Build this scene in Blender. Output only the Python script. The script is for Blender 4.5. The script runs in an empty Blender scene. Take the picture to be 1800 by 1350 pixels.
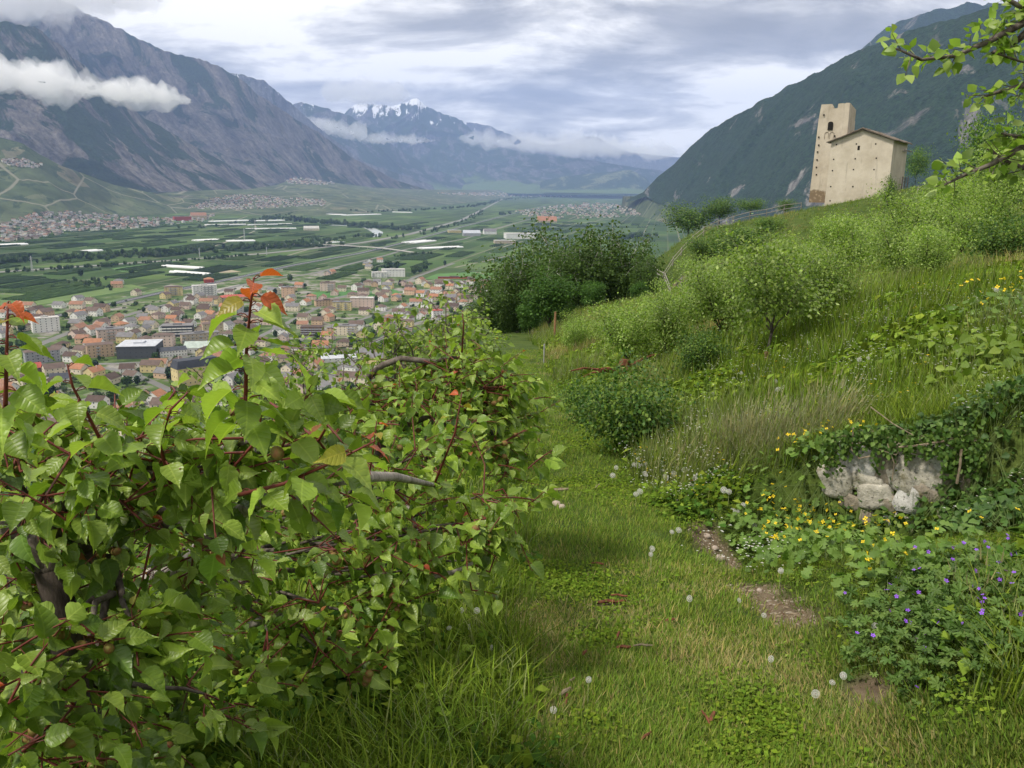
import bpy, math, random
import numpy as np
from mathutils import Vector, Matrix

# ---------------------------------------------------------------- camera, sky, sun, exposure
scene = bpy.context.scene
C = scene.collection
PITCH, ROLL, FPX = math.radians(13.5), math.radians(0.85), 1457.0
EYE = np.array([0.0, 0.0, 1.6])
V = -183.4                                   # height of the valley floor (the path under the camera is about 0)
_F = np.array([0, math.cos(PITCH), -math.sin(PITCH)]); _R0 = np.array([1.0, 0, 0]); _U0 = np.array([0, math.sin(PITCH), math.cos(PITCH)])
_R = math.cos(ROLL) * _R0 + math.sin(ROLL) * _U0
_U = -math.sin(ROLL) * _R0 + math.cos(ROLL) * _U0
cam_data = bpy.data.cameras.new('camera'); cam = bpy.data.objects.new('camera', cam_data); C.objects.link(cam)
cam_data.sensor_fit = 'HORIZONTAL'; cam_data.sensor_width = 36.0; cam_data.lens = 36.0 * FPX / 1800.0
cam_data.clip_start = 0.05; cam_data.clip_end = 200000.0
m = Matrix.Identity(4)
for i in range(3):
    m[i][0] = _R[i]; m[i][1] = _U[i]; m[i][2] = -_F[i]; m[i][3] = EYE[i]
cam.matrix_world = m
scene.camera = cam

SUN_EL, SUN_AZ = math.radians(56), math.radians(-118)   # azimuth measured from +Y towards +X: the light comes from behind, over the left shoulder
world = bpy.data.worlds.new('World'); scene.world = world; world.use_nodes = True
def build_world():
    nt = world.node_tree; N = nt.nodes; L = nt.links; N.clear()
    out = N.new('ShaderNodeOutputWorld')
    sky = N.new('ShaderNodeTexSky'); sky.sky_type = 'NISHITA'; sky.sun_disc = False
    sky.sun_elevation = SUN_EL; sky.sun_rotation = SUN_AZ; sky.altitude = 600; sky.dust_density = 2.0
    bg1 = N.new('ShaderNodeBackground'); bg1.inputs[1].default_value = 0.06; L.new(sky.outputs[0], bg1.inputs[0])
    tc = N.new('ShaderNodeTexCoord'); sep = N.new('ShaderNodeSeparateXYZ'); L.new(tc.outputs['Generated'], sep.inputs[0])
    def mth(op, a, b=None, c=None):
        n = N.new('ShaderNodeMath'); n.operation = op
        for k, v in enumerate((a, b, c)):
            if v is None: continue
            if isinstance(v, (int, float)): n.inputs[k].default_value = v
            else: L.new(v, n.inputs[k])
        return n.outputs[0]
    zz = mth('ADD', mth('MAXIMUM', sep.outputs[2], 0.0), 0.22)      # a cloud deck seen in perspective
    u = mth('DIVIDE', sep.outputs[0], zz); v = mth('DIVIDE', sep.outputs[1], zz)
    comb = N.new('ShaderNodeCombineXYZ'); L.new(u, comb.inputs[0]); L.new(v, comb.inputs[1]); comb.inputs[2].default_value = 3.7
    def noise(scale, detail, rough, dist, off, sx=1.0, sy=1.0):
        mp = N.new('ShaderNodeMapping'); L.new(comb.outputs[0], mp.inputs[0]); mp.inputs['Location'].default_value = off; mp.inputs['Scale'].default_value = (sx, sy, 1)
        n = N.new('ShaderNodeTexNoise'); L.new(mp.outputs[0], n.inputs['Vector'])
        n.inputs['Scale'].default_value = scale; n.inputs['Detail'].default_value = detail; n.inputs['Roughness'].default_value = rough; n.inputs['Distortion'].default_value = dist
        return n.outputs[0]
    def ramp(x, pts):
        r = N.new('ShaderNodeValToRGB'); L.new(x, r.inputs[0])
        els = r.color_ramp.elements
        while len(els) < len(pts): els.new(0.5)
        for e, (p, c) in zip(els, pts): e.position = p; e.color = (*c, 1)
        return r.outputs[0]
    big = noise(0.62, 4, 0.55, 0.5, (7.7, 3.1, 0), 0.9, 1.1)
    fine = noise(2.4, 6, 0.62, 0.25, (9.1, 1.4, 0), 0.8, 1.15)
    mixv = mth('ADD', mth('MULTIPLY', big, 0.62), mth('MULTIPLY', fine, 0.38))
    cloud = ramp(mixv, [(0.39, (0.255, 0.242, 0.226)), (0.445, (0.36, 0.345, 0.322)), (0.485, (0.60, 0.575, 0.53)), (0.53, (1.05, 1.0, 0.91))])
    cov = ramp(noise(0.5, 2, 0.55, 0.0, (5.5, 0.7, 0)), [(0.30, (0.90, 0.90, 0.90)), (0.45, (1, 1, 1))])
    bg2 = N.new('ShaderNodeBackground'); L.new(cloud, bg2.inputs[0]); bg2.inputs[1].default_value = 1.0
    mix = N.new('ShaderNodeMixShader'); L.new(cov, mix.inputs[0]); L.new(bg1.outputs[0], mix.inputs[1]); L.new(bg2.outputs[0], mix.inputs[2])
    L.new(mix.outputs[0], out.inputs['Surface'])
build_world()
world.cycles.sampling_method = 'NONE'        # an even overcast dome needs no importance map
sun_data = bpy.data.lights.new('sun', 'SUN'); sun_data.energy = 2.8; sun_data.angle = math.radians(8); sun_data.color = (1.0, 0.93, 0.81)
sun = bpy.data.objects.new('sun', sun_data); C.objects.link(sun)
_sd = Vector((math.sin(SUN_AZ) * math.cos(SUN_EL), math.cos(SUN_AZ) * math.cos(SUN_EL), math.sin(SUN_EL)))
sun.rotation_euler = _sd.to_track_quat('Z', 'Y').to_euler()
scene.view_settings.view_transform = 'Standard'; scene.view_settings.look = 'None'
scene.view_settings.exposure = 0.70; scene.view_settings.gamma = 1.0; scene.view_settings.use_curve_mapping = False
cy = scene.cycles
cy.max_bounces = 8; cy.diffuse_bounces = 2; cy.glossy_bounces = 1; cy.transmission_bounces = 3; cy.volume_bounces = 8; cy.transparent_max_bounces = 6
cy.use_denoising = True; cy.caustics_reflective = False; cy.caustics_refractive = False
cy.sample_clamp_indirect = 4.0

# ---------------------------------------------------------------- helpers
def ray(px, py):
    return _F + _R * ((px - 900.0) / FPX) + _U * ((675.0 - py) / FPX)
def at(px, py, y):
    """point at the true distance y (metres ahead) along the line of sight of a photo pixel"""
    d = ray(px, py); return EYE + d * (y / d[1])
def ground(px, py, z=V):
    d = ray(px, py); return EYE + d * ((z - EYE[2]) / d[2])
def project(p):
    q = np.asarray(p, float) - EYE; f = q @ _F
    return 900 + FPX * (q @ _R) / f, 675 - FPX * (q @ _U) / f

def _hash(ix, iy, seed):
    h = (ix.astype(np.int64) * 374761393 + iy.astype(np.int64) * 668265263 + seed * 982451653) & 0xffffffff
    h = ((h ^ (h >> 13)) * 1274126177) & 0xffffffff
    return ((h ^ (h >> 16)) & 0xffff) / 65535.0
def vnoise(x, y, seed=0):
    x = np.asarray(x, float); y = np.asarray(y, float)
    ix = np.floor(x); iy = np.floor(y); fx = x - ix; fy = y - iy
    fx = fx * fx * fx * (fx * (fx * 6 - 15) + 10); fy = fy * fy * fy * (fy * (fy * 6 - 15) + 10)
    a = _hash(ix, iy, seed); b = _hash(ix + 1, iy, seed); c = _hash(ix, iy + 1, seed); d = _hash(ix + 1, iy + 1, seed)
    return (a * (1 - fx) + b * fx) * (1 - fy) + (c * (1 - fx) + d * fx) * fy
def fbm(x, y, octv=5, seed=0, gain=0.5):
    s = 0; a = 1.0; t = 0
    for o in range(octv):
        s = s + a * vnoise(x * 2 ** o + 17.3 * o, y * 2 ** o - 9.1 * o, seed + o); t += a; a *= gain
    return s / t
def ridged(x, y, octv=5, seed=0, gain=0.5):
    s = 0; a = 1.0; t = 0
    for o in range(octv):
        s = s + a * (1 - np.abs(2 * vnoise(x * 2 ** o + 5.7 * o, y * 2 ** o + 3.3 * o, seed + o) - 1)); t += a; a *= gain
    return s / t
def sstep(a, b, x):
    t = np.clip((np.asarray(x, float) - a) / (b - a), 0, 1); return t * t * (3 - 2 * t)

def mesh_np(name, verts, faces, uv=None, mats=None, mat_idx=None, smooth=False, attrs=None):
    """verts (n,3); faces: (m,k) int array or a list of lists"""
    me = bpy.data.meshes.new(name)
    verts = np.asarray(verts, dtype=np.float32)
    if isinstance(faces, np.ndarray):
        k = faces.shape[1]; nf = len(faces)
        loops = faces.astype(np.int32).ravel(); starts = np.arange(0, nf * k, k, dtype=np.int32); tot = np.full(nf, k, dtype=np.int32)
    else:
        nf = len(faces); tot = np.array([len(f) for f in faces], dtype=np.int32)
        loops = np.array([i for f in faces for i in f], dtype=np.int32); starts = np.concatenate([[0], np.cumsum(tot)[:-1]]).astype(np.int32) if nf else np.zeros(0, np.int32)
    me.vertices.add(len(verts)); me.vertices.foreach_set('co', verts.ravel())
    me.loops.add(len(loops)); me.loops.foreach_set('vertex_index', loops)
    me.polygons.add(nf); me.polygons.foreach_set('loop_start', starts); me.polygons.foreach_set('loop_total', tot)
    me.polygons.foreach_set('use_smooth', np.full(nf, bool(smooth)))
    if mat_idx is not None: me.polygons.foreach_set('material_index', np.asarray(mat_idx, dtype=np.int32))
    if uv is not None:
        l = me.uv_layers.new(name='UVMap'); l.data.foreach_set('uv', np.asarray(uv, dtype=np.float32)[loops].ravel())
    for an, av in (attrs or {}).items():
        av = np.asarray(av, dtype=np.float32)
        if av.ndim == 1:
            a = me.attributes.new(an, 'FLOAT', 'POINT'); a.data.foreach_set('value', av)
        else:
            a = me.attributes.new(an, 'FLOAT_COLOR', 'POINT')
            a.data.foreach_set('color', np.concatenate([av, np.ones((len(av), 1), np.float32)], 1).ravel())
    for mt in (mats or []): me.materials.append(mt)
    me.update()
    return me

class MB:
    """collects simple solids into one mesh"""
    def __init__(self): self.v = []; self.f = []; self.mi = []; self.m = 0
    def add(self, vs, fs):
        o = len(self.v); self.v += [tuple(p) for p in vs]; self.f += [[i + o for i in f] for f in fs]; self.mi += [self.m] * len(fs); return self
    def box(self, x0, x1, y0, y1, z0, z1):
        return self.add([(x0,y0,z0),(x1,y0,z0),(x1,y1,z0),(x0,y1,z0),(x0,y0,z1),(x1,y0,z1),(x1,y1,z1),(x0,y1,z1)],
                        [[0,3,2,1],[4,5,6,7],[0,1,5,4],[1,2,6,5],[2,3,7,6],[3,0,4,7]])
    def tube(self, pts, radii, n=6, cap=True):
        pts = [np.asarray(p, float) for p in pts]; o = len(self.v); k = len(pts)
        ref = np.array([0.31, 0.17, 0.93])
        for i, p in enumerate(pts):
            t = pts[min(i + 1, k - 1)] - pts[max(i - 1, 0)]; t = t / (np.linalg.norm(t) + 1e-9)
            a = np.cross(t, ref); la = np.linalg.norm(a)
            a = a / la if la > 1e-3 else np.array([1.0, 0, 0]); b = np.cross(t, a)
            r = radii[i] if hasattr(radii, '__len__') else radii
            for j in range(n):
                q = 2 * math.pi * j / n; self.v.append(tuple(p + r * (a * math.cos(q) + b * math.sin(q))))
        fs = []
        for i in range(k - 1):
            for j in range(n):
                fs.append([o + i*n + j, o + i*n + (j+1) % n, o + (i+1)*n + (j+1) % n, o + (i+1)*n + j])
        if cap: fs.append([o + j for j in range(n)][::-1]); fs.append([o + (k-1)*n + j for j in range(n)])
        self.f += fs; self.mi += [self.m] * len(fs); return self
    def mesh(self, name, mats, smooth=False):
        return mesh_np(name, np.array(self.v) if self.v else np.zeros((0, 3)), self.f, mats=mats if isinstance(mats, list) else [mats], mat_idx=self.mi, smooth=smooth)

def link(name, me, parent=None, loc=None, rot=None, scale=None):
    o = bpy.data.objects.new(name, me); C.objects.link(o)
    if parent is not None: o.parent = parent
    if loc is not None: o.location = loc
    if rot is not None: o.rotation_euler = rot
    if scale is not None: o.scale = scale
    return o
def tag(o, label=None, cat=None, group=None, kind=None):
    if label: o['label'] = label
    if cat: o['category'] = cat
    if group: o['group'] = group
    if kind: o['kind'] = kind
    return o
def empty(name, loc, rz=0.0):
    o = link(name, None, loc=loc); o.rotation_euler = (0, 0, rz); o.empty_display_size = 0.1; return o

# ---- materials
class Mat:
    def __init__(self, name, rough=0.8, spec=0.3):
        self.m = bpy.data.materials.new(name); self.m.use_nodes = True
        nt = self.m.node_tree; self.nt = nt; self.N = nt.nodes; self.L = nt.links; self.N.clear()
        self.out = self.N.new('ShaderNodeOutputMaterial'); self.b = self.N.new('ShaderNodeBsdfPrincipled')
        self.L.new(self.b.outputs[0], self.out.inputs['Surface'])
        self.b.inputs['Roughness'].default_value = rough; self.b.inputs['Specular IOR Level'].default_value = spec
    def new(self, t, **kw):
        n = self.N.new(t)
        for k, v in kw.items(): setattr(n, k, v)
        return n
    def lk(self, a, b): self.L.new(a, b)
    def setin(self, sock, v):
        if isinstance(v, (int, float)): sock.default_value = v
        elif isinstance(v, tuple): sock.default_value = v if len(v) == 4 or sock.type == 'VECTOR' else (*v, 1)
        else: self.L.new(v, sock)
    def math(self, op, a, b=None, clamp=False):
        n = self.N.new('ShaderNodeMath'); n.operation = op; n.use_clamp = clamp
        self.setin(n.inputs[0], a)
        if b is not None: self.setin(n.inputs[1], b)
        return n.outputs[0]
    def coord(self, kind='Object'):
        return self.N.new('ShaderNodeTexCoord').outputs[kind]
    def pos(self): return self.N.new('ShaderNodeNewGeometry').outputs['Position']
    def mapping(self, vec, scale=(1, 1, 1), loc=(0, 0, 0), rot=(0, 0, 0)):
        n = self.N.new('ShaderNodeMapping'); self.L.new(vec, n.inputs[0])
        n.inputs['Scale'].default_value = scale; n.inputs['Location'].default_value = loc; n.inputs['Rotation'].default_value = rot
        return n.outputs[0]
    def noise(self, vec, scale, detail=4, rough=0.55, dist=0.0):
        n = self.N.new('ShaderNodeTexNoise'); self.L.new(vec, n.inputs['Vector'])
        n.inputs['Scale'].default_value = scale; n.inputs['Detail'].default_value = detail; n.inputs['Roughness'].default_value = rough; n.inputs['Distortion'].default_value = dist
        return n.outputs[0]
    def voro(self, vec, scale, out='Distance', feature='F1'):
        n = self.N.new('ShaderNodeTexVoronoi'); n.feature = feature; self.L.new(vec, n.inputs['Vector']); n.inputs['Scale'].default_value = scale
        return n.outputs[out]
    def ramp(self, x, pts, interp='LINEAR'):
        r = self.N.new('ShaderNodeValToRGB'); self.L.new(x, r.inputs[0]); r.color_ramp.interpolation = interp
        els = r.color_ramp.elements
        while len(els) < len(pts): els.new(0.5)
        for e, (p, c) in zip(els, pts):
            e.position = p; e.color = (c, c, c, 1) if isinstance(c, (int, float)) else (*c, 1)
        return r.outputs[0]
    def mix(self, f, a, b, blend='MIX'):
        n = self.N.new('ShaderNodeMix'); n.data_type = 'RGBA'; n.blend_type = blend
        self.setin(n.inputs[0], f); self.setin(n.inputs[6], a); self.setin(n.inputs[7], b)
        return n.outputs[2]
    def base(self, c): self.setin(self.b.inputs['Base Color'], c); return self
    def bump(self, h, strength=0.5, dist=0.1):
        n = self.N.new('ShaderNodeBump'); self.L.new(h, n.inputs['Height']); n.inputs['Strength'].default_value = strength; n.inputs['Distance'].default_value = dist
        self.L.new(n.outputs[0], self.b.inputs['Normal']); return self
    def attr(self, name, out='Color'):
        n = self.N.new('ShaderNodeAttribute'); n.attribute_name = name; return n.outputs[out]
    def objinfo(self, out='Random'): return self.N.new('ShaderNodeObjectInfo').outputs[out]
def flat(name, col, rough=0.8, var=0.12, scale=0.6, spec=0.3):
    """one colour with a little blotchy wear, kept where the thing is"""
    M = Mat(name, rough, spec); n = M.noise(M.coord('Object'), scale, 5, 0.6)
    d = tuple(max(0, c * (1 - var)) for c in col); l = tuple(min(1, c * (1 + var)) for c in col)
    M.base(M.ramp(n, [(0.3, d), (0.7, l)])); return M.m
# ---------------------------------------------------------------- plant tools
def rng(seed): return np.random.default_rng(seed)
def unit(a): return a / (np.linalg.norm(a, axis=-1, keepdims=True) + 1e-9)
def leaf_template(rows, width, fold=0.22, droop=0.18, wave=0.0, seed=0, cut=None):
    """a leaf of length 1 along +y, normal +z: rows of (t, half width); returns verts, faces"""
    r = rng(seed); vs = []; idx = []
    for t, w in rows:
        z = -droop * t * t; w = w * width
        if w <= 1e-4: idx.append([len(vs)]); vs.append((0, t, z))
        else:
            dz = fold * w; wl, wr = (r.uniform(-wave, wave) for _ in range(2))
            idx.append([len(vs), len(vs) + 1, len(vs) + 2]); vs += [(-w, t, z + dz + wl), (0, t, z), (w, t, z + dz + wr)]
    fs = []
    for a, b in zip(idx[:-1], idx[1:]):
        if len(a) == 3 and len(b) == 3: fs += [[a[0], a[1], b[1]], [a[0], b[1], b[0]], [a[1], a[2], b[2]], [a[1], b[2], b[1]]]
        elif len(a) == 1: fs += [[a[0], b[1], b[0]], [a[0], b[2], b[1]]]
        else: fs += [[a[0], a[1], b[0]], [a[1], a[2], b[0]]]
    return np.array(vs, float), np.array(fs, int)
APRI_ROWS = [(0, 0), (0.04, .17), (0.09, .30), (0.14, .33), (0.20, .41), (0.26, .415), (0.33, .46), (0.40, .435), (0.47, .44), (0.54, .385), (0.60, .36), (0.67, .28), (0.73, .22), (0.80, .13), (0.88, .055), (1.0, 0)]
SIMPLE_ROWS = [(0, 0), (0.35, .45), (0.7, .30), (1.0, 0)]
T_APRI = [leaf_template(APRI_ROWS, 0.74, f, d, w, s) for s, (f, d, w) in enumerate(((.45, .25, .035), (.25, .50, .04), (.75, .12, .03), (.3, -.15, .045), (.55, .65, .035), (.95, .3, .03)))]
T_SIMPLE = [leaf_template(SIMPLE_ROWS, w, f, d, .02, s) for s, (w, f, d) in enumerate(((.95, .3, .2), (.85, .1, .4), (.9, .45, .05)))]
T_QUAD = [(np.array([(0, 0, 0), (-.36, .5, .06), (.36, .5, .1), (0, 1, -.1)], float), np.array([[0, 2, 1], [1, 2, 3]]))]

def frames(d, n):
    d = unit(d); n = n - d * np.sum(d * n, -1, keepdims=True); n = unit(n); s = np.cross(d, n); return s, d, n
def merge_leaves(name, base, d, n, length, tint, templates, tid, mat):
    """all the given leaves as one mesh"""
    s, d, n = frames(d, n); Vs = []; Fs = []; Ts = []; Us = []; o = 0
    for k, (tv, tf) in enumerate(templates):
        w = np.nonzero(tid == k)[0]
        if not len(w): continue
        L = length[w][:, None, None]
        P = base[w][:, None] + L * (tv[None, :, 0:1] * s[w][:, None] + tv[None, :, 1:2] * d[w][:, None] + tv[None, :, 2:3] * n[w][:, None])
        F = tf[None] + (np.arange(len(w)) * len(tv))[:, None, None] + o
        Vs.append(P.reshape(-1, 3)); Fs.append(F.reshape(-1, 3)); Ts.append(np.repeat(tint[w], len(tv), 0)); o += len(w) * len(tv); Us.append(np.tile(tv[:, :2], (len(w), 1)))
    return mesh_np(name, np.concatenate(Vs), np.concatenate(Fs), uv=np.concatenate(Us), mats=[mat], smooth=True, attrs={'tint': np.concatenate(Ts)})

def mat_leaf(name, transl=0.35, rough=0.42, spec=0.4, under=1.0, vary=0.25, veins=0.0):
    M = Mat(name, rough, spec); t = M.attr('tint')
    rnd = M.objinfo('Random'); k = M.math('ADD', M.math('MULTIPLY', rnd, vary), 1.0 - vary / 2)
    hsv = M.new('ShaderNodeHueSaturation'); M.lk(t, hsv.inputs['Color']); M.lk(k, hsv.inputs['Value'])
    c = hsv.outputs[0]
    if under > 1.0:
        pale = M.mix(1.0, c, (under, under * 0.97, under * 1.25), 'MULTIPLY')
        c = M.mix(M.new('ShaderNodeNewGeometry').outputs['Backfacing'], c, pale)
    if veins:                                               # pale midrib and side veins, drawn along the leaf
        sp = M.new('ShaderNodeSeparateXYZ'); M.lk(M.coord('UV'), sp.inputs[0]); ax = M.math('ABSOLUTE', sp.outputs[0])
        rib = M.ramp(ax, [(0.008, 0.55), (0.03, 0.0)]); fr = M.math('FRACT', M.math('MULTIPLY', M.math('SUBTRACT', sp.outputs[1], M.math('MULTIPLY', ax, 0.75)), 7.0))
        vein = M.math('MAXIMUM', rib, M.ramp(fr, [(0.0, 0.30), (0.10, 0.0)])); c = M.mix(vein, c, M.mix(1.0, c, (1.7, 1.5, 1.9), 'MULTIPLY'))
        M.bump(M.ramp(fr, [(0.0, 0.0), (0.25, 1.0), (0.75, 1.0), (1.0, 0.0)]), 0.35, 0.002)
    M.base(c)
    tr = M.new('ShaderNodeBsdfTranslucent'); M.lk(M.mix(1.0, c, (1.15, 1.25, 0.55), 'MULTIPLY'), tr.inputs[0])
    mx = M.new('ShaderNodeMixShader'); mx.inputs[0].default_value = transl; M.lk(M.b.outputs[0], mx.inputs[1]); M.lk(tr.outputs[0], mx.inputs[2])
    M.lk(mx.outputs[0], M.out.inputs['Surface']); return M.m
ML_APRI = mat_leaf('apricot_leaf', 0.34, 0.40, 0.45, 1.35, 0.35, 1)
ML_APPLE = mat_leaf('apple_leaf', 0.32, 0.45, 0.4, 1.8, 0.25)
ML_BIRCH = mat_leaf('birch_leaf', 0.30, 0.6, 0.25, 1.0, 0.2)
ML_WEED = mat_leaf('weed_leaf', 0.28, 0.55, 0.3, 1.15, 0.35)
def mat_blade(name, transl=0.3):
    M = Mat(name); t = M.attr('tint'); M.N.remove(M.b); df = M.new('ShaderNodeBsdfDiffuse'); M.lk(t, df.inputs[0]); tr = M.new('ShaderNodeBsdfTranslucent'); M.lk(t, tr.inputs[0])
    mx = M.new('ShaderNodeMixShader'); mx.inputs[0].default_value = transl; M.lk(df.outputs[0], mx.inputs[1]); M.lk(tr.outputs[0], mx.inputs[2]); M.lk(mx.outputs[0], M.out.inputs['Surface']); return M.m
ML_GRASS = mat_blade('grass_blade')
def mat_bark(name, lo, hi, sc=18.0, stripes=False):
    M = Mat(name, 0.9, 0.15); p = M.coord('Object')
    n = M.noise(M.mapping(p, scale=(1, 1, 0.35)), sc, 6, 0.7)
    c = M.ramp(n, [(0.33, lo), (0.62, hi)])
    if stripes:
        c = M.mix(M.ramp(M.noise(M.mapping(p, scale=(0.6, 0.6, 5.0)), 2.0, 3, 0.6), [(0.56, 0.0), (0.6, 1.0)]), c, (0.03, 0.028, 0.025))
    M.base(c); M.bump(n, 0.7, 0.01); return M.m
MB_APRI = mat_bark('apricot_bark', (0.045, 0.034, 0.028), (0.17, 0.145, 0.125), 26)
MB_GREY = mat_bark('grey_apricot_bark', (0.13, 0.115, 0.10), (0.42, 0.38, 0.34), 30)
MB_DARK = mat_bark('dark_bark', (0.020, 0.016, 0.013), (0.075, 0.060, 0.050), 24)
MB_BIRCH = mat_bark('birch_bark', (0.30, 0.28, 0.25), (0.62, 0.60, 0.56), 3, True)
MB_TWIG = flat('red_twig', (0.13, 0.030, 0.022), 0.5, 0.3, 12)
MB_DEAD = mat_bark('dead_wood', (0.10, 0.075, 0.05), (0.33, 0.27, 0.19), 20)
MB_RUST = mat_bark('reddish_rotten_wood', (0.06, 0.022, 0.013), (0.22, 0.085, 0.05), 20)

G_APRI = np.array([(0.130, 0.215, 0.022), (0.170, 0.265, 0.029), (0.215, 0.320, 0.040), (0.270, 0.380, 0.060), (0.090, 0.165, 0.019)])
G_YOUNG = np.array([(0.30, 0.30, 0.035), (0.36, 0.14, 0.035), (0.42, 0.085, 0.03)])

def curve3(a, b, sag, n=7, r=None, wob=0.0, start_dir=None):
    a = np.asarray(a, float); b = np.asarray(b, float); t = np.linspace(0, 1, n)[:, None]
    m_ = (a + b) / 2 + np.array([0, 0, sag]) if start_dir is None else a + np.asarray(start_dir, float)
    p = (1 - t) ** 2 * a + 2 * t * (1 - t) * m_ + t * t * b
    if wob and r is not None:
        k = r.normal(0, wob, p.shape); k[0] = 0; k[-1] = 0; p = p + k
    return p
def twig_leaves(r, a, b, n, ll, wind, droop, tint_fn, spiral=True):
    """leaves set along one twig from a to b; returns rows base, dir, normal, length, tint"""
    ax = unit(b - a); out = []
    side = unit(np.cross(ax, np.array([0.2, 0.3, 0.9]))); up2 = np.cross(ax, side)
    for i in range(n):
        t = 0.12 + 0.9 * i / max(1, n - 1); p = a + (b - a) * min(t, 1.0)
        q = 2.4 * i + r.uniform(-.5, .5); rad = side * math.cos(q) + up2 * math.sin(q)
        d = unit(rad * 0.75 + ax * (0.35 + 0.5 * t) + wind + np.array([0, 0, -droop]) + r.normal(0, 0.22, 3))
        nn = unit(np.array([0, 0, 1.0]) + rad * 0.3 + r.normal(0, 0.58, 3))
        L = ll * r.uniform(0.5, 1.2) * (0.55 if t > 0.97 else 1.0) * (1 - 0.25 * max(0, t - 0.7))
        out.append((p + d * L * 0.32, d, nn, L, tint_fn(r, t), p))
    return out


def rods(A, B, r):
    """thin three-sided rods from A to B, all in one array pair"""
    A = np.asarray(A, float); B = np.asarray(B, float); n = len(A); d = unit(B - A); a = unit(np.cross(d, np.array([.31, .17, .93]))); b = np.cross(d, a); Vs = []
    for q in range(3):
        o = (a * math.cos(2.094 * q) + b * math.sin(2.094 * q)) * r; Vs += [A + o, B + o * .8]
    P = np.stack(Vs, 1).reshape(-1, 3); base = (np.arange(n) * 6)[:, None, None]; F = np.array([[0, 2, 3, 1], [2, 4, 5, 3], [4, 0, 1, 5]])[None] + base; return P, F.reshape(-1, 4)
# ---------------------------------------------------------------- terrain of the near hillside
WA = np.array([2.30, 6.00]); WB = np.array([3.45, 5.05])            # line of the old retaining wall
_wd = (WB - WA) / np.linalg.norm(WB - WA); _wn = np.array([-_wd[1], _wd[0]])
if _wn[1] < 0: _wn = -_wn
def path_mid(y): return 0.50 + 0.10 * np.sin(np.asarray(y) * 0.22 + 0.6)
def hill_z(x, y, rough=True):
    x = np.asarray(x, float); y = np.asarray(y, float)
    z = -0.15 * y
    d = np.maximum(x - (path_mid(y) + 0.72), 0); e = np.maximum((path_mid(y) - 0.72) - x, 0)
    z = z + np.where(d > 0, 0.42 * np.minimum(d, 3.5) * sstep(-0.1, 0.5, d) + 0.22 * np.maximum(d - 3.5, 0), 0)
    z = z - (0.10 * np.minimum(e, 0.9) + 0.45 * np.maximum(e - 0.9, 0))
    z = z - 0.32 * np.maximum(0, y - 62) * (1 - sstep(7, 19, x))
    z = z + 6.6 * np.exp(-((y - 106) / 21.0) ** 2) * sstep(11, 24, x)
    z = z - 0.42 * np.maximum(0, y - 138) - 0.1 * np.maximum(0, y - 115)
    s = (x - WA[0]) * _wn[0] + (y - WA[1]) * _wn[1]; t = (x - WA[0]) * _wd[0] + (y - WA[1]) * _wd[1]
    win = sstep(-0.7, 0.0, t) * (1 - sstep(1.5, 2.6, t)); z = z + win * (0.08 * sstep(-0.06, 0.10, s) * np.exp(-np.maximum(s, 0) / 1.3) - 0.52 * (1 - sstep(-0.03, 0.05, s)) * sstep(-1.9, -0.2, s))
    if rough:
        off = sstep(0.0, 1.2, d + e)
        z = z + (fbm(x / 7.0, y / 7.0, 3, 11) - 0.5) * 0.55 * off * sstep(0.5, 4, d + e) + (fbm(x / 0.9, y / 0.9, 3, 23) - 0.5) * (0.05 + 0.10 * off)
        z = z + (fbm(x / 30.0, y / 30.0, 3, 31) - 0.5) * 1.8 * sstep(15, 60, np.hypot(x, y))
    return np.maximum(z, V - 2)
def on_hill(px, py, maxd=400):
    """where the line of sight of a photo pixel meets the hillside"""
    d = ray(px, py); t = np.concatenate([np.arange(0.5, 20, 0.02), np.arange(20, maxd, 0.2)])
    p = EYE[None] + d[None] * t[:, None]
    k = np.argmax(p[:, 2] < hill_z(p[:, 0], p[:, 1]))
    return p[k] if p[k, 2] < hill_z(p[k, 0], p[k, 1]) else p[-1]
def hz(x, y): return float(hill_z(np.array([x]), np.array([y]))[0])

def graded(*seg):
    out = []
    for a, b, n in seg: out.append(np.linspace(a, b, n, endpoint=False))
    return np.concatenate(out + [np.array([seg[-1][1]])])
def grid_faces(nx, ny):
    i, j = np.meshgrid(np.arange(nx - 1), np.arange(ny - 1), indexing='ij'); a = (i * ny + j).ravel()
    return np.stack([a, a + ny, a + ny + 1, a + 1], 1)

def mat_hill():
    M = Mat('hillside_soil_and_turf', 0.95, 0.1); p = M.pos()
    g = M.ramp(M.noise(p, 0.9, 6, 0.62), [(0.30, (0.045, 0.072, 0.015)), (0.50, (0.078, 0.125, 0.024)), (0.70, (0.120, 0.155, 0.040))])
    fine = M.ramp(M.noise(p, 22.0, 4, 0.7), [(0.35, (0.45, 0.45, 0.42)), (0.65, (1.0, 1.0, 1.0))])
    c = M.mix(1.0, g, fine, 'MULTIPLY')
    soil = M.ramp(M.noise(p, 9.0, 6, 0.7), [(0.3, (0.075, 0.055, 0.036)), (0.7, (0.20, 0.155, 0.105))])
    c = M.mix(M.attr('soil', 'Fac'), c, soil)
    M.base(c); M.bump(M.noise(p, 30.0, 4, 0.7), 0.6, 0.03); return M.m

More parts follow.
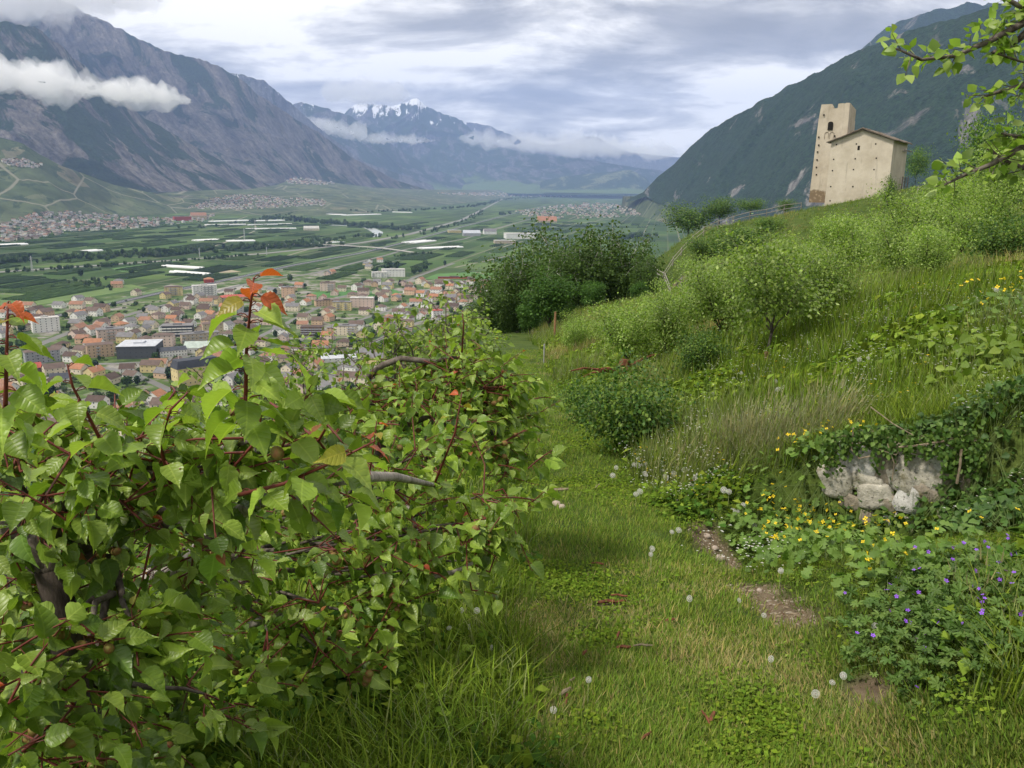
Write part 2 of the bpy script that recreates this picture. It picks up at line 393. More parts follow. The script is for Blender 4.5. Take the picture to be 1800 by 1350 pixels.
SOIL = []            # bare patches: (x, y, rx, ry, rot)
def _soil_patches():
    for px, py, rx, ry, rot in ((1245, 950, .15, .22, .2), (1265, 980, .13, .22, .3), (1280, 997, .12, .2, .3), (1295, 1010, .13, .20, .4), (1325, 1040, .12, .18, .5), (1365, 1068, .12, .16, .6), (1400, 1090, .10, .14, .6), (1540, 1215, .10, .12, .3), (1072, 1065, .12, .05, 0), (985, 885, .10, .05, 0)):
        p = on_hill(px, py); SOIL.append((p[0], p[1], rx, ry, rot))
_soil_patches()
def soil_at(x, y):
    x = np.asarray(x, float); y = np.asarray(y, float); s = np.zeros_like(x)
    w = (fbm(x * 5, y * 5, 3, 77) - 0.5) * 0.6
    for cx, cy_, rx, ry, rot in SOIL:
        c, q = math.cos(rot), math.sin(rot); u = (c * (x - cx) + q * (y - cy_)) / rx; v = (-q * (x - cx) + c * (y - cy_)) / ry
        s = np.maximum(s, 1 - sstep(0.75, 1.25, np.hypot(u, v) + w))
    # the scar of the cart track below the fence on the knoll
    s = np.maximum(s, (1 - sstep(0.8, 1.6, np.abs(y - (88 - 0.9 * (x - 16))) / 1.0 + w)) * sstep(13, 16, x) * (1 - sstep(24, 30, x)))
    return s
def build_hillside():
    xs = graded((-900, -200, 26), (-200, -40, 34), (-40, -6, 40), (-6, -1.5, 26), (-1.5, 5.5, 90), (5.5, 16, 60), (16, 75, 80), (75, 220, 40), (220, 700, 16))
    ys = graded((-8, 1, 12), (1, 12, 110), (12, 40, 90), (40, 140, 90), (140, 400, 26), (400, 1500, 20))
    X, Y = np.meshgrid(xs, ys, indexing='ij'); Z = hill_z(X, Y)
    me = mesh_np('hillside', np.stack([X, Y, Z], -1).reshape(-1, 3), grid_faces(len(xs), len(ys)), mats=[mat_hill()], smooth=True, attrs={'soil': soil_at(X, Y).ravel()})
    tag(link('hillside', me), kind='structure')
build_hillside()

# ---------------------------------------------------------------- valley floor
_ra, _rb = ground(0, 575), ground(700, 428)
AXIS = math.atan2(_rb[1] - _ra[1], _rb[0] - _ra[0])                 # direction of the railway and of the field grid
def mat_valley():
    M = Mat('valley_fields', 0.95, 0.1); p = M.pos()
    warp = M.mapping(p, rot=(0, 0, -AXIS), scale=(1, 1, 0))
    def brick(w, h, mortar, off):
        n = M.new('ShaderNodeTexBrick'); M.lk(M.mapping(warp, loc=off), n.inputs['Vector'])
        n.inputs['Color1'].default_value = (0, 0, 0, 1); n.inputs['Color2'].default_value = (1, 1, 1, 1); n.inputs['Mortar'].default_value = (0.5, 0.5, 0.5, 1)
        n.inputs['Scale'].default_value = 1.0; n.inputs['Mortar Size'].default_value = mortar; n.inputs['Brick Width'].default_value = w; n.inputs['Row Height'].default_value = h
        n.offset = 0.37; n.squash = 1.0; return n
    b1 = brick(210, 64, 2.2, (31, 17, 0)); b2 = brick(330, 140, 3.0, (140, 60, 0))
    field = M.ramp(b1.outputs['Color'], [(0.0, (0.030, 0.058, 0.016)), (0.35, (0.040, 0.078, 0.020)), (0.7, (0.052, 0.100, 0.026)), (1.0, (0.085, 0.135, 0.040))])
    tone = M.ramp(b2.outputs['Color'], [(0.0, (0.75, 0.80, 0.75)), (1.0, (1.25, 1.20, 1.05))])
    c = M.mix(1.0, field, tone, 'MULTIPLY')
    nz = M.ramp(M.noise(p, 0.004, 5, 0.6), [(0.35, 0.75), (0.65, 1.2)])
    c = M.mix(1.0, c, nz, 'MULTIPLY')
    wv = M.new('ShaderNodeTexWave'); wv.wave_type = 'BANDS'; wv.bands_direction = 'Y'; M.lk(warp, wv.inputs['Vector']); wv.inputs['Scale'].default_value = 0.075; wv.inputs['Distortion'].default_value = 0.3
    c = M.mix(0.5, c, M.mix(1.0, c, M.ramp(wv.outputs['Color'], [(0.2, 0.55), (0.7, 1.25)]), 'MULTIPLY'))
    c = M.mix(M.math('MULTIPLY', b1.outputs['Fac'], 0.5), c, (0.115, 0.125, 0.070))
    c = M.mix(M.math('MULTIPLY', b2.outputs['Fac'], 0.6), c, (0.20, 0.19, 0.14))
    M.base(c); return M.m
def build_valley():
    xs = np.linspace(-20500, 20500, 41); ys = np.linspace(-3800, 26300, 41); X, Y = np.meshgrid(xs, ys, indexing='ij')
    me = mesh_np('valley_floor', np.stack([X, Y, np.full_like(X, V)], -1).reshape(-1, 3), grid_faces(41, 41), mats=[mat_valley()])
    tag(link('valley_floor', me), kind='structure')
build_valley()

# ---------------------------------------------------------------- mountains
def mat_mountain(name, rock_lo, rock_hi, forest, forest_amt, snow=False, meadow=None, patch=(360.0, 560.0)):
    M = Mat(name, 0.95, 0.1); uv = M.coord('UV'); p = M.pos()
    rock = M.ramp(M.noise(M.mapping(uv, scale=(1 / 130.0, 1 / 420.0, 1)), 1.0, 9, 0.68, 0.6), [(0.32, rock_lo), (0.62, rock_hi)])
    rock = M.mix(1.0, rock, M.ramp(M.noise(p, 0.03, 6, 0.7), [(0.3, 0.55), (0.7, 1.25)]), 'MULTIPLY')
    rock = M.mix(1.0, rock, M.ramp(M.noise(M.mapping(uv, scale=(1 / 34.0, 1 / 90.0, 1)), 1.0, 7, 0.75, 0.5), [(0.34, 0.45), (0.62, 1.35)]), 'MULTIPLY')
    f1 = M.noise(M.mapping(uv, scale=(1 / patch[0], 1 / patch[1], 1), loc=(3.1, 1.7, 0), rot=(0, 0, 0.35)), 1.0, 10, 0.66, 0.9)
    h = M.attr('low', 'Fac')
    mask = M.ramp(M.math('ADD', f1, M.math('MULTIPLY', M.attr('gully', 'Fac'), 0.16)), [(max(0.0, 0.66 - forest_amt), 0.0), (max(0.02, 0.70 - forest_amt), 1.0)])
    tree = M.ramp(M.noise(p, 0.05, 4, 0.75), [(0.36, tuple(c * 0.45 for c in forest)), (0.64, tuple(c * 1.35 for c in forest))])
    c = M.mix(mask, rock, tree)
    if meadow:
        c = M.mix(M.ramp(M.math('ADD', M.math('MULTIPLY', M.noise(p, 0.0016, 5, 0.6), 0.5), M.math('MULTIPLY', h, 0.62)), [(0.66, 0.0), (0.74, 1.0)]), c, meadow)
    if snow:
        sxyz = M.new('ShaderNodeSeparateXYZ'); M.lk(p, sxyz.inputs[0]); mrz = M.new('ShaderNodeMapRange'); M.lk(sxyz.outputs[2], mrz.inputs[0]); mrz.inputs[1].default_value = 800; mrz.inputs[2].default_value = 2000; mrz.inputs[3].default_value = -0.18; mrz.inputs[4].default_value = 0.24; zpos = mrz.outputs[0]
        sn = M.ramp(M.math('ADD', M.noise(M.mapping(uv, scale=(1 / 160.0, 1 / 420.0, 1), rot=(0, 0, 0.3)), 1.0, 8, 0.7, 0.5), M.math('MULTIPLY', M.math('SUBTRACT', zpos, 0.0), 1.0)), [(0.60, 0.0), (0.64, 1.0)])
        c = M.mix(sn, c, (0.86, 0.88, 0.92))
    M.base(c); M.bump(M.noise(p, 0.035, 5, 0.72), 1.0, 22.0); return M.m
def loft(name, ridge, foot, mat, gully=0.10, nu=260, nv=100, seed=1, freq=900.0, sil=1.0, concave=1.0, back=0.9, kind='structure'):
    """a mountain side from a ridge line down to its foot, with a back slope; control points are (photo x, photo y, metres ahead)"""
    def curve(pts, n):
        P = np.array([at(*q) for q in pts]); s = np.concatenate([[0], np.cumsum(np.linalg.norm(np.diff(P[:, :2], axis=0), axis=1))]); s /= s[-1]
        u = np.linspace(0, 1, n); return np.stack([np.interp(u, s, P[:, k]) for k in range(3)], 1)
    A, B = curve(ridge, nu), curve(foot, nu)
    if name == 'hill': B[:, 2] = V - 2.5
    ln = np.concatenate([[0], np.cumsum(np.linalg.norm(np.diff(A, axis=0), axis=1))])
    v = np.linspace(0, 1, nv) ** 1.15; H = np.maximum(A[:, 2] - B[:, 2], 1.0)
    P = A[:, None] * (1 - v)[None, :, None] + B[:, None] * v[None, :, None]
    P[:, :, 2] -= (concave * 0.5 * H)[:, None] * (v * (1 - v))[None]
    slant = np.linalg.norm(A - B, axis=1)
    U = np.repeat(ln[:, None], nv, 1); W = slant[:, None] * v[None]
    wob = (fbm(U / freq * 0.6, W / freq * 0.8, 3, seed + 40) - 0.5) * 1.6
    g = ridged(U / freq + wob + W / freq * 0.25, W / (freq * 4.0) + 3, 6, seed, 0.55)
    n2 = fbm(U / (freq * 0.25), W / (freq * 0.35), 5, seed + 9) - 0.5
    env = np.minimum(1, 4.5 * v + 0.10)[None] * np.minimum(1, (1 - v) * 5)[None] * H[:, None]
    disp = ((g - 0.55) * gully * 2.6 + n2 * gully * 0.9) * env
    P[:, :, 1] -= disp * 0.75; P[:, :, 2] += disp * 0.7
    jag = (fbm(ln / 90.0, ln * 0 + seed, 5, seed + 5, 0.6) - 0.5) * 0.045 * np.maximum(H, 60) * sil
    P[:, :, 2] += jag[:, None] * np.exp(-v * 9)[None]
    nb = 8; b = np.linspace(0, 1, nb + 1)[1:]
    Bk = P[:, :1] + np.stack([0 * b, b * back, -b], 1)[None] * (H[:, None, None] * 0.95)
    Bk = Bk[:, ::-1]; P = np.concatenate([Bk, P], 1); n = nv + nb
    P[:, :, 2] = np.maximum(P[:, :, 2], V - 3.0)
    low = np.concatenate([np.zeros((nu, nb)), np.repeat(v[None], nu, 0)], 1)
    gl = np.concatenate([np.zeros((nu, nb)), (0.55 - g)], 1)
    uv = np.stack([np.concatenate([np.repeat(ln[:, None], nb, 1), U], 1), np.concatenate([-np.repeat((b * 400)[::-1][None], nu, 0), W], 1)], -1)
    me = mesh_np(name, P.reshape(-1, 3), grid_faces(nu, n), uv=uv.reshape(-1, 2), mats=[mat], smooth=True, attrs={'low': low.ravel(), 'gully': gl.ravel()})
    return tag(link(name, me), kind=kind)

ROCK = ((0.040, 0.041, 0.045), (0.185, 0.168, 0.152)); FOREST = (0.020, 0.040, 0.018)
def build_mountains():
    m_front = mat_mountain('rocky_valley_side', *ROCK, FOREST, 0.20)
    m_mid = mat_mountain('rocky_spur', *ROCK, FOREST, 0.17)
    m_snow = mat_mountain('snowy_rock', (0.05, 0.055, 0.065), (0.16, 0.16, 0.165), (0.03, 0.05, 0.03), 0.10, snow=True)
    m_peak = mat_mountain('high_peak', (0.05, 0.055, 0.065), (0.15, 0.15, 0.155), (0.03, 0.055, 0.03), 0.22, snow=True, meadow=(0.10, 0.15, 0.055))
    m_green = mat_mountain('green_flank', (0.09, 0.11, 0.06), (0.16, 0.18, 0.09), (0.028, 0.055, 0.025), 0.24, meadow=(0.10, 0.15, 0.055))
    m_dark = mat_mountain('forested_flank', (0.09, 0.085, 0.08), (0.25, 0.235, 0.21), (0.020, 0.042, 0.016), 0.315, patch=(330.0, 420.0))
    loft('mountain', [(-500, -40, 6400), (-250, 20, 6500), (0, 42, 6500), (60, 46, 6500), (110, 85, 6600), (160, 125, 6700), (250, 205, 6900), (330, 250, 7000), (420, 300, 7200), (478, 328, 7400)],
         [(-500, 330, 4700), (-250, 330, 4800), (0, 335, 5000), (200, 338, 5300), (330, 337, 6000), (430, 334, 6800), (485, 331, 7400)], m_front, 0.12, seed=3, freq=1000)
    loft('mountain', [(-600, -50, 9500), (-250, -45, 9500), (0, -30, 9500), (100, 0, 9500), (180, 36, 9500), (290, 92, 9500), (360, 105, 9500), (420, 138, 9500), (455, 168, 9600), (510, 203, 9800), (560, 233, 10000), (620, 278, 10300), (700, 318, 10600), (750, 333, 10800)],
         [(-600, 330, 7500), (0, 330, 7500), (330, 326, 7600), (480, 322, 8200), (560, 326, 9000), (660, 333, 9900), (755, 335, 10800)], m_mid, 0.11, nu=340, nv=130, seed=14, freq=1150)
    loft('mountain', [(340, 120, 12200), (415, 129, 12200), (462, 140, 12200), (510, 180, 12400), (560, 225, 12600), (640, 285, 13000), (760, 325, 13400)],
         [(340, 330, 11000), (480, 330, 11000), (640, 332, 12000), (765, 334, 13000)], m_snow, 0.08, nu=160, nv=60, seed=21, freq=900)
    loft('mountain', [(440, 220, 15500), (500, 190, 15500), (530, 180, 15500), (575, 190, 15500), (620, 206, 15600), (660, 232, 15600), (700, 262, 15700), (760, 296, 15900), (850, 330, 16200)],
         [(440, 330, 13500), (560, 332, 13500), (700, 335, 14000), (860, 338, 15500)], m_peak, 0.10, nu=220, nv=90, seed=31, freq=1300)
    loft('mountain', [(560, 232, 19000), (600, 205, 19000), (622, 184, 19000), (655, 182, 19000), (690, 186, 19000), (716, 178, 19000), (732, 172, 19000), (750, 188, 19000), (790, 203, 19000), (812, 212, 19000), (835, 236, 18800), (870, 256, 18500), (920, 268, 18000), (1000, 276, 17800), (1090, 290, 17600), (1160, 300, 17500), (1260, 320, 17500)],
         [(560, 334, 16500), (760, 337, 15500), (900, 340, 14500), (1000, 341, 14500), (1120, 342, 15000), (1270, 345, 15500)], m_peak, 0.11, nu=320, nv=120, seed=45, freq=1500)
    loft('mountain', [(820, 215, 21500), (860, 222, 21500), (900, 238, 21500), (960, 256, 21500), (1000, 250, 21500), (1030, 240, 21500), (1048, 240, 21500), (1075, 255, 21500), (1110, 268, 21500), (1180, 276, 21500), (1300, 280, 21500)],
         [(820, 335, 20000), (1000, 336, 20000), (1300, 338, 20000)], m_snow, 0.08, nu=160, nv=60, seed=52, freq=1600)
    loft('mountain', [(950, 318, 15000), (1000, 309, 15200), (1060, 303, 15300), (1110, 299, 15300), (1135, 312, 15200), (1150, 330, 15000)],
         [(950, 338, 13600), (1050, 340, 13200), (1150, 341, 13400)], m_green, 0.08, nu=120, nv=50, seed=63, freq=700)
    loft('mountain', [(1100, 352, 6000), (1130, 338, 5700), (1155, 312, 5500), (1185, 288, 5400), (1215, 256, 5200), (1250, 226, 5000), (1300, 198, 4700), (1370, 161, 4500), (1425, 134, 4300), (1500, 92, 4000), (1560, 72, 3800), (1650, 40, 3600), (1800, 0, 3300), (2100, -80, 3000)],
         [(1100, 356, 5900), (1135, 346, 5500), (1180, 368, 4700), (1300, 405, 3700), (1500, 440, 2700), (1800, 470, 2000), (2100, 500, 1700)], m_dark, 0.10, nu=340, nv=140, seed=73, freq=620, concave=0.5)
    loft('mountain', [(1440, 135, 7000), (1485, 108, 7000), (1520, 80, 7000), (1560, 47, 7000), (1610, 26, 7000), (1650, 16, 7000), (1715, 5, 7000), (1760, 10, 7000), (1900, 20, 7000), (2200, 40, 7000)],
         [(1440, 330, 5600), (1700, 340, 5200), (2200, 340, 5200)], m_dark, 0.08, nu=160, nv=70, seed=85, freq=900)
    # vineyards on the fans below the mountains
    M = Mat('vineyard_slopes', 0.95, 0.1); p = M.pos()
    vr = M.new('ShaderNodeTexVoronoi'); vr.feature = 'F1'; M.lk(M.mapping(p, scale=(1 / 95.0, 1 / 210.0, 0)), vr.inputs['Vector']); vr.inputs['Scale'].default_value = 1.0
    sepc = M.new('ShaderNodeSeparateColor'); M.lk(vr.outputs['Color'], sepc.inputs[0])
    c = M.ramp(sepc.outputs[0], [(0.0, (0.055, 0.078, 0.034)), (0.5, (0.078, 0.102, 0.045)), (0.85, (0.095, 0.120, 0.055)), (1.0, (0.15, 0.145, 0.09))])
    c = M.mix(1.0, c, M.ramp(M.noise(p, 0.006, 7, 0.65), [(0.35, 0.6), (0.65, 1.3)]), 'MULTIPLY')
    bush = M.ramp(M.noise(p, 0.011, 7, 0.75, 0.4), [(0.545, 0.0), (0.575, 1.0)])
    c = M.mix(bush, c, (0.030, 0.050, 0.022)); ve = M.new('ShaderNodeTexVoronoi'); ve.feature = 'DISTANCE_TO_EDGE'; M.lk(M.mapping(p, scale=(1 / 330.0, 1 / 520.0, 0)), ve.inputs['Vector']); ve.inputs['Scale'].default_value = 1.0; c = M.mix(M.ramp(ve.outputs['Distance'], [(0.006, 0.75), (0.014, 0.0)]), c, (0.24, 0.225, 0.17)); M.base(c)
    mv = M.m
    loft('hill', [(-400, 170, 4100), (-200, 205, 4200), (0, 242, 4300), (40, 252, 4330), (70, 272, 4360), (110, 292, 4420), (200, 325, 4800), (300, 346, 5200), (430, 364, 5500)],
         [(-400, 420, 3000), (-200, 410, 3150), (0, 395, 3450), (100, 386, 3700), (200, 376, 4250), (330, 369, 4900), (440, 366, 5450)], mv, 0.05, nu=200, nv=80, seed=92, freq=420, concave=0.35, sil=0.5)
    loft('hill', [(230, 340, 5600), (330, 336, 5950), (430, 332, 6900), (485, 326, 7500), (520, 312, 8500), (560, 318, 9000), (660, 330, 9900), (760, 333.5, 10900), (880, 334, 15000)],
         [(230, 372, 4700), (330, 372, 4800), (430, 376, 4700), (560, 378, 4700), (660, 372, 5400), (760, 362, 6900), (900, 346, 13000)], mv, 0.03, nu=200, nv=50, seed=97, freq=600, concave=0.25, sil=0.3, back=3.0)
    loft('hill', [(1095, 345, 6300), (1130, 345, 5700), (1180, 358, 4800), (1260, 375, 4300), (1400, 390, 3600)],
         [(1095, 358, 6200), (1130, 372, 5300), (1180, 386, 4300), (1260, 395, 3800), (1400, 400, 3400)], mv, 0.03, nu=100, nv=30, seed=99, freq=300, concave=0.3, sil=0.3)
build_mountains()

# ---------------------------------------------------------------- air and low clouds
def build_haze():
    m = bpy.data.materials.new('valley_air'); m.use_nodes = True; N = m.node_tree.nodes; N.clear()
    out = N.new('ShaderNodeOutputMaterial'); pv = N.new('ShaderNodeVolumePrincipled')
    pv.inputs['Color'].default_value = (0.41, 0.57, 1.0, 1); pv.inputs['Density'].default_value = 4.5e-5; pv.inputs['Anisotropy'].default_value = 0.0
    m.node_tree.links.new(pv.outputs[0], out.inputs['Volume'])
    mb = MB(); mb.box(-21000, 21000, -3900, 26500, V - 6.0, 2750)
    tag(link('haze', mb.mesh('haze', m)), 'pale blue haze filling the valley', 'haze', kind='stuff')
build_haze()
def noise3(P, f, octv, seed):
    s = 0; a = 1.0; t = 0
    for o in range(octv):
        k = f * 2 ** o
        s = s + a * (vnoise(P[:, 0] * k + 7, P[:, 1] * k, seed + o) + vnoise(P[:, 1] * k + 3, P[:, 2] * k, seed + 31 + o) + vnoise(P[:, 2] * k, P[:, 0] * k + 5, seed + 57 + o)) / 3; t += a; a *= 0.55
    return s / t
def cloud(label, px, py, y, w, h, depth, tau=3.0, seed=0, tilt=0.0, rag=1.0):
    """a bank of cloud: a lumpy closed body of even vapour; w and h in photo pixels at distance y, tau its optical depth"""
    c = at(px, py, y); k = y / FPX; sx, sz, sy = w * k / 2, h * k / 2, depth / 2
    m = bpy.data.materials.new('cloud_vapour'); m.use_nodes = True; nt = m.node_tree; N = nt.nodes; N.clear()
    out = N.new('ShaderNodeOutputMaterial'); pv = N.new('ShaderNodeVolumePrincipled'); pv.inputs['Color'].default_value = (1, 1, 1, 1)
    pv.inputs['Density'].default_value = tau / depth; nt.links.new(pv.outputs[0], out.inputs['Volume'])
    nu, nv = 420, 110; th, ph = np.meshgrid(np.arange(nu) * 2 * math.pi / nu, np.linspace(0.02, math.pi - 0.02, nv), indexing='ij')
    D = np.stack([np.sin(ph) * np.cos(th), np.sin(ph) * np.sin(th), np.cos(ph)], -1).reshape(-1, 3)
    E = D * np.array([sx, sy, sz]); Nn = D / np.array([sx, sy, sz]); Nn = Nn / np.linalg.norm(Nn, axis=1, keepdims=True)
    r = 5.0 * (noise3(E / sz, 0.42, 3, seed) - 0.46) + 3.4 * (noise3(E / sz, 1.3, 5, seed + 7) - 0.5)
    P = E * (0.82 + 0.25 * (noise3(D, 2.0, 3, seed + 3) - .5))[:, None] + Nn * (rag * r * sz * np.minimum(1, 1.6 * np.sqrt(np.maximum(0.05, 1 - D[:, 0] ** 2))))[:, None]
    P[:, 2] = np.where(P[:, 2] < 0, P[:, 2] * 0.7, P[:, 2])
    i, j = np.meshgrid(np.arange(nu), np.arange(nv - 1), indexing='ij'); a = (i * nv + j).ravel(); b = (((i + 1) % nu) * nv + j).ravel()
    F = [list(q) for q in np.stack([a, a + 1, b + 1, b], 1)] + [[k_ * nv for k_ in range(nu)], [k_ * nv + nv - 1 for k_ in range(nu)][::-1]]
    o = link('cloud', mesh_np('cloud', P, F, mats=[m]), loc=tuple(c)); o.rotation_euler = (0, tilt, 0)
    return tag(o, label, 'cloud', 'low clouds hanging on the mountains', 'stuff')
def build_clouds():
    cloud('white cloud bank lying across the front rocky mountain', 100, 150, 5300, 540, 60, 520, 4.0, 3, math.radians(5.5), 1.1)
    cloud('grey cloud covering the top of the rocky mountain', 60, -8, 8300, 520, 105, 1400, 3.0, 7)
    cloud('cloud wisp over the snowy saddle between the spurs', 590, 226, 14200, 130, 22, 700, 1.6, 11, math.radians(12))
    cloud('cloud cap on the jagged central peak', 640, 166, 17600, 170, 30, 900, 1.6, 17)
    cloud('thin cloud band lying below the central peak', 700, 246, 15000, 150, 14, 700, 1.5, 23)
    cloud('long pale cloud bank at the end of the valley', 1000, 256, 17000, 440, 36, 1800, 2.4, 29, math.radians(3))
build_clouds()
# ---------------------------------------------------------------- the valley: roads, railway, river, town, villages, fields
def gpt(px, py, dz=0.0):
    p = ground(px, py); p[2] = V + dz; return p
def poly_world(pts, step=None):
    P = np.array([gpt(x, y)[:2] for x, y in pts])
    if step is None: return P
    s = np.concatenate([[0], np.cumsum(np.linalg.norm(np.diff(P, axis=0), axis=1))]); u = np.arange(0, s[-1], step)
    # a smooth line through the points
    Q = np.stack([np.interp(u, s, P[:, k]) for k in range(2)], 1)
    for _ in range(2): Q[1:-1] = (Q[:-2] + 2 * Q[1:-1] + Q[2:]) / 4
    return Q
def strip(name, pts, width, z, mat, kind='structure', label=None, cat=None, group=None):
    Q = poly_world(pts, 25.0); t = np.gradient(Q, axis=0); t /= np.linalg.norm(t, axis=1, keepdims=True) + 1e-9; n = np.stack([-t[:, 1], t[:, 0]], 1)
    L, R_ = Q - n * width / 2, Q + n * width / 2; k = len(Q); vs = np.concatenate([np.column_stack([L, np.full(k, V + z)]), np.column_stack([R_, np.full(k, V + z)])])
    fs = np.array([[i, i + 1, k + i + 1, k + i] for i in range(k - 1)])
    return tag(link(name, mesh_np(name, vs, fs, mats=[mat])), label, cat, group, kind)
ASPH = flat('pale_asphalt', (0.165, 0.162, 0.155), 0.9, 0.15, 0.02); ASPHD = flat('dark_asphalt', (0.11, 0.11, 0.112), 0.9, 0.2, 0.02); BALL = flat('railway_ballast', (0.060, 0.062, 0.072), 0.95, 0.2, 0.05); GRAV = flat('gravel_track', (0.22, 0.205, 0.16), 0.95, 0.15, 0.02)
ROADS = {'main': [(60, 610), (111, 588), (167, 570), (230, 552), (286, 537), (361, 519), (411, 504), (470, 492), (550, 481), (611, 465), (678, 449), (714, 438), (817, 420), (870, 402), (940, 383), (1000, 372)],
         'rail': [(-60, 588), (0, 573), (80, 560), (153, 544), (286, 514), (400, 492), (511, 467), (630, 446), (700, 429), (760, 413), (830, 394), (900, 376), (960, 362)],
         'motor': [(-80, 486), (0, 478), (150, 468), (300, 458), (450, 447), (560, 436), (640, 426), (719, 412), (811, 387), (845, 370), (872, 356), (890, 346)],
         'sport': [(700, 500), (728, 488), (769, 473), (800, 462)], 's1': [(0, 640), (120, 640), (220, 650), (330, 700)], 's2': [(160, 640), (240, 640), (300, 632), (420, 610), (520, 560), (600, 520), (690, 508)], 's3': [(440, 640), (520, 600), (640, 560), (760, 520), (860, 500)], 's4': [(560, 680), (640, 610), (720, 570), (850, 540)], 's5': [(90, 720), (180, 690), (260, 690), (400, 690), (520, 660)]}
def build_roads():
    strip('motorway', ROADS['motor'], 24, 0.35, flat('motorway_concrete', (.20, .198, .19), .9, .1, .01))
    strip('railway', ROADS['rail'], 17, 0.30, BALL)
    w = poly_world(ROADS['rail'], 25.0); steel = flat('rail_steel', (.30, .30, .31), .4, .1)
    for off in (-2.6, 2.6): 
        t = np.gradient(w, axis=0); t /= np.linalg.norm(t, axis=1, keepdims=True); n = np.stack([-t[:, 1], t[:, 0]], 1); k = len(w); a = w + n * (off - .75); b = w + n * (off + .75)
        tag(link('railway_track', mesh_np('railway_track', np.concatenate([np.column_stack([a, np.full(k, V + .42)]), np.column_stack([b, np.full(k, V + .42)])]), np.array([[i, i+1, k+i+1, k+i] for i in range(k-1)]), mats=[steel])), kind='structure')
    strip('verge', [(x, y - 3 - (y - 440) * .02) for x, y in ROADS['rail']], 14, 0.18, flat('green_embankment', (.10, .155, .06), .95, .25, .02))
    strip('road', ROADS['main'], 11, 0.14, ASPH)
    for k, wd in (('sport', 9), ('s1', 8), ('s2', 8), ('s3', 7), ('s4', 7), ('s5', 8)): strip('road', ROADS[k], wd, 0.10 + .02 * wd / 10, ASPH)
    for pts in ([(503, 450), (530, 442), (564, 432)], [(340, 445), (420, 418), (450, 405), (447, 385)], [(430, 360), (470, 350), (462, 335), (480, 326)], [(655, 372), (640, 362), (652, 352)], [(500, 372), (496, 358), (505, 350)], [(960, 376), (1010, 372), (1060, 364)], [(1000, 385), (1040, 372), (1075, 366)], [(900, 418), (960, 400), (1080, 384)], [(560, 430), (600, 420), (650, 418)], [(1160, 384), (1168, 372), (1150, 366), (1172, 362)],
                [(120, 330), (135, 322), (150, 318)], [(870, 404), (905, 393), (940, 392), (985, 384)], [(385, 398), (435, 380)], [(300, 404), (360, 398), (375, 385)], [(860, 445), (890, 432), (920, 424)], [(800, 470), (870, 455), (900, 448)]):
        if pts[0][1] < 340: continue
        strip('track', pts, 7, 0.06, GRAV)
    strip('river', [(560, 395), (620, 397), (650, 401), (664, 408), (660, 414), (620, 422), (540, 430)], 42, 0.05, flat('silty_water', (.42, .45, .43), .25, .05, .01, .5))
    # viaduct carrying the side road over the railway
    root = empty('overpass', tuple(gpt(566, 434))); tag(root, 'long pale concrete road bridge on slim piers crossing the railway', 'bridge'); B = np.array(root.location); cm = flat('bridge_concrete', (.40, .39, .36), .9, .1, .05)
    Q = poly_world([(455, 431), (510, 431), (566, 433), (640, 437), (690, 441), (725, 444), (748, 446)], 30.0); hgt = 6.2 * np.minimum(1, np.minimum(np.arange(len(Q)) / 5.0, (len(Q) - 1 - np.arange(len(Q))) / 5.0)); m_ = MB()
    t = np.gradient(Q, axis=0); t /= np.linalg.norm(t, axis=1, keepdims=True); n = np.stack([-t[:, 1], t[:, 0]], 1)
    for i in range(len(Q) - 1):
        a, b = Q[i], Q[i + 1]; za, zb = hgt[i], hgt[i + 1]; q = [(a - n[i] * 5, za), (b - n[i+1] * 5, zb), (b + n[i+1] * 5, zb), (a + n[i] * 5, za)]
        m_.add([(p[0] - B[0], p[1] - B[1], z - 1.3) for p, z in q] + [(p[0] - B[0], p[1] - B[1], z + .6) for p, z in q], [[3,2,1,0],[4,5,6,7],[0,1,5,4],[2,3,7,6]])
    link('deck', m_.mesh('deck', cm), parent=root)
    for i in range(3, len(Q) - 3, 1):
        m_ = MB(); p = Q[i]; m_.box(p[0] - B[0] - .7, p[0] - B[0] + .7, p[1] - B[1] - 1.6, p[1] - B[1] + 1.6, -.5, hgt[i] - 1.28); link('pier', m_.mesh('pier', cm), parent=root)
build_roads()
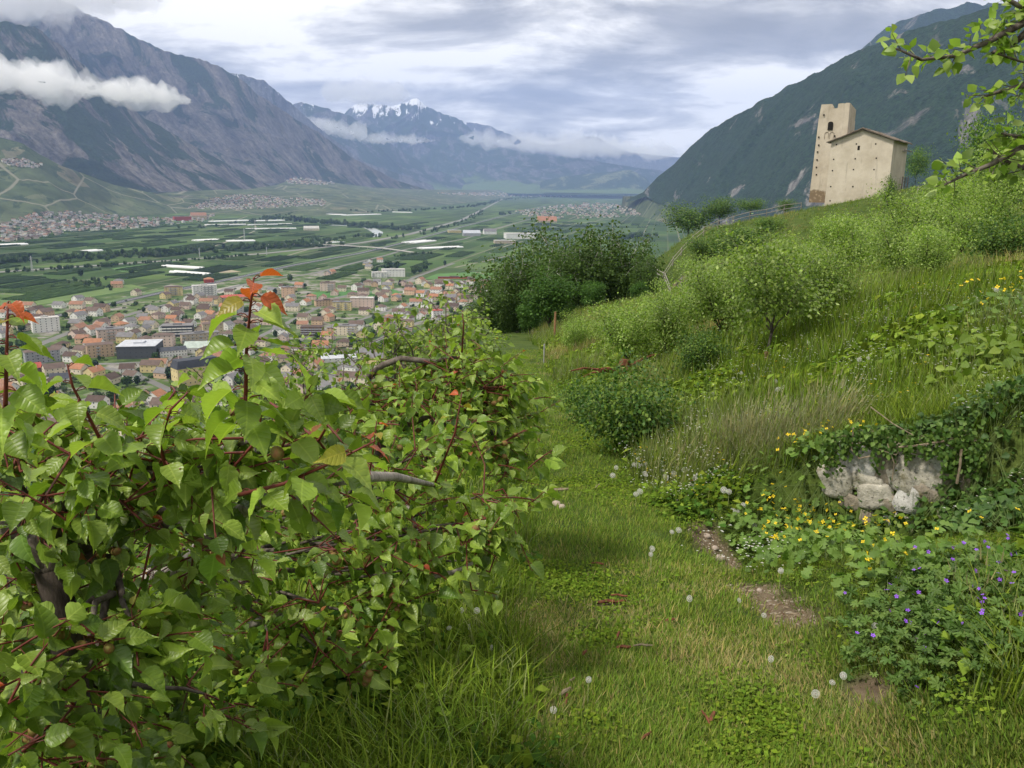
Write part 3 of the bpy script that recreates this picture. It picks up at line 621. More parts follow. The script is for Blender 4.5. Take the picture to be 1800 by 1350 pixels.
def build_town_ground():
    P = np.array([gpt(x, y)[:2] for x, y in ((-120, 790), (-120, 575), (0, 553), (120, 528), (240, 515), (300, 500), (420, 480), (560, 468), (640, 470), (720, 487), (800, 492), (900, 492), (920, 620), (800, 700), (500, 790))])
    M = Mat('town_gardens', .95, .1); p = M.pos()
    c = M.ramp(M.noise(p, .035, 3, .6), [(.36, (.045, .080, .024)), (.46, (.075, .12, .034)), (.52, (.10, .15, .045)), (.60, (.23, .215, .19)), (.7, (.30, .29, .265))]); c = M.mix(1.0, c, M.ramp(M.noise(p, .25, 4, .7), [(.3, .65), (.7, 1.2)]), 'MULTIPLY'); M.base(c)
    vs = [(x, y, V + .05) for x, y in P]; tag(link('town_ground', mesh_np('town_ground', np.array(vs), [list(range(len(vs)))[::-1]], mats=[M.m])), kind='structure')
    for pts, col in (([(768, 481), (838, 478), (900, 480), (905, 489), (800, 491), (745, 490)], (.075, .17, .035)), ([(545, 515), (590, 508), (632, 512), (610, 520), (560, 524)], (.06, .165, .035)), ([(640, 512), (690, 508), (705, 514), (680, 523), (650, 523)], (.06, .165, .035)), ([(195, 472), (300, 459), (335, 463), (215, 478)], (.075, .165, .04)), ([(0, 545), (0, 527), (230, 500), (260, 506), (120, 528)], (.105, .165, .045)), ([(335, 470), (400, 473), (425, 478), (390, 480)], (.27, .235, .16)), ([(370, 510), (420, 500), (440, 506), (385, 516)], (.30, .285, .255))):
        vs = np.array([gpt(x, y, .09) for x, y in pts]); f = list(range(len(vs))); a = np.cross(vs[1] - vs[0], vs[2] - vs[1])[2]
        tag(link('field', mesh_np('field', vs, [f if a > 0 else f[::-1]], mats=[flat('field_surface', col, .95, .18, .03)])), kind='structure')
build_town_ground()

WALLS = {'white': (.74, .73, .70), 'cream': (.66, .59, .46), 'pink': (.60, .47, .41), 'peach': (.58, .41, .28), 'yellow': (.60, .50, .26), 'grey': (.34, .345, .36), 'dark grey': (.075, .08, .09), 'ochre': (.52, .43, .29), 'red': (.42, .07, .05), 'brown': (.20, .125, .08), 'beige': (.46, .38, .29)}
ROOFS = {'brown': (.125, .09, .075), 'terracotta': (.27, .145, .095), 'dark brown': (.085, .058, .048), 'grey': (.17, .165, .17), 'slate': (.055, .06, .075), 'red': (.36, .085, .06), 'silver': (.44, .46, .50), 'orange': (.33, .155, .085), 'pale': (.46, .45, .43), 'green': (.36, .42, .38)}
_mw = {k: flat(k + '_render', v, .9, .07, .1) for k, v in WALLS.items()}; _mr = {k: flat(k + '_roof', v, .85, .22, .25) for k, v in ROOFS.items()}
_mwin = flat('window_glass', (.06, .068, .08), .2, .15, 1.0, .6); _mfr = flat('white_trim', (.6, .6, .58), .6, .05)
_cache = {}
def box_mesh(name, key, build, mat):
    k = (name, key, mat.name)
    if k not in _cache: m_ = MB(); build(m_); _cache[k] = m_.mesh(name, mat)
    return _cache[k]
def building(name, label, cat, group, x, y, yaw, W, D, H, wall, roof, rt='gable', floors=2, cols=3, rh=None, balcony=None, windows=True, facing=None, chimney=False, over=.5, z=V):
    """walls, roof, windows one by one, chimney, balconies"""
    root = empty(name, (x, y, z), yaw); tag(root, label, cat, group)
    rh = rh if rh is not None else (0.0 if rt == 'flat' else min(W, D) * (.36 if rt == 'gable' else .27))
    def wall_b(m_):
        if rt != 'gable': m_.box(-W/2, W/2, -D/2, D/2, -1.0, H); return
        g = rh - .25; w, d = W/2, D/2; a = [(-w,-d,-1),(w,-d,-1),(w,d,-1),(-w,d,-1),(-w,-d,H-.2),(w,-d,H-.2),(w,d,H-.2),(-w,d,H-.2)]
        if W >= D: m_.add(a + [(-w,0,H+g),(w,0,H+g)], [[0,1,5,4],[1,2,6,9,5],[2,3,7,6],[3,0,4,8,7],[0,3,2,1]])
        else: m_.add(a + [(0,-d,H+g),(0,d,H+g)], [[0,1,5,8,4],[1,2,6,5],[2,3,7,9,6],[3,0,4,7],[0,3,2,1]])
    link('wall', box_mesh('wall', (W, D, H, rt, rh), wall_b, _mw[wall]), parent=root)
    def roof_b(m_):
        w, d = W/2 + over, D/2 + over
        if rt == 'flat': m_.box(-w, w, -d, d, H + .003, H + .45); m_.box(-W*.15, W*.12, -D*.1, D*.2, H + .45, H + 1.9)
        elif rt == 'gable': m_.add([(-w,-d,H-.15),(w,-d,H-.15),(w,d,H-.15),(-w,d,H-.15),(-w,0,H+rh),(w,0,H+rh)], [[0,1,5,4],[2,3,4,5]]) if W >= D else m_.add([(-w,-d,H-.15),(w,-d,H-.15),(w,d,H-.15),(-w,d,H-.15),(0,-d,H+rh),(0,d,H+rh)], [[1,2,5,4],[3,0,4,5]])
        elif rt == 'hip':
            q = max(0, (W - D) / 2); p = max(0, (D - W) / 2); m_.add([(-w,-d,H+.003),(w,-d,H+.003),(w,d,H+.003),(-w,d,H+.003),(-q,-p,H+rh),(q,-p,H+rh),(q,p,H+rh),(-q,p,H+rh)], [[0,1,5,4],[1,2,6,5],[2,3,7,6],[3,0,4,7],[4,5,6,7],[3,2,1,0]])
        elif rt == 'mansard':
            i = 2.2; m_.add([(-w,-d,H+.003),(w,-d,H+.003),(w,d,H+.003),(-w,d,H+.003),(-w+i,-d+i,H+rh),(w-i,-d+i,H+rh),(w-i,d-i,H+rh),(-w+i,d-i,H+rh)], [[0,1,5,4],[1,2,6,5],[2,3,7,6],[3,0,4,7],[4,5,6,7],[3,2,1,0]])
    ro = link('roof', box_mesh('roof', (W, D, H, rt, rh, over), roof_b, _mr[roof]), parent=root)
    if rt == 'gable' and W < D and False:                                  # the plastered gable under the eaves
        link('gable', box_mesh('gable', (W, D, H, rh), lambda m_: m_.add([(-W/2,-D/2-.01,H),(W/2,-D/2-.01,H),(0,-D/2-.01,H+rh*.9),(-W/2,-D/2+.3,H),(W/2,-D/2+.3,H),(0,-D/2+.3,H+rh*.9)], [[0,1,2],[5,4,3]]), _mw[wall]), parent=root) if over < .2 else None
    if chimney: link('chimney', box_mesh('chimney', (W, H), lambda m_: m_.box(W*.16, W*.16+.7, .6, 1.3, H, H + rh + .9), _mw['pink']), parent=ro)
    if windows:
        fh = H / floors; cv = np.array([-x, -y]); rel = math.atan2(cv[1], cv[0]) - yaw; sx = 1 if math.cos(rel) > 0 else -1
        wm = box_mesh('window', 'w', lambda m_: m_.box(-.5, .5, -.09, .05, -.6, .6), _mwin); ws = box_mesh('window', 's', lambda m_: m_.box(-.05, .09, -.5, .5, -.6, .6), _mwin)
        nd = max(1, int(D / 5))
        for fl in range(floors):
            zc = fh * (fl + .55)
            for c in range(cols): link('window', wm, parent=root, loc=(W * ((c + .5) / cols - .5), -D/2, zc))
            for c in range(nd): link('window', ws if sx > 0 else ws, parent=root, loc=(sx * W/2 - (.04 if sx < 0 else 0), D * ((c + .5) / nd - .5), zc))
    if balcony:
        for fl in range(1, floors):
            for c in balcony:
                link('balcony', box_mesh('balcony', (W / cols,), lambda m_: m_.box(-W/cols*.46, W/cols*.46, -1.3, -.02, -.15, .9), _mw['grey' if wall != 'dark grey' else 'white']), parent=root, loc=(W * ((c + .5) / cols - .5), -D/2, H / floors * fl))
    return root
LAND = []
def landmark(label, px, py, wpx, hpx, depth, yaw, wall, roof, rt, floors, cols, short, rh=None, balcony=None, cat='building', name='apartment_block', over=.5):
    p = gpt(px, py); f = np.dot(p - EYE, _F) / FPX; W, H = wpx * f, hpx * f; view = math.atan2(p[0], p[1]); ya = -view + math.radians(yaw); W = W / max(.5, math.cos(math.radians(yaw)))
    c = p[:2] + np.array([-math.sin(ya), math.cos(ya)]) * depth / 2
    LAND.append((short, px, py - hpx / 2, c[0], c[1], max(W, depth) * .62))
    return building(name, label, cat, None, c[0], c[1], ya, W, depth, H, wall, roof, rt, floors, cols, rh, balcony, over=over)
def build_town():
    L = landmark
    L('white seven-storey block with slate-blue end wall beside the railway', 83, 584, 42, 25, 14, 8, 'white', 'pale', 'flat', 6, 5, 'the white railway block')
    L('pale grey four-storey block with brown hip roof and stacked balconies', 77, 638, 54, 21, 13, 8, 'grey', 'brown', 'hip', 4, 7, 'the grey balcony block', 2.2, (2, 5))
    L('pink and white flat-roofed block with rooftop rooms', 197, 600, 43, 21, 18, 6, 'pink', 'grey', 'flat', 4, 6, 'the pink and white block', None, (2, 3))
    L('peach four-storey block with brown roof beside the dark school', 178, 628, 42, 22, 16, 4, 'peach', 'brown', 'hip', 4, 6, 'the peach block', 1.6, (2,))
    L('dark grey school building with a wide silver metal roof', 240, 631, 62, 22, 40, -14, 'dark grey', 'silver', 'flat', 3, 7, 'the dark grey school', name='school')
    L('pink four-storey block with brown hip roof behind the dark school', 286, 610, 32, 21, 14, -16, 'pink', 'brown', 'hip', 4, 4, 'the small pink block', 2.0)
    L('dark modern terraced block with white balcony bands', 312, 592, 50, 19, 20, -8, 'dark grey', 'grey', 'flat', 4, 6, 'the dark terraced block', None, (0, 1, 2, 3, 4, 5))
    L('long beige block with rows of loggias beside the orange block', 354, 603, 62, 17, 12, 10, 'beige', 'grey', 'flat', 3, 9, 'the long beige block', None, (0, 2, 4, 6, 8))
    L('orange block with brown hip roof behind the long beige one', 376, 590, 34, 21, 14, 6, 'ochre', 'brown', 'hip', 4, 4, 'the orange block', 2.0)
    L('white two-storey school wing with solar panels on its roof', 306, 627, 44, 11, 16, 10, 'white', 'slate', 'gable', 2, 9, 'the white school wing', 3.0, name='school')
    L('white gymnasium with a wide pale green roof', 356, 621, 62, 10, 34, -8, 'white', 'green', 'gable', 1, 8, 'the white gymnasium', 4.5, name='gymnasium')
    L('large cream school with slate mansard roof and tall windows', 352, 676, 70, 32, 16, 22, 'yellow', 'slate', 'mansard', 3, 9, 'the cream mansard school', 7.0, name='school')
    L('yellow five-storey block with brown roof by the railway', 305, 520, 29, 15, 14, -6, 'yellow', 'dark brown', 'hip', 5, 4, 'the yellow railway block', 1.8, (1, 2))
    L('pale blue and white modern block beside the railway', 361, 520, 40, 18, 14, 6, 'white', 'pale', 'flat', 5, 7, 'the pale blue block', None, (3, 4, 5))
    L('stepped grey and white modern block below the car park', 411, 556, 32, 19, 14, -6, 'grey', 'pale', 'flat', 5, 5, 'the stepped grey block', None, (0, 1))
    L('long ochre commercial building with red tiled roof', 421, 530, 62, 8, 22, 6, 'ochre', 'red', 'hip', 2, 10, 'the ochre commercial hall', 3.0, name='commercial_building')
    L('large white clinic-like block with poplars behind it', 692, 487, 40, 13, 20, 4, 'white', 'pale', 'flat', 4, 7, 'the large white block')
    L('lower white block with teal balconies joined to the large white one', 667, 488, 26, 9, 16, 4, 'white', 'pale', 'flat', 3, 5, 'the teal balcony block', None, (0, 3))
    L('pink four-storey block standing by the football meadow', 575, 512, 24, 15, 16, -10, 'pink', 'brown', 'flat', 4, 4, 'the meadow pink block', None, (2, 3))
    L('peach block with blank end wall behind the copper shoot', 506, 525, 21, 20, 14, -8, 'peach', 'grey', 'flat', 5, 3, 'the peach end-wall block')
    L('yellow block with loggias in front of the big pink one', 601, 546, 32, 15, 12, -8, 'yellow', 'grey', 'flat', 4, 5, 'the yellow loggia block', None, (1, 3))
    L('big pink flat-roofed block in the town centre', 636, 541, 40, 17, 15, -8, 'pink', 'pale', 'flat', 4, 6, 'the big pink block')
    L('long orange block behind the yellow loggia block', 577, 538, 42, 10, 12, 12, 'peach', 'brown', 'flat', 3, 8, 'the long orange block')
    L('brown timber-clad block with dark roof in mid town', 548, 591, 38, 16, 16, -8, 'brown', 'dark brown', 'hip', 4, 6, 'the timber block', 1.6, (0, 1, 2, 3, 4, 5))
    L('cream block with grey roof and balconies right of the timber one', 606, 590, 36, 17, 14, -14, 'cream', 'grey', 'flat', 4, 5, 'the cream balcony block', None, (3, 4))
    L('narrow white tower block with a red top storey', 770, 563, 17, 17, 11, 14, 'white', 'red', 'flat', 5, 3, 'the red-topped tower', cat='building')
    L('cream block with broad brown hip roof left of the red-topped tower', 683, 573, 40, 11, 16, -16, 'cream', 'brown', 'hip', 3, 6, 'the brown hip block', 3.0, (3, 4))
    L('long low pink block below the brown hip-roofed one', 692, 587, 58, 9, 12, -12, 'pink', 'grey', 'flat', 2, 10, 'the long low pink block')
    L('cream three-storey block with loggias under the brown hip roof', 712, 578, 24, 14, 12, -14, 'yellow', 'brown', 'hip', 3, 4, 'the loggia cream block', 2.0, (0, 2))
    L('white villa with big solar roof at the lower edge of town', 596, 640, 60, 11, 15, 8, 'white', 'silver', 'gable', 2, 6, 'the white solar villa', 2.0, name='villa')
    L('red-roofed house at the lower left of town', 58, 656, 30, 9, 12, 10, 'brown', 'red', 'gable', 2, 4, 'the red-roofed house', name='house')
    L('house with bright blue solar roof at the lower left of town', 104, 672, 30, 7, 12, -14, 'white', 'slate', 'gable', 2, 3, 'the blue solar house', 4.0, name='house')
    L('cream chalet with brown roof beside the blue solar house', 98, 658, 32, 11, 12, 12, 'cream', 'brown', 'gable', 2, 4, 'the cream chalet', name='house')
    L('white house with black trim roof below the dark school', 223, 656, 24, 8, 12, -12, 'white', 'dark brown', 'gable', 2, 3, 'the white black-trim house', name='house')
    L('white house with terracotta roof in front of the school wing', 276, 646, 28, 7, 12, -18, 'white', 'terracotta', 'gable', 1, 3, 'the terracotta school-side house', name='house')
    L('big white logistics hall on the plain', 916, 420, 52, 9, 60, 10, 'white', 'pale', 'flat', 1, 6, 'the white logistics hall', name='warehouse'); L('low beige hall attached to the white logistics hall', 888, 428, 36, 5, 30, 10, 'beige', 'pale', 'flat', 1, 6, 'the beige hall', name='warehouse')
    L('blue-fronted hall in the industrial estate', 830, 415, 30, 5, 30, 10, 'grey', 'silver', 'gable', 1, 5, 'the blue-fronted hall', name='warehouse'); L('yellow-roofed hall at the left end of the industrial estate', 800, 409, 22, 4, 30, 10, 'yellow', 'pale', 'flat', 1, 4, 'the yellow-roofed hall', name='warehouse'); L('grey hall between the blue-fronted and white halls', 862, 412, 22, 5, 30, 10, 'white', 'grey', 'gable', 1, 4, 'the grey hall', name='warehouse')
    L('orange-roofed hall at the edge of the far village', 962, 391, 34, 3, 60, 6, 'beige', 'orange', 'gable', 1, 6, 'the orange-roofed hall', name='warehouse'); L('red brick winery with flat roof by the left village', 322, 388, 28, 7, 50, 8, 'red', 'brown', 'flat', 2, 6, 'the red winery', name='warehouse'); L('terracotta-roofed housing block beside the red winery', 350, 386, 26, 7, 40, 4, 'ochre', 'terracotta', 'gable', 2, 6, 'the terracotta housing block', name='warehouse')
    L('long low red stand beside the sports ground', 799, 490, 58, 3, 8, 0, 'red', 'brown', 'flat', 1, 8, 'the red stand', name='grandstand'); L('pale farm sheds by the river trees', 548, 405, 26, 3.5, 25, 5, 'cream', 'pale', 'gable', 1, 5, 'the river sheds', name='farm_shed'); L('small orange villa with terracotta roof in the orchards', 205, 506, 18, 7, 12, -10, 'peach', 'terracotta', 'gable', 2, 3, 'the orchard villa', name='house'); L('white villa with grey roof behind the orange orchard villa', 210, 499, 15, 6, 10, 10, 'white', 'grey', 'hip', 2, 3, 'the white orchard villa', name='house')
    L('red pavilion-roofed house beside the pale blue block', 368, 497, 16, 6, 12, 6, 'red', 'orange', 'hip', 2, 3, 'the red pavilion house', name='house')
    # the many houses
    r = rng(2024); segs = [poly_world(v, 15.0) for k, v in ROADS.items() if k != 'motor']; S = np.concatenate(segs); placed = []
    zones = [([(0, 640), (120, 605), (300, 560), (430, 520), (450, 690), (300, 760), (0, 770)], 75), ([(400, 515), (560, 500), (700, 512), (900, 498), (900, 600), (760, 640), (600, 690), (430, 700), (420, 560)], 155), ([(0, 552), (150, 528), (290, 505), (310, 520), (150, 562), (0, 600)], 26), ([(110, 575), (300, 530), (420, 508), (420, 560), (260, 590), (150, 610)], 30), ([(640, 500), (730, 497), (890, 497), (890, 530), (720, 535), (640, 530)], 36), ([(560, 478), (640, 462), (700, 455), (640, 480), (580, 490)], 6)]
    def inside(px, py, poly):
        c = False; j = len(poly) - 1
        for i in range(len(poly)):
            xi, yi = poly[i]; xj, yj = poly[j]
            if (yi > py) != (yj > py) and px < (xj - xi) * (py - yi) / (yj - yi) + xi: c = not c
            j = i
        return c
    for poly, cnt in zones:
        xs = [q[0] for q in poly]; ys = [q[1] for q in poly]; k = 0; tries = 0
        while k < cnt and tries < 5000:
            tries += 1; px, py = r.uniform(min(xs), max(xs)), r.uniform(min(ys), max(ys))
            if not inside(px, py, poly): continue
            p = gpt(px, py)[:2]
            if np.min(np.hypot(S[:, 0] - p[0], S[:, 1] - p[1])) < 11 or any(math.hypot(l[3] - p[0], l[4] - p[1]) < l[5] + 8 for l in LAND) or any(math.hypot(q[0] - p[0], q[1] - p[1]) < 18.5 for q in placed): continue
            wi = ['white', 'cream', 'cream', 'pink', 'white', 'white', 'peach', 'beige', 'yellow'][r.integers(0, 9)]; ri = ['brown', 'brown', 'dark brown', 'terracotta', 'grey', 'brown', 'terracotta', 'grey', 'dark brown', 'orange'][r.integers(0, 10)]
            placed.append((p[0], p[1], px, py, wi, ri, r.integers(0, 5), r.uniform(-.25, .25) + (math.pi / 2 if r.random() < .5 else 0))); k += 1
    words = ['closest', 'second closest', 'third closest', 'fourth closest', 'fifth closest', 'sixth closest', 'seventh closest', 'eighth closest', 'ninth closest', 'tenth closest'] + ['%dth closest' % i for i in range(11, 60)]
    own = [min(range(len(LAND)), key=lambda q: math.hypot(h[2] - LAND[q][1], h[3] - LAND[q][2])) for h in placed]; rank = {}
    for q in range(len(LAND)):
        for k, i in enumerate(sorted([i for i in range(len(placed)) if own[i] == q], key=lambda i: math.hypot(placed[i][2] - LAND[q][1], placed[i][3] - LAND[q][2]))): rank[i] = k
    shapes = [(14, 11, 6.6, 'gable', 2, 3), (11, 15, 6.4, 'gable', 2, 2), (15, 12, 6.2, 'hip', 2, 3), (19, 12, 7.8, 'gable', 2, 4), (12, 15, 5.4, 'gable', 1, 2)]
    for i, (x, y, px, py, wi, ri, sh, yo) in enumerate(placed):
        W, D, H, rt, fl, cl = shapes[sh]; lb = '%s-walled house with %s roof, %s to %s' % (wi, ri, words[rank[i]], LAND[own[i]][0])
        yaw = AXIS + yo; v = math.atan2(-y, -x)
        while math.cos((yaw - math.pi / 2) - v) < 0.35: yaw += math.pi / 2
        if i % 2 and math.cos((yaw) - v) < -.2: pass
        building('house', lb, 'house', 'houses of the town', x, y, yaw, W, D, H, wi, ri, rt, fl, cl, chimney=(i % 3 == 0))
    return placed
TOWN = build_town()

def blob_tree(seed, n=240, tall=1.0, ll=0.30, tints=None):
    """a far tree one unit high: stem and a crown of leaf clumps"""
    r = rng(seed); d = unit(r.normal(0, 1, (n, 3))); rad = (0.45 + 0.55 * r.random(n) ** .5) * (0.75 + .5 * noise3(d * 1.2, 1.4, 2, seed)); P = d * rad[:, None] * np.array([.36 / tall, .36 / tall, .40]) + np.array([0, 0, .58])
    T = np.array(tints)[r.integers(0, len(tints), n)] * r.uniform(.7, 1.3, (n, 1)); dd = unit(d + r.normal(0, .5, (n, 3))); me = merge_leaves('crown', P, np.cross(dd, r.normal(0, 1, (n, 3))), dd, ll * r.uniform(.5, 1.0, n), T, T_QUAD, np.zeros(n, int), ML_FAR)
    m_ = MB(); m_.tube([(0, 0, -.05), (0, 0, .55)], [.035, .02], 5, False); return m_.mesh('trunk', FAR_BARK), me
def build_valley_trees():
    global ML_FAR, FAR_BARK
    M = Mat('far_leaves', .9, .15); M.base(M.attr('tint')); ML_FAR = M.m; FAR_BARK = flat('far_bark', (.06, .05, .04)); r = rng(55)
    G1 = [(.030, .062, .018), (.042, .080, .022), (.055, .098, .028)]; G2 = [(.020, .042, .018), (.028, .055, .022)]; G3 = [(.075, .105, .055), (.06, .095, .04)]; G4 = [(.03, .016, .016), (.04, .02, .02)]
    kinds = [blob_tree(1, tints=G1), blob_tree(2, tints=G1), blob_tree(3, tints=G2, tall=1.6), blob_tree(4, tints=G3), blob_tree(5, tints=G1, tall=2.6), blob_tree(6, tints=G4)]; kn = ['round green', 'round green', 'dark conical', 'silvery', 'slim poplar', 'purple-leaved']
    def put(x, y, h, k, label, group):
        root = empty('tree', (x, y, V), r.uniform(0, 6)); root.scale = (h * r.uniform(.9, 1.25), h * r.uniform(.9, 1.25), h); tag(root, label, 'tree', group); link('trunk', kinds[k][0], parent=root); link('crown', kinds[k][1], parent=root)
    # trees and hedges between the houses
    S = np.concatenate([poly_world(v, 15.0) for k, v in ROADS.items()]); H = np.array([(h[0], h[1]) for h in TOWN]); n = 0; town_t = []
    while n < 190:
        px, py = r.uniform(0, 890), r.uniform(495, 730); p = gpt(px, py)[:2]
        lim = 560 - px * .11 if px < 400 else 500
        if py < lim or np.min(np.hypot(S[:, 0] - p[0], S[:, 1] - p[1])) < 9 or np.min(np.hypot(H[:, 0] - p[0], H[:, 1] - p[1])) < 8.5 or any(math.hypot(l[3] - p[0], l[4] - p[1]) < l[5] + 3 for l in LAND): continue
        town_t.append((p[0], p[1], r.uniform(5, 11.5), [0, 1, 0, 1, 2, 3][r.integers(0, 6)], px, py)); n += 1
    for px, py, h, k in ((200, 588, 11, 5), (310, 672, 15, 2), (325, 676, 16, 2), (300, 668, 13, 2), (384, 682, 15, 2), (88, 712, 19, 2), (180, 545, 13, 2), (270, 622, 12, 0), (142, 486, 14, 2), (232, 482, 12, 0), (680, 478, 24, 4), (686, 477, 22, 4), (698, 475, 20, 4), (660, 482, 16, 1), (748, 476, 22, 4), (738, 480, 14, 1), (728, 482, 14, 1), (782, 467, 12, 2), (510, 495, 14, 1), (640, 500, 12, 1), (826, 530, 11, 2), (660, 530, 10, 1), (704, 502, 10, 5), (345, 520, 12, 1), (240, 590, 9, 1)):
        p = gpt(px, py); town_t.append((p[0], p[1], h, k, px, py))
    words = ['closest', 'second closest', 'third closest', 'fourth closest', 'fifth closest', 'sixth closest', 'seventh closest', 'eighth closest', 'ninth closest', 'tenth closest'] + ['%dth closest' % i for i in range(11, 60)]
    own = [min(range(len(LAND)), key=lambda q: math.hypot(h[4] - LAND[q][1], h[5] - LAND[q][2])) for h in town_t]; rank = {}
    for q in range(len(LAND)):
        for k, i in enumerate(sorted([i for i in range(len(town_t)) if own[i] == q], key=lambda i: math.hypot(town_t[i][4] - LAND[q][1], town_t[i][5] - LAND[q][2]))): rank[i] = k
    for i, (x, y, h, k, px, py) in enumerate(town_t): put(x, y, h, k, '%s tree, %s tree to %s' % (kn[k], words[rank[i]], LAND[own[i]][0]), 'trees in the town')
    # belts along the river, motorway and fields: the nearest trees single, the rest one mass
    belts = [([(-60, 466), (0, 463), (120, 456), (250, 450), (350, 442), (450, 437), (560, 432)], 85, 330, 13, 'the river belt'), ([(-60, 484), (0, 481), (150, 471), (300, 461), (450, 450)], 22, 110, 8, 'the motorway hedge'), ([(490, 384), (560, 392), (620, 396), (690, 404), (740, 404)], 90, 130, 15, 'far bank'), ([(330, 402), (420, 395), (500, 380), (540, 372)], 60, 50, 12, 'far bank'), ([(690, 421), (740, 411), (811, 392), (850, 370)], 34, 90, 9, 'motorway'), ([(540, 368), (640, 374), (740, 370), (830, 364), (872, 354)], 60, 150, 14, 'line'), ([(880, 352), (960, 346), (1060, 344), (1130, 344)], 160, 130, 16, 'line'), ([(500, 430), (560, 425), (620, 418), (680, 415)], 40, 60, 10, 'x'), ([(90, 505), (140, 492), (200, 510)], 45, 34, 6, 'orchard thicket'), ([(1085, 425), (1110, 418), (1140, 415)], 60, 24, 14, 'y'), ([(880, 378), (900, 376)], 40, 12, 16, 'p'), ([(380, 345), (420, 330), (480, 318), (540, 322)], 10, 1, 8, 'z'), ([(700, 452), (745, 447), (765, 448)], 26, 26, 7, 'w')]
    singles = 0; Vs = []; Fs = []; Ts = []; o = 0
    for bi, (pts, wd, cnt, h0, nm) in enumerate(belts):
        Q = poly_world(pts, 10.0)
        for k in range(cnt):
            q = Q[r.integers(0, len(Q))] + r.normal(0, wd / 2.4, 2); h = h0 * r.uniform(.55, 1.25); kd = [0, 1, 0, 1, 3, 2][r.integers(0, 6)]
            if bi in (0, 1) and k < (56 if bi == 0 else 28): put(q[0], q[1], h, kd, {0: 'tree of the belt along the river between the orchards', 1: 'small tree of the hedge along the motorway'}[bi], {0: 'trees of the river belt', 1: 'trees of the motorway hedge'}[bi]); singles += 1
            else:
                me = kinds[kd][1]; tv = _blob_cache(me); nv = len(tv[0]); sel = tv[1] if bi < 2 else tv[1][: len(tv[1]) // 2]; s = 1.0 if bi < 2 else 1.35
                Vs.append((tv[0] - np.array([0, 0, .5])) * np.array([h * 1.05 * s, h * 1.05 * s, h * s]) + np.array([q[0], q[1], V + h * .5])); Fs.append(sel + o); Ts.append(tv[2]); o += nv
    tag(link('tree_belts', mesh_np('tree_belts', np.concatenate(Vs), np.concatenate(Fs), mats=[ML_FAR], attrs={'tint': np.concatenate(Ts)})), 'far belts of trees along the river, motorway and fields', 'trees', kind='stuff')
_bc = {}
def _blob_cache(me):
    if me.name not in _bc:
        v = np.zeros(len(me.vertices) * 3, np.float32); me.vertices.foreach_get('co', v); f = np.zeros(len(me.polygons) * 3, np.int32); me.loops.foreach_get('vertex_index', f); c = np.zeros(len(me.vertices) * 4, np.float32); me.attributes['tint'].data.foreach_get('color', c); _bc[me.name] = (v.reshape(-1, 3), f.reshape(-1, 3), c.reshape(-1, 4)[:, :3])
    return _bc[me.name]

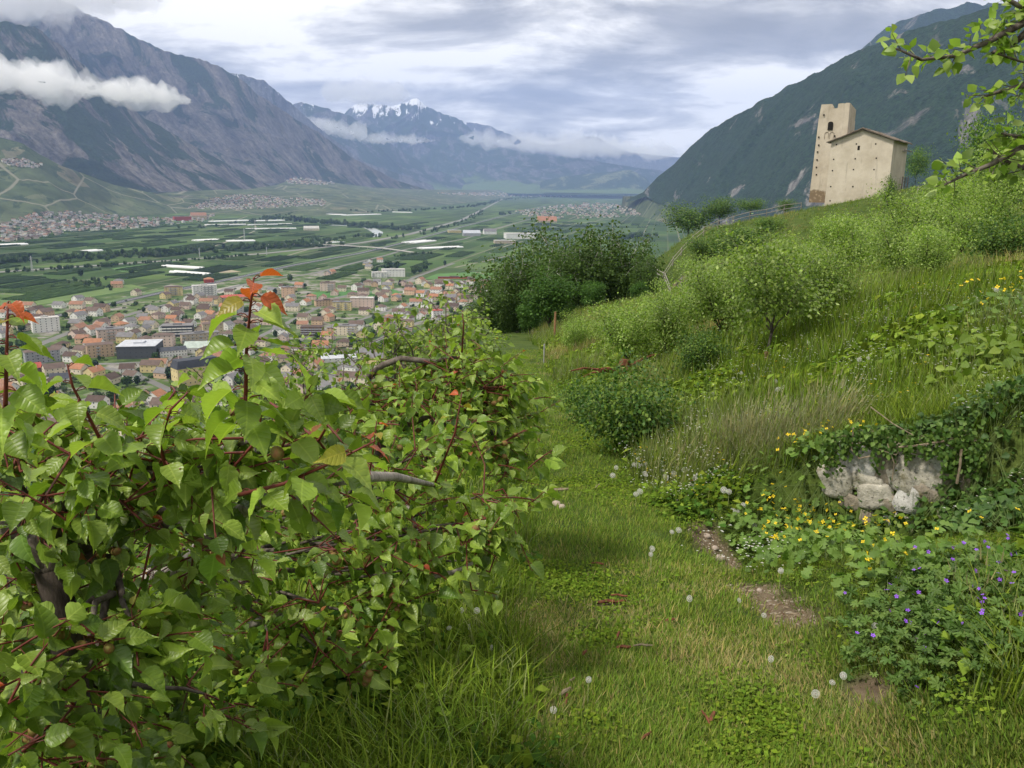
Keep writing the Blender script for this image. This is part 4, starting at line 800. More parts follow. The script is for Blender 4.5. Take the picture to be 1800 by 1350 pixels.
def build_villages():
    """the far villages, each house a few pixels: one mass of simple houses per village"""
    cols_w = np.array([(.66, .64, .60), (.60, .55, .47), (.58, .48, .42), (.52, .50, .46)]); cols_r = np.array([(.15, .115, .10), (.20, .14, .11), (.20, .20, .205), (.26, .15, .10), (.12, .09, .08), (.30, .29, .28)])
    M = Mat('far_houses', .9, .15); M.base(M.attr('tint')); r = rng(71)
    vill = [('far village houses on the plain under the dark mountain', [(900, 372), (950, 366), (1040, 356), (1100, 362), (1128, 378), (1080, 383), (980, 384), (930, 382)], 330, 0), ('village houses at the foot of the vineyard hill', [(0, 425), (0, 395), (60, 376), (120, 372), (190, 378), (260, 385), (380, 378), (370, 388), (250, 402), (130, 408), (40, 425)], 500, 0), ('far village houses on the vineyard fan', [(330, 366), (380, 348), (430, 342), (500, 348), (575, 352), (570, 362), (480, 366), (400, 370)], 420, 1), ('hamlet houses high between the spurs', [(470, 318), (500, 304), (545, 312), (600, 322), (560, 326), (500, 322)], 110, 2), ('hamlet on the terraces of the vineyard hill', [(0, 283), (30, 278), (75, 290), (60, 296), (20, 291)], 50, 3), ('farthest town houses at the end of the plain', [(770, 340), (900, 339), (1020, 342), (1000, 347), (900, 346), (800, 343)], 170, 4)]
    from mathutils.bvhtree import BVHTree
    trees = []
    for ob in bpy.data.objects:
        if ob.name.split('.')[0] == 'hill':
            v = np.zeros(len(ob.data.vertices) * 3, np.float32); ob.data.vertices.foreach_get('co', v); f = np.zeros(len(ob.data.loops), np.int32); ob.data.loops.foreach_get('vertex_index', f); trees.append(BVHTree.FromPolygons(v.reshape(-1, 3).tolist(), f.reshape(-1, 4).tolist()))
    for lb, poly, cnt, lvl in vill:
        xs = [q[0] for q in poly]; ys = [q[1] for q in poly]; Vs = []; Fs = []; Ts = []; o = 0; k = 0; tries = 0
        while k < cnt and tries < 20000:
            tries += 1; px, py = r.uniform(min(xs), max(xs)), r.uniform(min(ys), max(ys)); c = False; j = len(poly) - 1
            for i in range(len(poly)):
                (xi, yi), (xj, yj) = poly[i], poly[j]
                if (yi > py) != (yj > py) and px < (xj - xi) * (py - yi) / (yj - yi) + xi: c = not c
                j = i
            if not c: continue
            dd = Vector(unit(ray(px, py))); hits = [h for h in (t.ray_cast(Vector(EYE), dd)[0] for t in trees) if h is not None]
            if ray(px, py)[2] < 0: hits.append(Vector(gpt(px, py)))
            if not hits: continue
            p = np.array(min(hits, key=lambda h: h[1]))
            if p[1] > 16000: continue
            sc = 1.0 + (p[1] > 7000) * .5; w, d, h = r.uniform(9, 16) * sc, r.uniform(8, 12) * sc, r.uniform(5, 9) * sc; a = AXIS + r.normal(0, .5) + (1.57 if r.random() < .5 else 0); ca, sa = math.cos(a), math.sin(a)
            b = [(-w/2,-d/2,-4),(w/2,-d/2,-4),(w/2,d/2,-4),(-w/2,d/2,-4),(-w/2,-d/2,h),(w/2,-d/2,h),(w/2,d/2,h),(-w/2,d/2,h)]; rf = [(-w/2-.6,-d/2-.6,h-.2),(w/2+.6,-d/2-.6,h-.2),(w/2+.6,d/2+.6,h-.2),(-w/2-.6,d/2+.6,h-.2),(-w/2-.6,0,h+d*.32),(w/2+.6,0,h+d*.32)]
            A = np.array(b + rf); A = np.stack([A[:, 0] * ca - A[:, 1] * sa, A[:, 0] * sa + A[:, 1] * ca, A[:, 2]], 1) + p; Vs.append(A)
            Fs += [[q + o for q in f] for f in ([0,1,5,4],[1,2,6,5],[2,3,7,6],[3,0,4,7],[8,9,13,12],[10,11,12,13],[8,12,11],[9,10,13])]
            Ts.append(np.concatenate([np.repeat(cols_w[r.integers(0, 4)][None] * r.uniform(.8, 1.1), 8, 0), np.repeat(cols_r[r.integers(0, 6)][None] * r.uniform(.8, 1.2), 6, 0)])); o += 14; k += 1
            if r.random() < .45:                                    # a tree beside it
                tv = _blob_cache(bpy.data.meshes['crown']); hh = r.uniform(6, 11); Vs.append(tv[0] * np.array([hh * 1.3, hh * 1.3, hh]) + p + np.array([r.normal(0, 16), r.normal(0, 16), -1])); Fs += [[int(q) + o for q in f] for f in tv[1][::4]]; Ts.append(tv[2]); o += len(tv[0])
        tag(link('village', mesh_np('village', np.concatenate(Vs), Fs, mats=[M.m], attrs={'tint': np.concatenate(Ts)})), lb, 'village', kind='stuff')
def build_greenhouses():
    film = flat('white_tunnel_film', (.66, .67, .67), .45, .06, .05)
    def tunnel(label, a, b, width, n=1):
        p, q = gpt(*a), gpt(*b); v = q - p; ln = np.linalg.norm(v[:2]); root = empty('greenhouse', tuple(p), math.atan2(v[1], v[0])); tag(root, label, 'greenhouse', 'white greenhouses and tunnels')
        for k in range(n):
            m_ = MB(); pr = [(-width / 2, 0), (-width * .48, 2.2), (-width * .3, 3.6), (0, 4.2), (width * .3, 3.6), (width * .48, 2.2), (width / 2, 0)]; m_.add([(0, y, z) for y, z in pr] + [(ln, y, z) for y, z in pr], [[i, i + 1, i + 8, i + 7] for i in range(6)] + [list(range(7)), list(range(7, 14))[::-1]]); link('tunnel', m_.mesh('tunnel', film), parent=root, loc=(0, k * (width + 2), 0))
    for t in ((('pair of white plastic tunnels in the orchards, upper one', (286, 469), (352, 473), 9, 2)), ('pair of white plastic tunnels in the orchards, lower one', (300, 479), (362, 484), 9, 2), ('white greenhouse block at the plain centre, near row', (432, 403), (520, 402), 16, 1), ('white greenhouse block at the plain centre, second row', (360, 396), (432, 395), 16, 1), ('white greenhouse block at the plain centre, third row', (436, 396), (512, 394), 16, 1), ('white greenhouse block at the plain centre, far left row', (374, 390), (440, 388), 22, 2), ('white greenhouse block at the plain centre, far right row', (446, 389), (500, 388), 20, 2), ('long white greenhouse left of the logistics hall', (741, 438), (812, 435), 16, 2), ('white greenhouse behind the long one near the viaduct', (726, 428), (764, 424), 16, 3), ('far white greenhouse by the river trees, left part', (567, 377), (605, 378), 20, 2), ('far white greenhouse by the river trees, right part', (608, 379), (668, 377), 24, 2), ('thin far white greenhouse by the motorway', (690, 373), (724, 374), 14, 1), ('white greenhouse at the left picture edge', (0, 432), (48, 430), 18, 2), ('white tunnels between the belt and the plain', (152, 443), (178, 441), 16, 2), ('long pale shed roofs left of the greenhouses', (345, 424), (385, 422), 16, 2), ('pale shed roofs behind the river belt', (400, 425), (448, 424), 16, 2)): tunnel(*t)
    # red and white stand wall of the sports ground, pylons
    st = flat('galvanised_lattice', (.42, .43, .44), .5, .1)
    for k, (px, py, hp, lb) in enumerate(((57, 478, 28, 'lattice pylon in front of the river belt at the left'), (351, 452, 16, 'lattice pylon in the middle of the river belt'), (430, 424, 22, 'mast beside the pale sheds on the plain'), (469, 448, 14, 'pylon at the end of the viaduct'))):
        p = gpt(px, py); f = np.dot(p - EYE, _F) / FPX; H = hp * f; m_ = MB(); w = H * .045
        for sx, sy in ((-1, -1), (1, -1), (1, 1), (-1, 1)): m_.tube([(sx * w, sy * w, 0), (sx * w * .25, sy * w * .25, H)], .28, 4)
        for q in range(1, 7): z = H * q / 7; s = w * (1 - .75 * q / 7); m_.tube([(-s, -s, z), (s, -s, z), (s, s, z), (-s, s, z), (-s, -s, z)], .18, 3, False)
        for q in (.78, .88): m_.tube([(-H * .10, 0, H * q), (H * .10, 0, H * q)], .25, 4)
        tag(link('pylon', m_.mesh('pylon', st), loc=tuple(p)), lb, 'pylon', 'pylons on the plain')
build_valley_trees()
build_villages()
build_greenhouses()

def build_orchard_rows():
    """rows of low fruit trees filling the parcels of the plain"""
    r = rng(91); ca, sa = math.cos(AXIS), math.sin(AXIS); Vs = []; Fs = []; Ts = []; o = 0; S = np.concatenate([poly_world(v, 20.0) for v in ROADS.values()]); done = []
    G = np.array([(.034, .066, .018), (.045, .085, .022), (.060, .105, .028), (.028, .055, .018)])
    tries = 0
    while len(done) < 170 and tries < 4000:
        tries += 1; px, py = r.uniform(-40, 1150), 392 + 125 * r.random() ** 1.3
        if (py > 500 and px > 100) or py > 545 - px * .10 or (px > 650 and py > 470 and px < 900): continue
        p = gpt(px, py)[:2]; ln, wd = r.uniform(90, 230), r.uniform(30, 80)
        if any(abs((p - q[0]) @ np.array([ca, sa])) < (ln + q[1]) / 2 + 4 and abs((p - q[0]) @ np.array([-sa, ca])) < (wd + q[2]) / 2 + 3 for q in done): continue
        ds = S - p; uu = np.abs(ds @ np.array([ca, sa])); vv = np.abs(ds @ np.array([-sa, ca]))
        if np.any((uu < ln / 2 + 12) & (vv < wd / 2 + 12)) or any(math.hypot(l[3] - p[0], l[4] - p[1]) < l[5] + ln / 2 for l in LAND): continue
        done.append((p, ln, wd)); col = G[r.integers(0, 4)] * r.uniform(.85, 1.2); pitch = 4.5 if p[1] < 2500 else 7.0; k = int(wd / pitch)
        for i in range(k):
            v = -wd / 2 + (i + .5) * pitch; n = int(ln / 16) + 1
            for j in range(n):
                u0 = -ln / 2 + j * ln / n; u1 = u0 + ln / n; h = r.uniform(2.2, 3.4); w = pitch * r.uniform(.26, .36); q = [(u0, v - w, 0), (u1, v - w, 0), (u1, v + w, 0), (u0, v + w, 0), (u0 + .6, v - w * .5, h), (u1 - .6, v - w * .5, h * r.uniform(.85, 1.1)), (u1 - .6, v + w * .5, h), (u0 + .6, v + w * .5, h)]
                Vs += [(p[0] + a * ca - b * sa, p[1] + a * sa + b * ca, V + .02 + z) for a, b, z in q]; Fs += [[o+4,o+5,o+6,o+7],[o,o+1,o+5,o+4],[o+1,o+2,o+6,o+5],[o+2,o+3,o+7,o+6],[o+3,o,o+4,o+7]]; Ts += [col * r.uniform(.8, 1.2)] * 8; o += 8
    print('ROWS', len(done), len(Fs)); tag(link('orchard_rows', mesh_np('orchard_rows', np.array(Vs), Fs, mats=[ML_FAR], attrs={'tint': np.array(Ts)})), 'rows of fruit trees in the parcels of the plain', 'orchard rows', kind='stuff')
build_orchard_rows()
def build_garden_shrubs():
    """hedges and shrubs of the gardens, too small and many to tell apart"""
    r = rng(93); tv = _blob_cache(bpy.data.meshes['crown']); sel = tv[1][::3]; Vs = []; Fs = []; Ts = []; o = 0; S = np.concatenate([poly_world(v, 15.0) for k, v in ROADS.items()]); H = np.array([(h[0], h[1]) for h in TOWN]); n = 0; t = 0
    while n < 1000 and t < 9000:
        t += 1; px, py = r.uniform(0, 890), r.uniform(495, 740)
        if py < (556 - px * .12 if px < 400 else 502): continue
        p = gpt(px, py)[:2]
        if np.min(np.hypot(S[:, 0] - p[0], S[:, 1] - p[1])) < 7 or np.min(np.hypot(H[:, 0] - p[0], H[:, 1] - p[1])) < 7 or any(math.hypot(l[3] - p[0], l[4] - p[1]) < l[5] for l in LAND): continue
        h = r.uniform(1.8, 4.5); w = h * r.uniform(1.2, 2.6); Vs.append((tv[0] - np.array([0, 0, .25])) * np.array([w, w * r.uniform(.6, 1), h]) + np.array([p[0], p[1], V])); Fs.append(sel + o); Ts.append(tv[2] * r.uniform(.8, 1.7) * np.array([1.1, 1.0, .9])); o += len(tv[0]); n += 1
    tag(link('garden_shrubs', mesh_np('garden_shrubs', np.concatenate(Vs), np.concatenate(Fs), mats=[ML_FAR], attrs={'tint': np.concatenate(Ts)})), 'hedges and shrubs in the gardens of the town', 'shrubs', kind='stuff')
build_garden_shrubs()
WIND = np.array([0.42, 0.10, 0.0])
def make_apricot(label, trunk, forks, clumps, seed, n_twig, n_leaf, ll, twig_len, n_single=300, shoots=(), fruit=0, leaf_lo=False, limb_mat=None, group='apricot trees along the path', r0=0.045):
    """an apricot tree: trunk points, fork points, clump centres (world). Largest leaves are single parts, the rest one mass"""
    r = rng(seed); base = trunk[0]; root = empty('apricot_tree', tuple(base)); B = np.asarray(base, float)
    tag(root, label, 'tree', group)
    def part(name, mb, mat, smooth=True): return link(name, mb.mesh(name, mat, smooth), parent=root)
    mb = MB(); k = len(trunk); mb.tube([np.asarray(p) - B for p in trunk], [r0 * (1.25 - 0.5 * i / k) for i in range(k)], 9); part('trunk', mb, MB_DARK if limb_mat is None else limb_mat)
    forks = [np.asarray(f, float) for f in forks]
    for f in forks:
        mb = MB(); mb.tube(curve3(trunk[-1], f, 0.06, 7, r, 0.012) - B, np.linspace(r0 * 0.72, r0 * 0.38, 7), 7); part('branch', mb, MB_APRI if limb_mat is None else limb_mat)
    LV = []; tw = MB(); fr = []
    def tint(rr, t):
        if t > 0.93 and rr.random() < 0.20: return G_YOUNG[rr.integers(0, 3)] * rr.uniform(0.7, 1.0)
        return G_APRI[rr.integers(0, 5)] * rr.uniform(0.8, 1.25)
    for c, rad in clumps:
        c = np.asarray(c, float); src = forks[int(np.argmin([np.linalg.norm(f - c) for f in forks]))]
        br = curve3(src, c, -0.05, 6, r, 0.015); mb = MB(); mb.tube(br - B, np.linspace(r0 * 0.34, 0.004, 6), 6); part('branch', mb, MB_APRI)
        for q in range(n_twig):
            s = c + r.normal(0, rad * 0.42, 3) * np.array([1, 1, 0.8]); dd = unit(r.normal(0, 1, 3) * np.array([1, 1, 0.55]) + np.array([0.25, 0, 0.18]))
            e = s + dd * twig_len * r.uniform(0.6, 1.3); tw.tube(curve3(s, e, 0.01, 4) - B, [0.0032, 0.0028, 0.0022, 0.0014], 4, False)
            if q % 2 == 0: tw.tube(curve3(c, s, 0.0, 3) - B, [0.004, 0.0036, 0.003], 4, False)
            LV += twig_leaves(r, s, e, n_leaf, ll, WIND * 0.8, 0.50, tint)
            if r.random() < 0.5: fr.append(s + dd * 0.05)
    for pts, n, l2, tipred in shoots:                      # long upright summer shoots with young coppery tips
        pts = [np.asarray(p, float) for p in pts]; mb = MB(); mb.tube([p - B for p in pts], np.linspace(0.0055, 0.002, len(pts)), 6); part('shoot', mb, MB_TWIG)
        P = np.array(pts); s_ = np.concatenate([[0], np.cumsum(np.linalg.norm(np.diff(P, axis=0), axis=1))]); s_ /= s_[-1]
        for i in range(n):
            t = (i + 0.6) / n; p = np.array([np.interp(t, s_, P[:, k]) for k in range(3)]); q = 2.4 * i + 0.4
            d = unit(np.array([math.cos(q), math.sin(q) * 0.8, -0.10 + 0.4 * t * t]) + WIND * 0.7 + r.normal(0, 0.12, 3)); L = l2 * (1.05 - 0.45 * t ** 3) * r.uniform(0.85, 1.1) * (0.85 if (tipred and t > 0.85) else 1.0)
            tn = (np.array([0.50, 0.11, 0.03]) if t > 0.88 else np.array([0.30, 0.26, 0.03])) if (tipred and t > 0.82) else G_APRI[r.integers(1, 4)] * r.uniform(0.9, 1.2)
            pe = p + d * L * 0.32; tw.tube(curve3(p, pe, 0.012, 4) - B, 0.0012, 4, False)
            LV.append((pe, d + np.array([0, 0, -0.35]), unit(np.array([0, 0, 1.0]) + r.normal(0, .35, 3) - 0.25 * d), L, tn, p))
    base_ = np.array([l[0] for l in LV]); d_ = np.array([l[1] for l in LV]); n_ = np.array([l[2] for l in LV]); L_ = np.array([l[3] for l in LV]); T_ = np.array([l[4] for l in LV])
    if not leaf_lo:
        P, F = rods(np.array([l[5] for l in LV]) - B, base_ - B, 0.0012); link('leaf_stalks', mesh_np('leaf_stalks', P, F, mats=[MB_TWIG]), parent=root)['kind'] = 'stuff'
    part('twigs', tw, MB_TWIG if not leaf_lo else MB_APRI)['kind'] = 'stuff'
    tmpl = T_SIMPLE if leaf_lo else T_APRI
    tid = r.integers(0, len(tmpl), len(LV))
    vis = np.array([np.linalg.norm(b - EYE) for b in base_]) / L_          # the leaves that show largest come first
    pr = np.array([project(b) for b in base_]); vis = vis + 1e3 * ((pr[:, 0] < -20) | (pr[:, 0] > 1820) | (pr[:, 1] > 1370))
    order = np.argsort(vis); single = order[:n_single]; rest = order[n_single:]
    if len(rest): link('foliage', merge_leaves('foliage', base_[rest] - B, d_[rest], n_[rest], L_[rest], T_[rest], tmpl, tid[rest], ML_APRI), parent=root)['kind'] = 'stuff'
    cache = {}
    S, D, Nn = frames(d_, n_)
    for w in single:
        tq = int(np.argmin(np.linalg.norm(np.concatenate([G_APRI, G_APRI * 1.25, G_APRI * .8, G_YOUNG]) - T_[w], axis=1))); key = (int(tid[w]), tq)
        if key not in cache:
            tv, tf = tmpl[key[0]]; col = np.concatenate([G_APRI, G_APRI * 1.25, G_APRI * .8, G_YOUNG])[tq]
            cache[key] = mesh_np('leaf', tv, tf, uv=tv[:, :2], mats=[ML_APRI], smooth=True, attrs={'tint': np.repeat(col[None], len(tv), 0)})
        o = link('leaf', cache[key], parent=root); mm = Matrix.Identity(4); L = L_[w]
        for i in range(3): mm[i][0] = S[w][i] * L; mm[i][1] = D[w][i] * L; mm[i][2] = Nn[w][i] * L; mm[i][3] = base_[w][i] - B[i]
        o.matrix_local = mm
    if fruit:
        me = fruit_mesh(); r.shuffle(fr); cnt = 0
        for p in fr:
            for q in range(r.integers(1, 4)):
                if cnt >= fruit: break
                o = link('apricot', me, parent=root, loc=tuple(p - B + r.normal(0, 0.018, 3) - np.array([0, 0, .03])), rot=tuple(r.uniform(0, 6, 3))); sc = 0.0155 * r.uniform(0.8, 1.15); o.scale = (sc, sc, sc); cnt += 1
    return root
_fm = []
def fruit_mesh():
    if _fm: return _fm[0]
    nu, nv = 12, 8; vs = []; fs = []
    for j in range(nv + 1):
        ph = math.pi * j / nv
        for i in range(nu):
            th = 2 * math.pi * i / nu; k = 1.0 - 0.10 * math.exp(-((math.sin(th / 2)) / 0.16) ** 2) * math.sin(ph)     # the seam
            vs.append((math.sin(ph) * math.cos(th) * k, 0.9 * math.sin(ph) * math.sin(th) * k, 1.15 * math.cos(ph)))
    for j in range(nv):
        for i in range(nu): fs.append([j*nu+i, (j+1)*nu+i, (j+1)*nu+(i+1) % nu, j*nu+(i+1) % nu])
    M = Mat('unripe_apricot', 0.65, 0.3); p = M.coord('Object')
    M.base(M.ramp(M.noise(p, 1.2, 3, 0.6), [(0.35, (0.17, 0.165, 0.035)), (0.6, (0.20, 0.095, 0.035))])); _fm.append(mesh_np('apricot', np.array(vs), fs, mats=[M.m], smooth=True)); return _fm[0]

def build_apricots():
    # --- the near tree at the left edge of the picture
    cl = [(30, 800, 2.2), (125, 800, 2.1), (215, 810, 2.0), (300, 815, 2.05), (385, 810, 2.0), (455, 770, 1.9), (560, 775, 2.0),
          (80, 870, 2.2), (190, 860, 2.1), (300, 860, 2.2), (420, 850, 2.1), (40, 930, 2.2), (150, 930, 2.3), (270, 930, 2.3), (380, 950, 2.4),
          (60, 1040, 2.3), (190, 1040, 2.5), (330, 1050, 2.6), (50, 1150, 2.4), (170, 1150, 2.5), (300, 1150, 2.7), (60, 1260, 2.3), (180, 1270, 2.5), (300, 1260, 2.7), (-60, 800, 2.2), (-70, 1000, 2.3), (-60, 1200, 2.4), (150, 1120, 1.9), (40, 1190, 1.8), (130, 1240, 1.9), (230, 1120, 2.0), (40, 1320, 1.9), (150, 1330, 2.0), (250, 1320, 2.2), (360, 1220, 2.5)]
    clumps = [(at(x, y, d), 0.19) for x, y, d in cl]
    tb = at(120, 1150, 2.15); gx = tb[0] - 0.05; gy = tb[1] + 0.1
    trunk = [(gx, gy, hz(gx, gy) - 0.1), (gx, gy - .02, hz(gx, gy) + 0.35), tuple(at(112, 1085, 2.2)), tuple(at(85, 1000, 2.2))]
    forks = [at(45, 885, 2.2), at(150, 790, 2.2), at(330, 800, 2.25), at(-60, 900, 2.3), at(200, 985, 2.3), at(120, 1180, 2.35), at(300, 900, 2.4)]
    sh1 = [at(428, 760, 1.75), at(432, 690, 1.72), at(433, 620, 1.70), at(440, 540, 1.68), at(446, 488, 1.66)]
    sh2 = [at(8, 790, 1.62), at(10, 700, 1.60), at(12, 610, 1.60), at(14, 530, 1.60)]
    sh3 = [at(190, 800, 1.9), at(160, 740, 1.88), at(128, 680, 1.86), at(118, 640, 1.85)]
    sh4 = [at(420, 870, 1.8), at(500, 850, 1.75), at(590, 810, 1.72), at(660, 775, 1.70)]
    sh5 = [at(300, 850, 1.9), at(280, 780, 1.88), at(300, 720, 1.86), at(330, 690, 1.85)]
    make_apricot('close apricot tree with dark trunk, unripe fruit and copper-tipped upright shoots', trunk, forks, clumps, 5, 8, 8, 0.082, 0.18,
                 shoots=((sh1, 30, 0.092, True), (sh2, 24, 0.08, True), (sh3, 12, 0.085, False), (sh4, 15, 0.09, True), (sh5, 12, 0.085, False)), fruit=90)
    # --- the next tree, with the thick pale grey limb
    cl = [(690, 860, 3.3), (770, 830, 3.4), (850, 870, 3.3), (880, 910, 3.2), (800, 920, 3.2), (720, 940, 3.2), (630, 930, 3.2), (560, 960, 3.1), (640, 1000, 3.1), (730, 1000, 3.1), (820, 985, 3.15),
          (480, 1020, 3.1), (560, 1060, 3.0), (640, 1080, 3.0), (470, 1110, 2.95), (560, 1140, 2.9), (640, 1140, 2.95), (400, 1080, 3.1), (420, 980, 3.3), (520, 920, 3.4), (590, 880, 3.5), (800, 770, 3.7), (730, 790, 3.6), (330, 960, 3.4), (240, 1000, 3.5), (400, 900, 3.6)]
    clumps = [(at(x, y, d), 0.22) for x, y, d in cl]
    gx, gy = -1.75, 3.75
    trunk = [(gx, gy, hz(gx, gy) - 0.1), (gx + .03, gy, hz(gx, gy) + 0.3), tuple(at(255, 1022, 3.45))]
    forks = [at(330, 985, 3.5), at(445, 885, 3.5), at(540, 850, 3.5), at(690, 838, 3.5), at(480, 1130, 3.1), at(690, 1032, 3.1), at(400, 1085, 3.2), at(520, 1000, 3.3)]
    t2 = make_apricot('apricot tree with a thick pale grey limb reaching out over the grassy path', trunk, forks[:1], clumps, 8, 8, 8, 0.072, 0.16, fruit=60, limb_mat=MB_GREY, shoots=(([at(640, 880, 3.2), at(655, 800, 3.15), at(662, 740, 3.1)], 9, 0.075, True), ([at(760, 860, 3.2), at(800, 760, 3.2), at(812, 690, 3.2)], 10, 0.075, True)))
    B = np.array(t2.location)
    for pts, rr in (([(330, 985, 3.2), (390, 925, 2.5), (440, 888, 2.15), (500, 862, 2.1), (560, 848, 2.1), (640, 838, 2.2), (695, 838, 2.4), (760, 852, 2.8)], (.034, .027, .022, .020, .018, .016, .014, .008)),
                    ([(515, 858, 2.1), (540, 900, 2.08), (556, 918, 2.06)], (.011, .009, .008)), ([(690, 1034, 3.1), (740, 1018, 3.1), (800, 1005, 3.1), (840, 985, 3.1)], (.014, .013, .010, .006)),
                    ([(380, 1130, 3.1), (470, 1085, 3.1), (560, 1080, 3.05)], (.02, .017, .010)), ([(255, 1022, 3.45), (330, 985, 3.5)], (.043, .038)), ([(695, 845, 3.5), (720, 900, 3.4), (735, 935, 3.3)], (.014, .011, .007))):
        mb = MB(); mb.tube([at(*p) - B for p in pts], rr, 9); link('limb', mb.mesh('limb', MB_GREY, True), parent=t2)
    # --- third tree, at the crest of the hedge of foliage
    cl = [(800, 648, 4.9), (765, 672, 4.9), (830, 668, 4.8), (865, 690, 4.7), (715, 675, 5.0), (730, 690, 4.9), (790, 670, 4.7), (850, 680, 4.6), (895, 690, 4.7), (650, 705, 4.9), (690, 700, 4.7), (760, 720, 4.5), (830, 740, 4.5),
          (890, 730, 4.7), (620, 720, 4.7), (860, 790, 4.4), (800, 630, 5.0), (890, 740, 4.9), (660, 760, 4.4), (895, 800, 4.6), (590, 735, 4.8), (740, 700, 4.6)]
    clumps = [(at(x, y, d), 0.22) for x, y, d in cl]
    gx, gy = -0.95, 5.3
    trunk = [(gx, gy, hz(gx, gy) - 0.1), (gx, gy, hz(gx, gy) + 0.4), tuple(at(680, 760, 4.9))]
    t3 = make_apricot('apricot tree further along the path, its arched bare limb above the town roofs', trunk, [at(690, 690, 5.0), at(780, 700, 4.9), at(830, 720, 4.8)], clumps, 13, 12, 8, 0.070, 0.18, fruit=70, shoots=(([at(812, 620, 4.6), at(815, 570, 4.6), at(812, 545, 4.6)], 8, 0.07, False),))
    B = np.array(t3.location); mb = MB(); mb.tube([at(*p) - B for p in ((648, 662, 4.9), (672, 642, 4.9), (705, 630, 4.9), (760, 636, 4.9), (803, 628, 4.9))], (.022, .02, .018, .016, .011), 8); link('limb', mb.mesh('limb', MB_APRI, True), parent=t3)
    # --- trees farther down the row and on the terrace below: simpler leaves
    far = [('small apricot tree in the row, just beyond the one with the arched limb', -0.85, 8.0, 1.9, 1.0, 5), ('small apricot tree halfway down the row beside the path', -0.90, 11.0, 1.75, 1.0, 5), ('last but one apricot tree at the far end of the row', -1.0, 14.5, 1.7, 1.0, 5), ('last apricot tree of the row, before the wood', -1.0, 18.5, 1.7, 1.0, 5),
           ('apricot tree on the terrace below, showing behind the close tree', -2.9, 4.6, 1.7, 1.2, 4), ('apricot tree on the lower terrace beside the grey-limbed one', -2.2, 6.6, 1.9, 1.25, 4), ('lower terrace apricot tree nearest the picture edge', -3.9, 6.2, 1.9, 1.3, 4), ('apricot tree low on the slope below the arched limb', -2.4, 9.5, 2.0, 1.3, 4), ('apricot tree deepest down the lower terrace', -4.6, 9.5, 2.2, 1.4, 4)]
    for k, (lb, x, y, h, rad, nt) in enumerate(far):
        r = rng(100 + k); z = hz(x, y); clumps = []
        for q in range(26):
            dd = unit(r.normal(0, 1, 3)); pp = np.array([x, y, z + h * 0.58]) + dd * np.array([rad, rad, h * 0.40]) * r.uniform(0.35, 0.95); clumps.append((pp, 0.24))
        forks = [(x + 0.3 * math.cos(a), y + 0.3 * math.sin(a), z + h * 0.45) for a in (0.3, 2.0, 3.6, 5.2)]
        make_apricot(lb, [(x, y, z - 0.1), (x, y, z + 0.25), (x + .03, y, z + h * 0.28)], forks, clumps, 200 + k, 9 if k < 4 else 8, 7, 0.072, 0.18, n_single=0, leaf_lo=True, fruit=0)
build_apricots()
# ---------------------------------------------------------------- grass, weeds and flowers of the path and the meadow
def tuft_t(nb, h, rad, width, tints, seed, bend=0.5, heads=None, lod=0):
    """a tuft of blades: returns verts, triangles, tints"""
    r = rng(seed); Vs = []; Fs = []; Ts = []
    for k in range(nb):
        a = r.uniform(0, 6.283); q = rad * math.sqrt(r.random()); hh = r.uniform(*h); az = a + r.normal(0, 0.9)
        out = np.array([math.cos(az), math.sin(az), 0]); sd = np.array([-out[1], out[0], 0]); be = bend * r.uniform(0.2, 1.0) * hh; w = width * r.uniform(0.7, 1.3)
        b = np.array([q * math.cos(a), q * math.sin(a), -0.01]); tp = b + out * be + np.array([0, 0, hh * (0.95 - 0.25 * r.random())]); o = len(Vs); c = np.array(tints[r.integers(0, len(tints))]) * r.uniform(0.75, 1.25)
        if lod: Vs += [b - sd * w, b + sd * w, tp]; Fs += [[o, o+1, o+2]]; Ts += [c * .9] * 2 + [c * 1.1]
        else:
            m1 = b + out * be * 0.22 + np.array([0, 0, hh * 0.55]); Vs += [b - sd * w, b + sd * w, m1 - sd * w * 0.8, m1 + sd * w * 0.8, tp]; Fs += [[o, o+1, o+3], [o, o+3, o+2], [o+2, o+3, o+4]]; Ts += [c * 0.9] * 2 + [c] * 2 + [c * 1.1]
        if heads is not None and r.random() < heads[0]:
            hl, hw, hc = heads[1:]; o = len(Vs); dr = unit(tp - b); Vs += [tp - sd * hw, tp + sd * hw, tp + dr * hl]; Fs += [[o, o+1, o+2]]; Ts += [np.array(hc)] * 3
    return np.array(Vs), np.array(Fs), np.array(Ts)
def leafy_t(n, rad, h, ll, templates, tints, seed, up=1.0):
    r = rng(seed); a = r.uniform(0, 6.283, n); q = rad * np.sqrt(r.random(n)); z = h * r.uniform(0.15, 1.0, n) * np.sqrt(np.maximum(0.05, 1 - (q / (rad * 1.05)) ** 2))
    base = np.stack([q * np.cos(a), q * np.sin(a), z], 1); out = np.stack([np.cos(a), np.sin(a), 0 * a], 1)
    d = unit(out * 0.8 + r.normal(0, 0.45, (n, 3)) + np.array([0, 0, 0.05])); nn = unit(np.array([0, 0, up]) + out * 0.35 + r.normal(0, 0.3, (n, 3))); s, d, nn = frames(d, nn); Vs = []; Fs = []; Ts = []; o = 0
    for k in range(n):
        tv, tf = templates[r.integers(0, len(templates))]; Vs.append(base[k] + ll * r.uniform(.6, 1.2) * (tv[:, :1] * s[k] + tv[:, 1:2] * d[k] + tv[:, 2:] * nn[k])); Fs.append(tf + o); o += len(tv)
        Ts.append(np.repeat((np.array(tints[r.integers(0, len(tints))]) * r.uniform(.7, 1.3))[None], len(tv), 0))
    return np.concatenate(Vs), np.concatenate(Fs), np.concatenate(Ts)
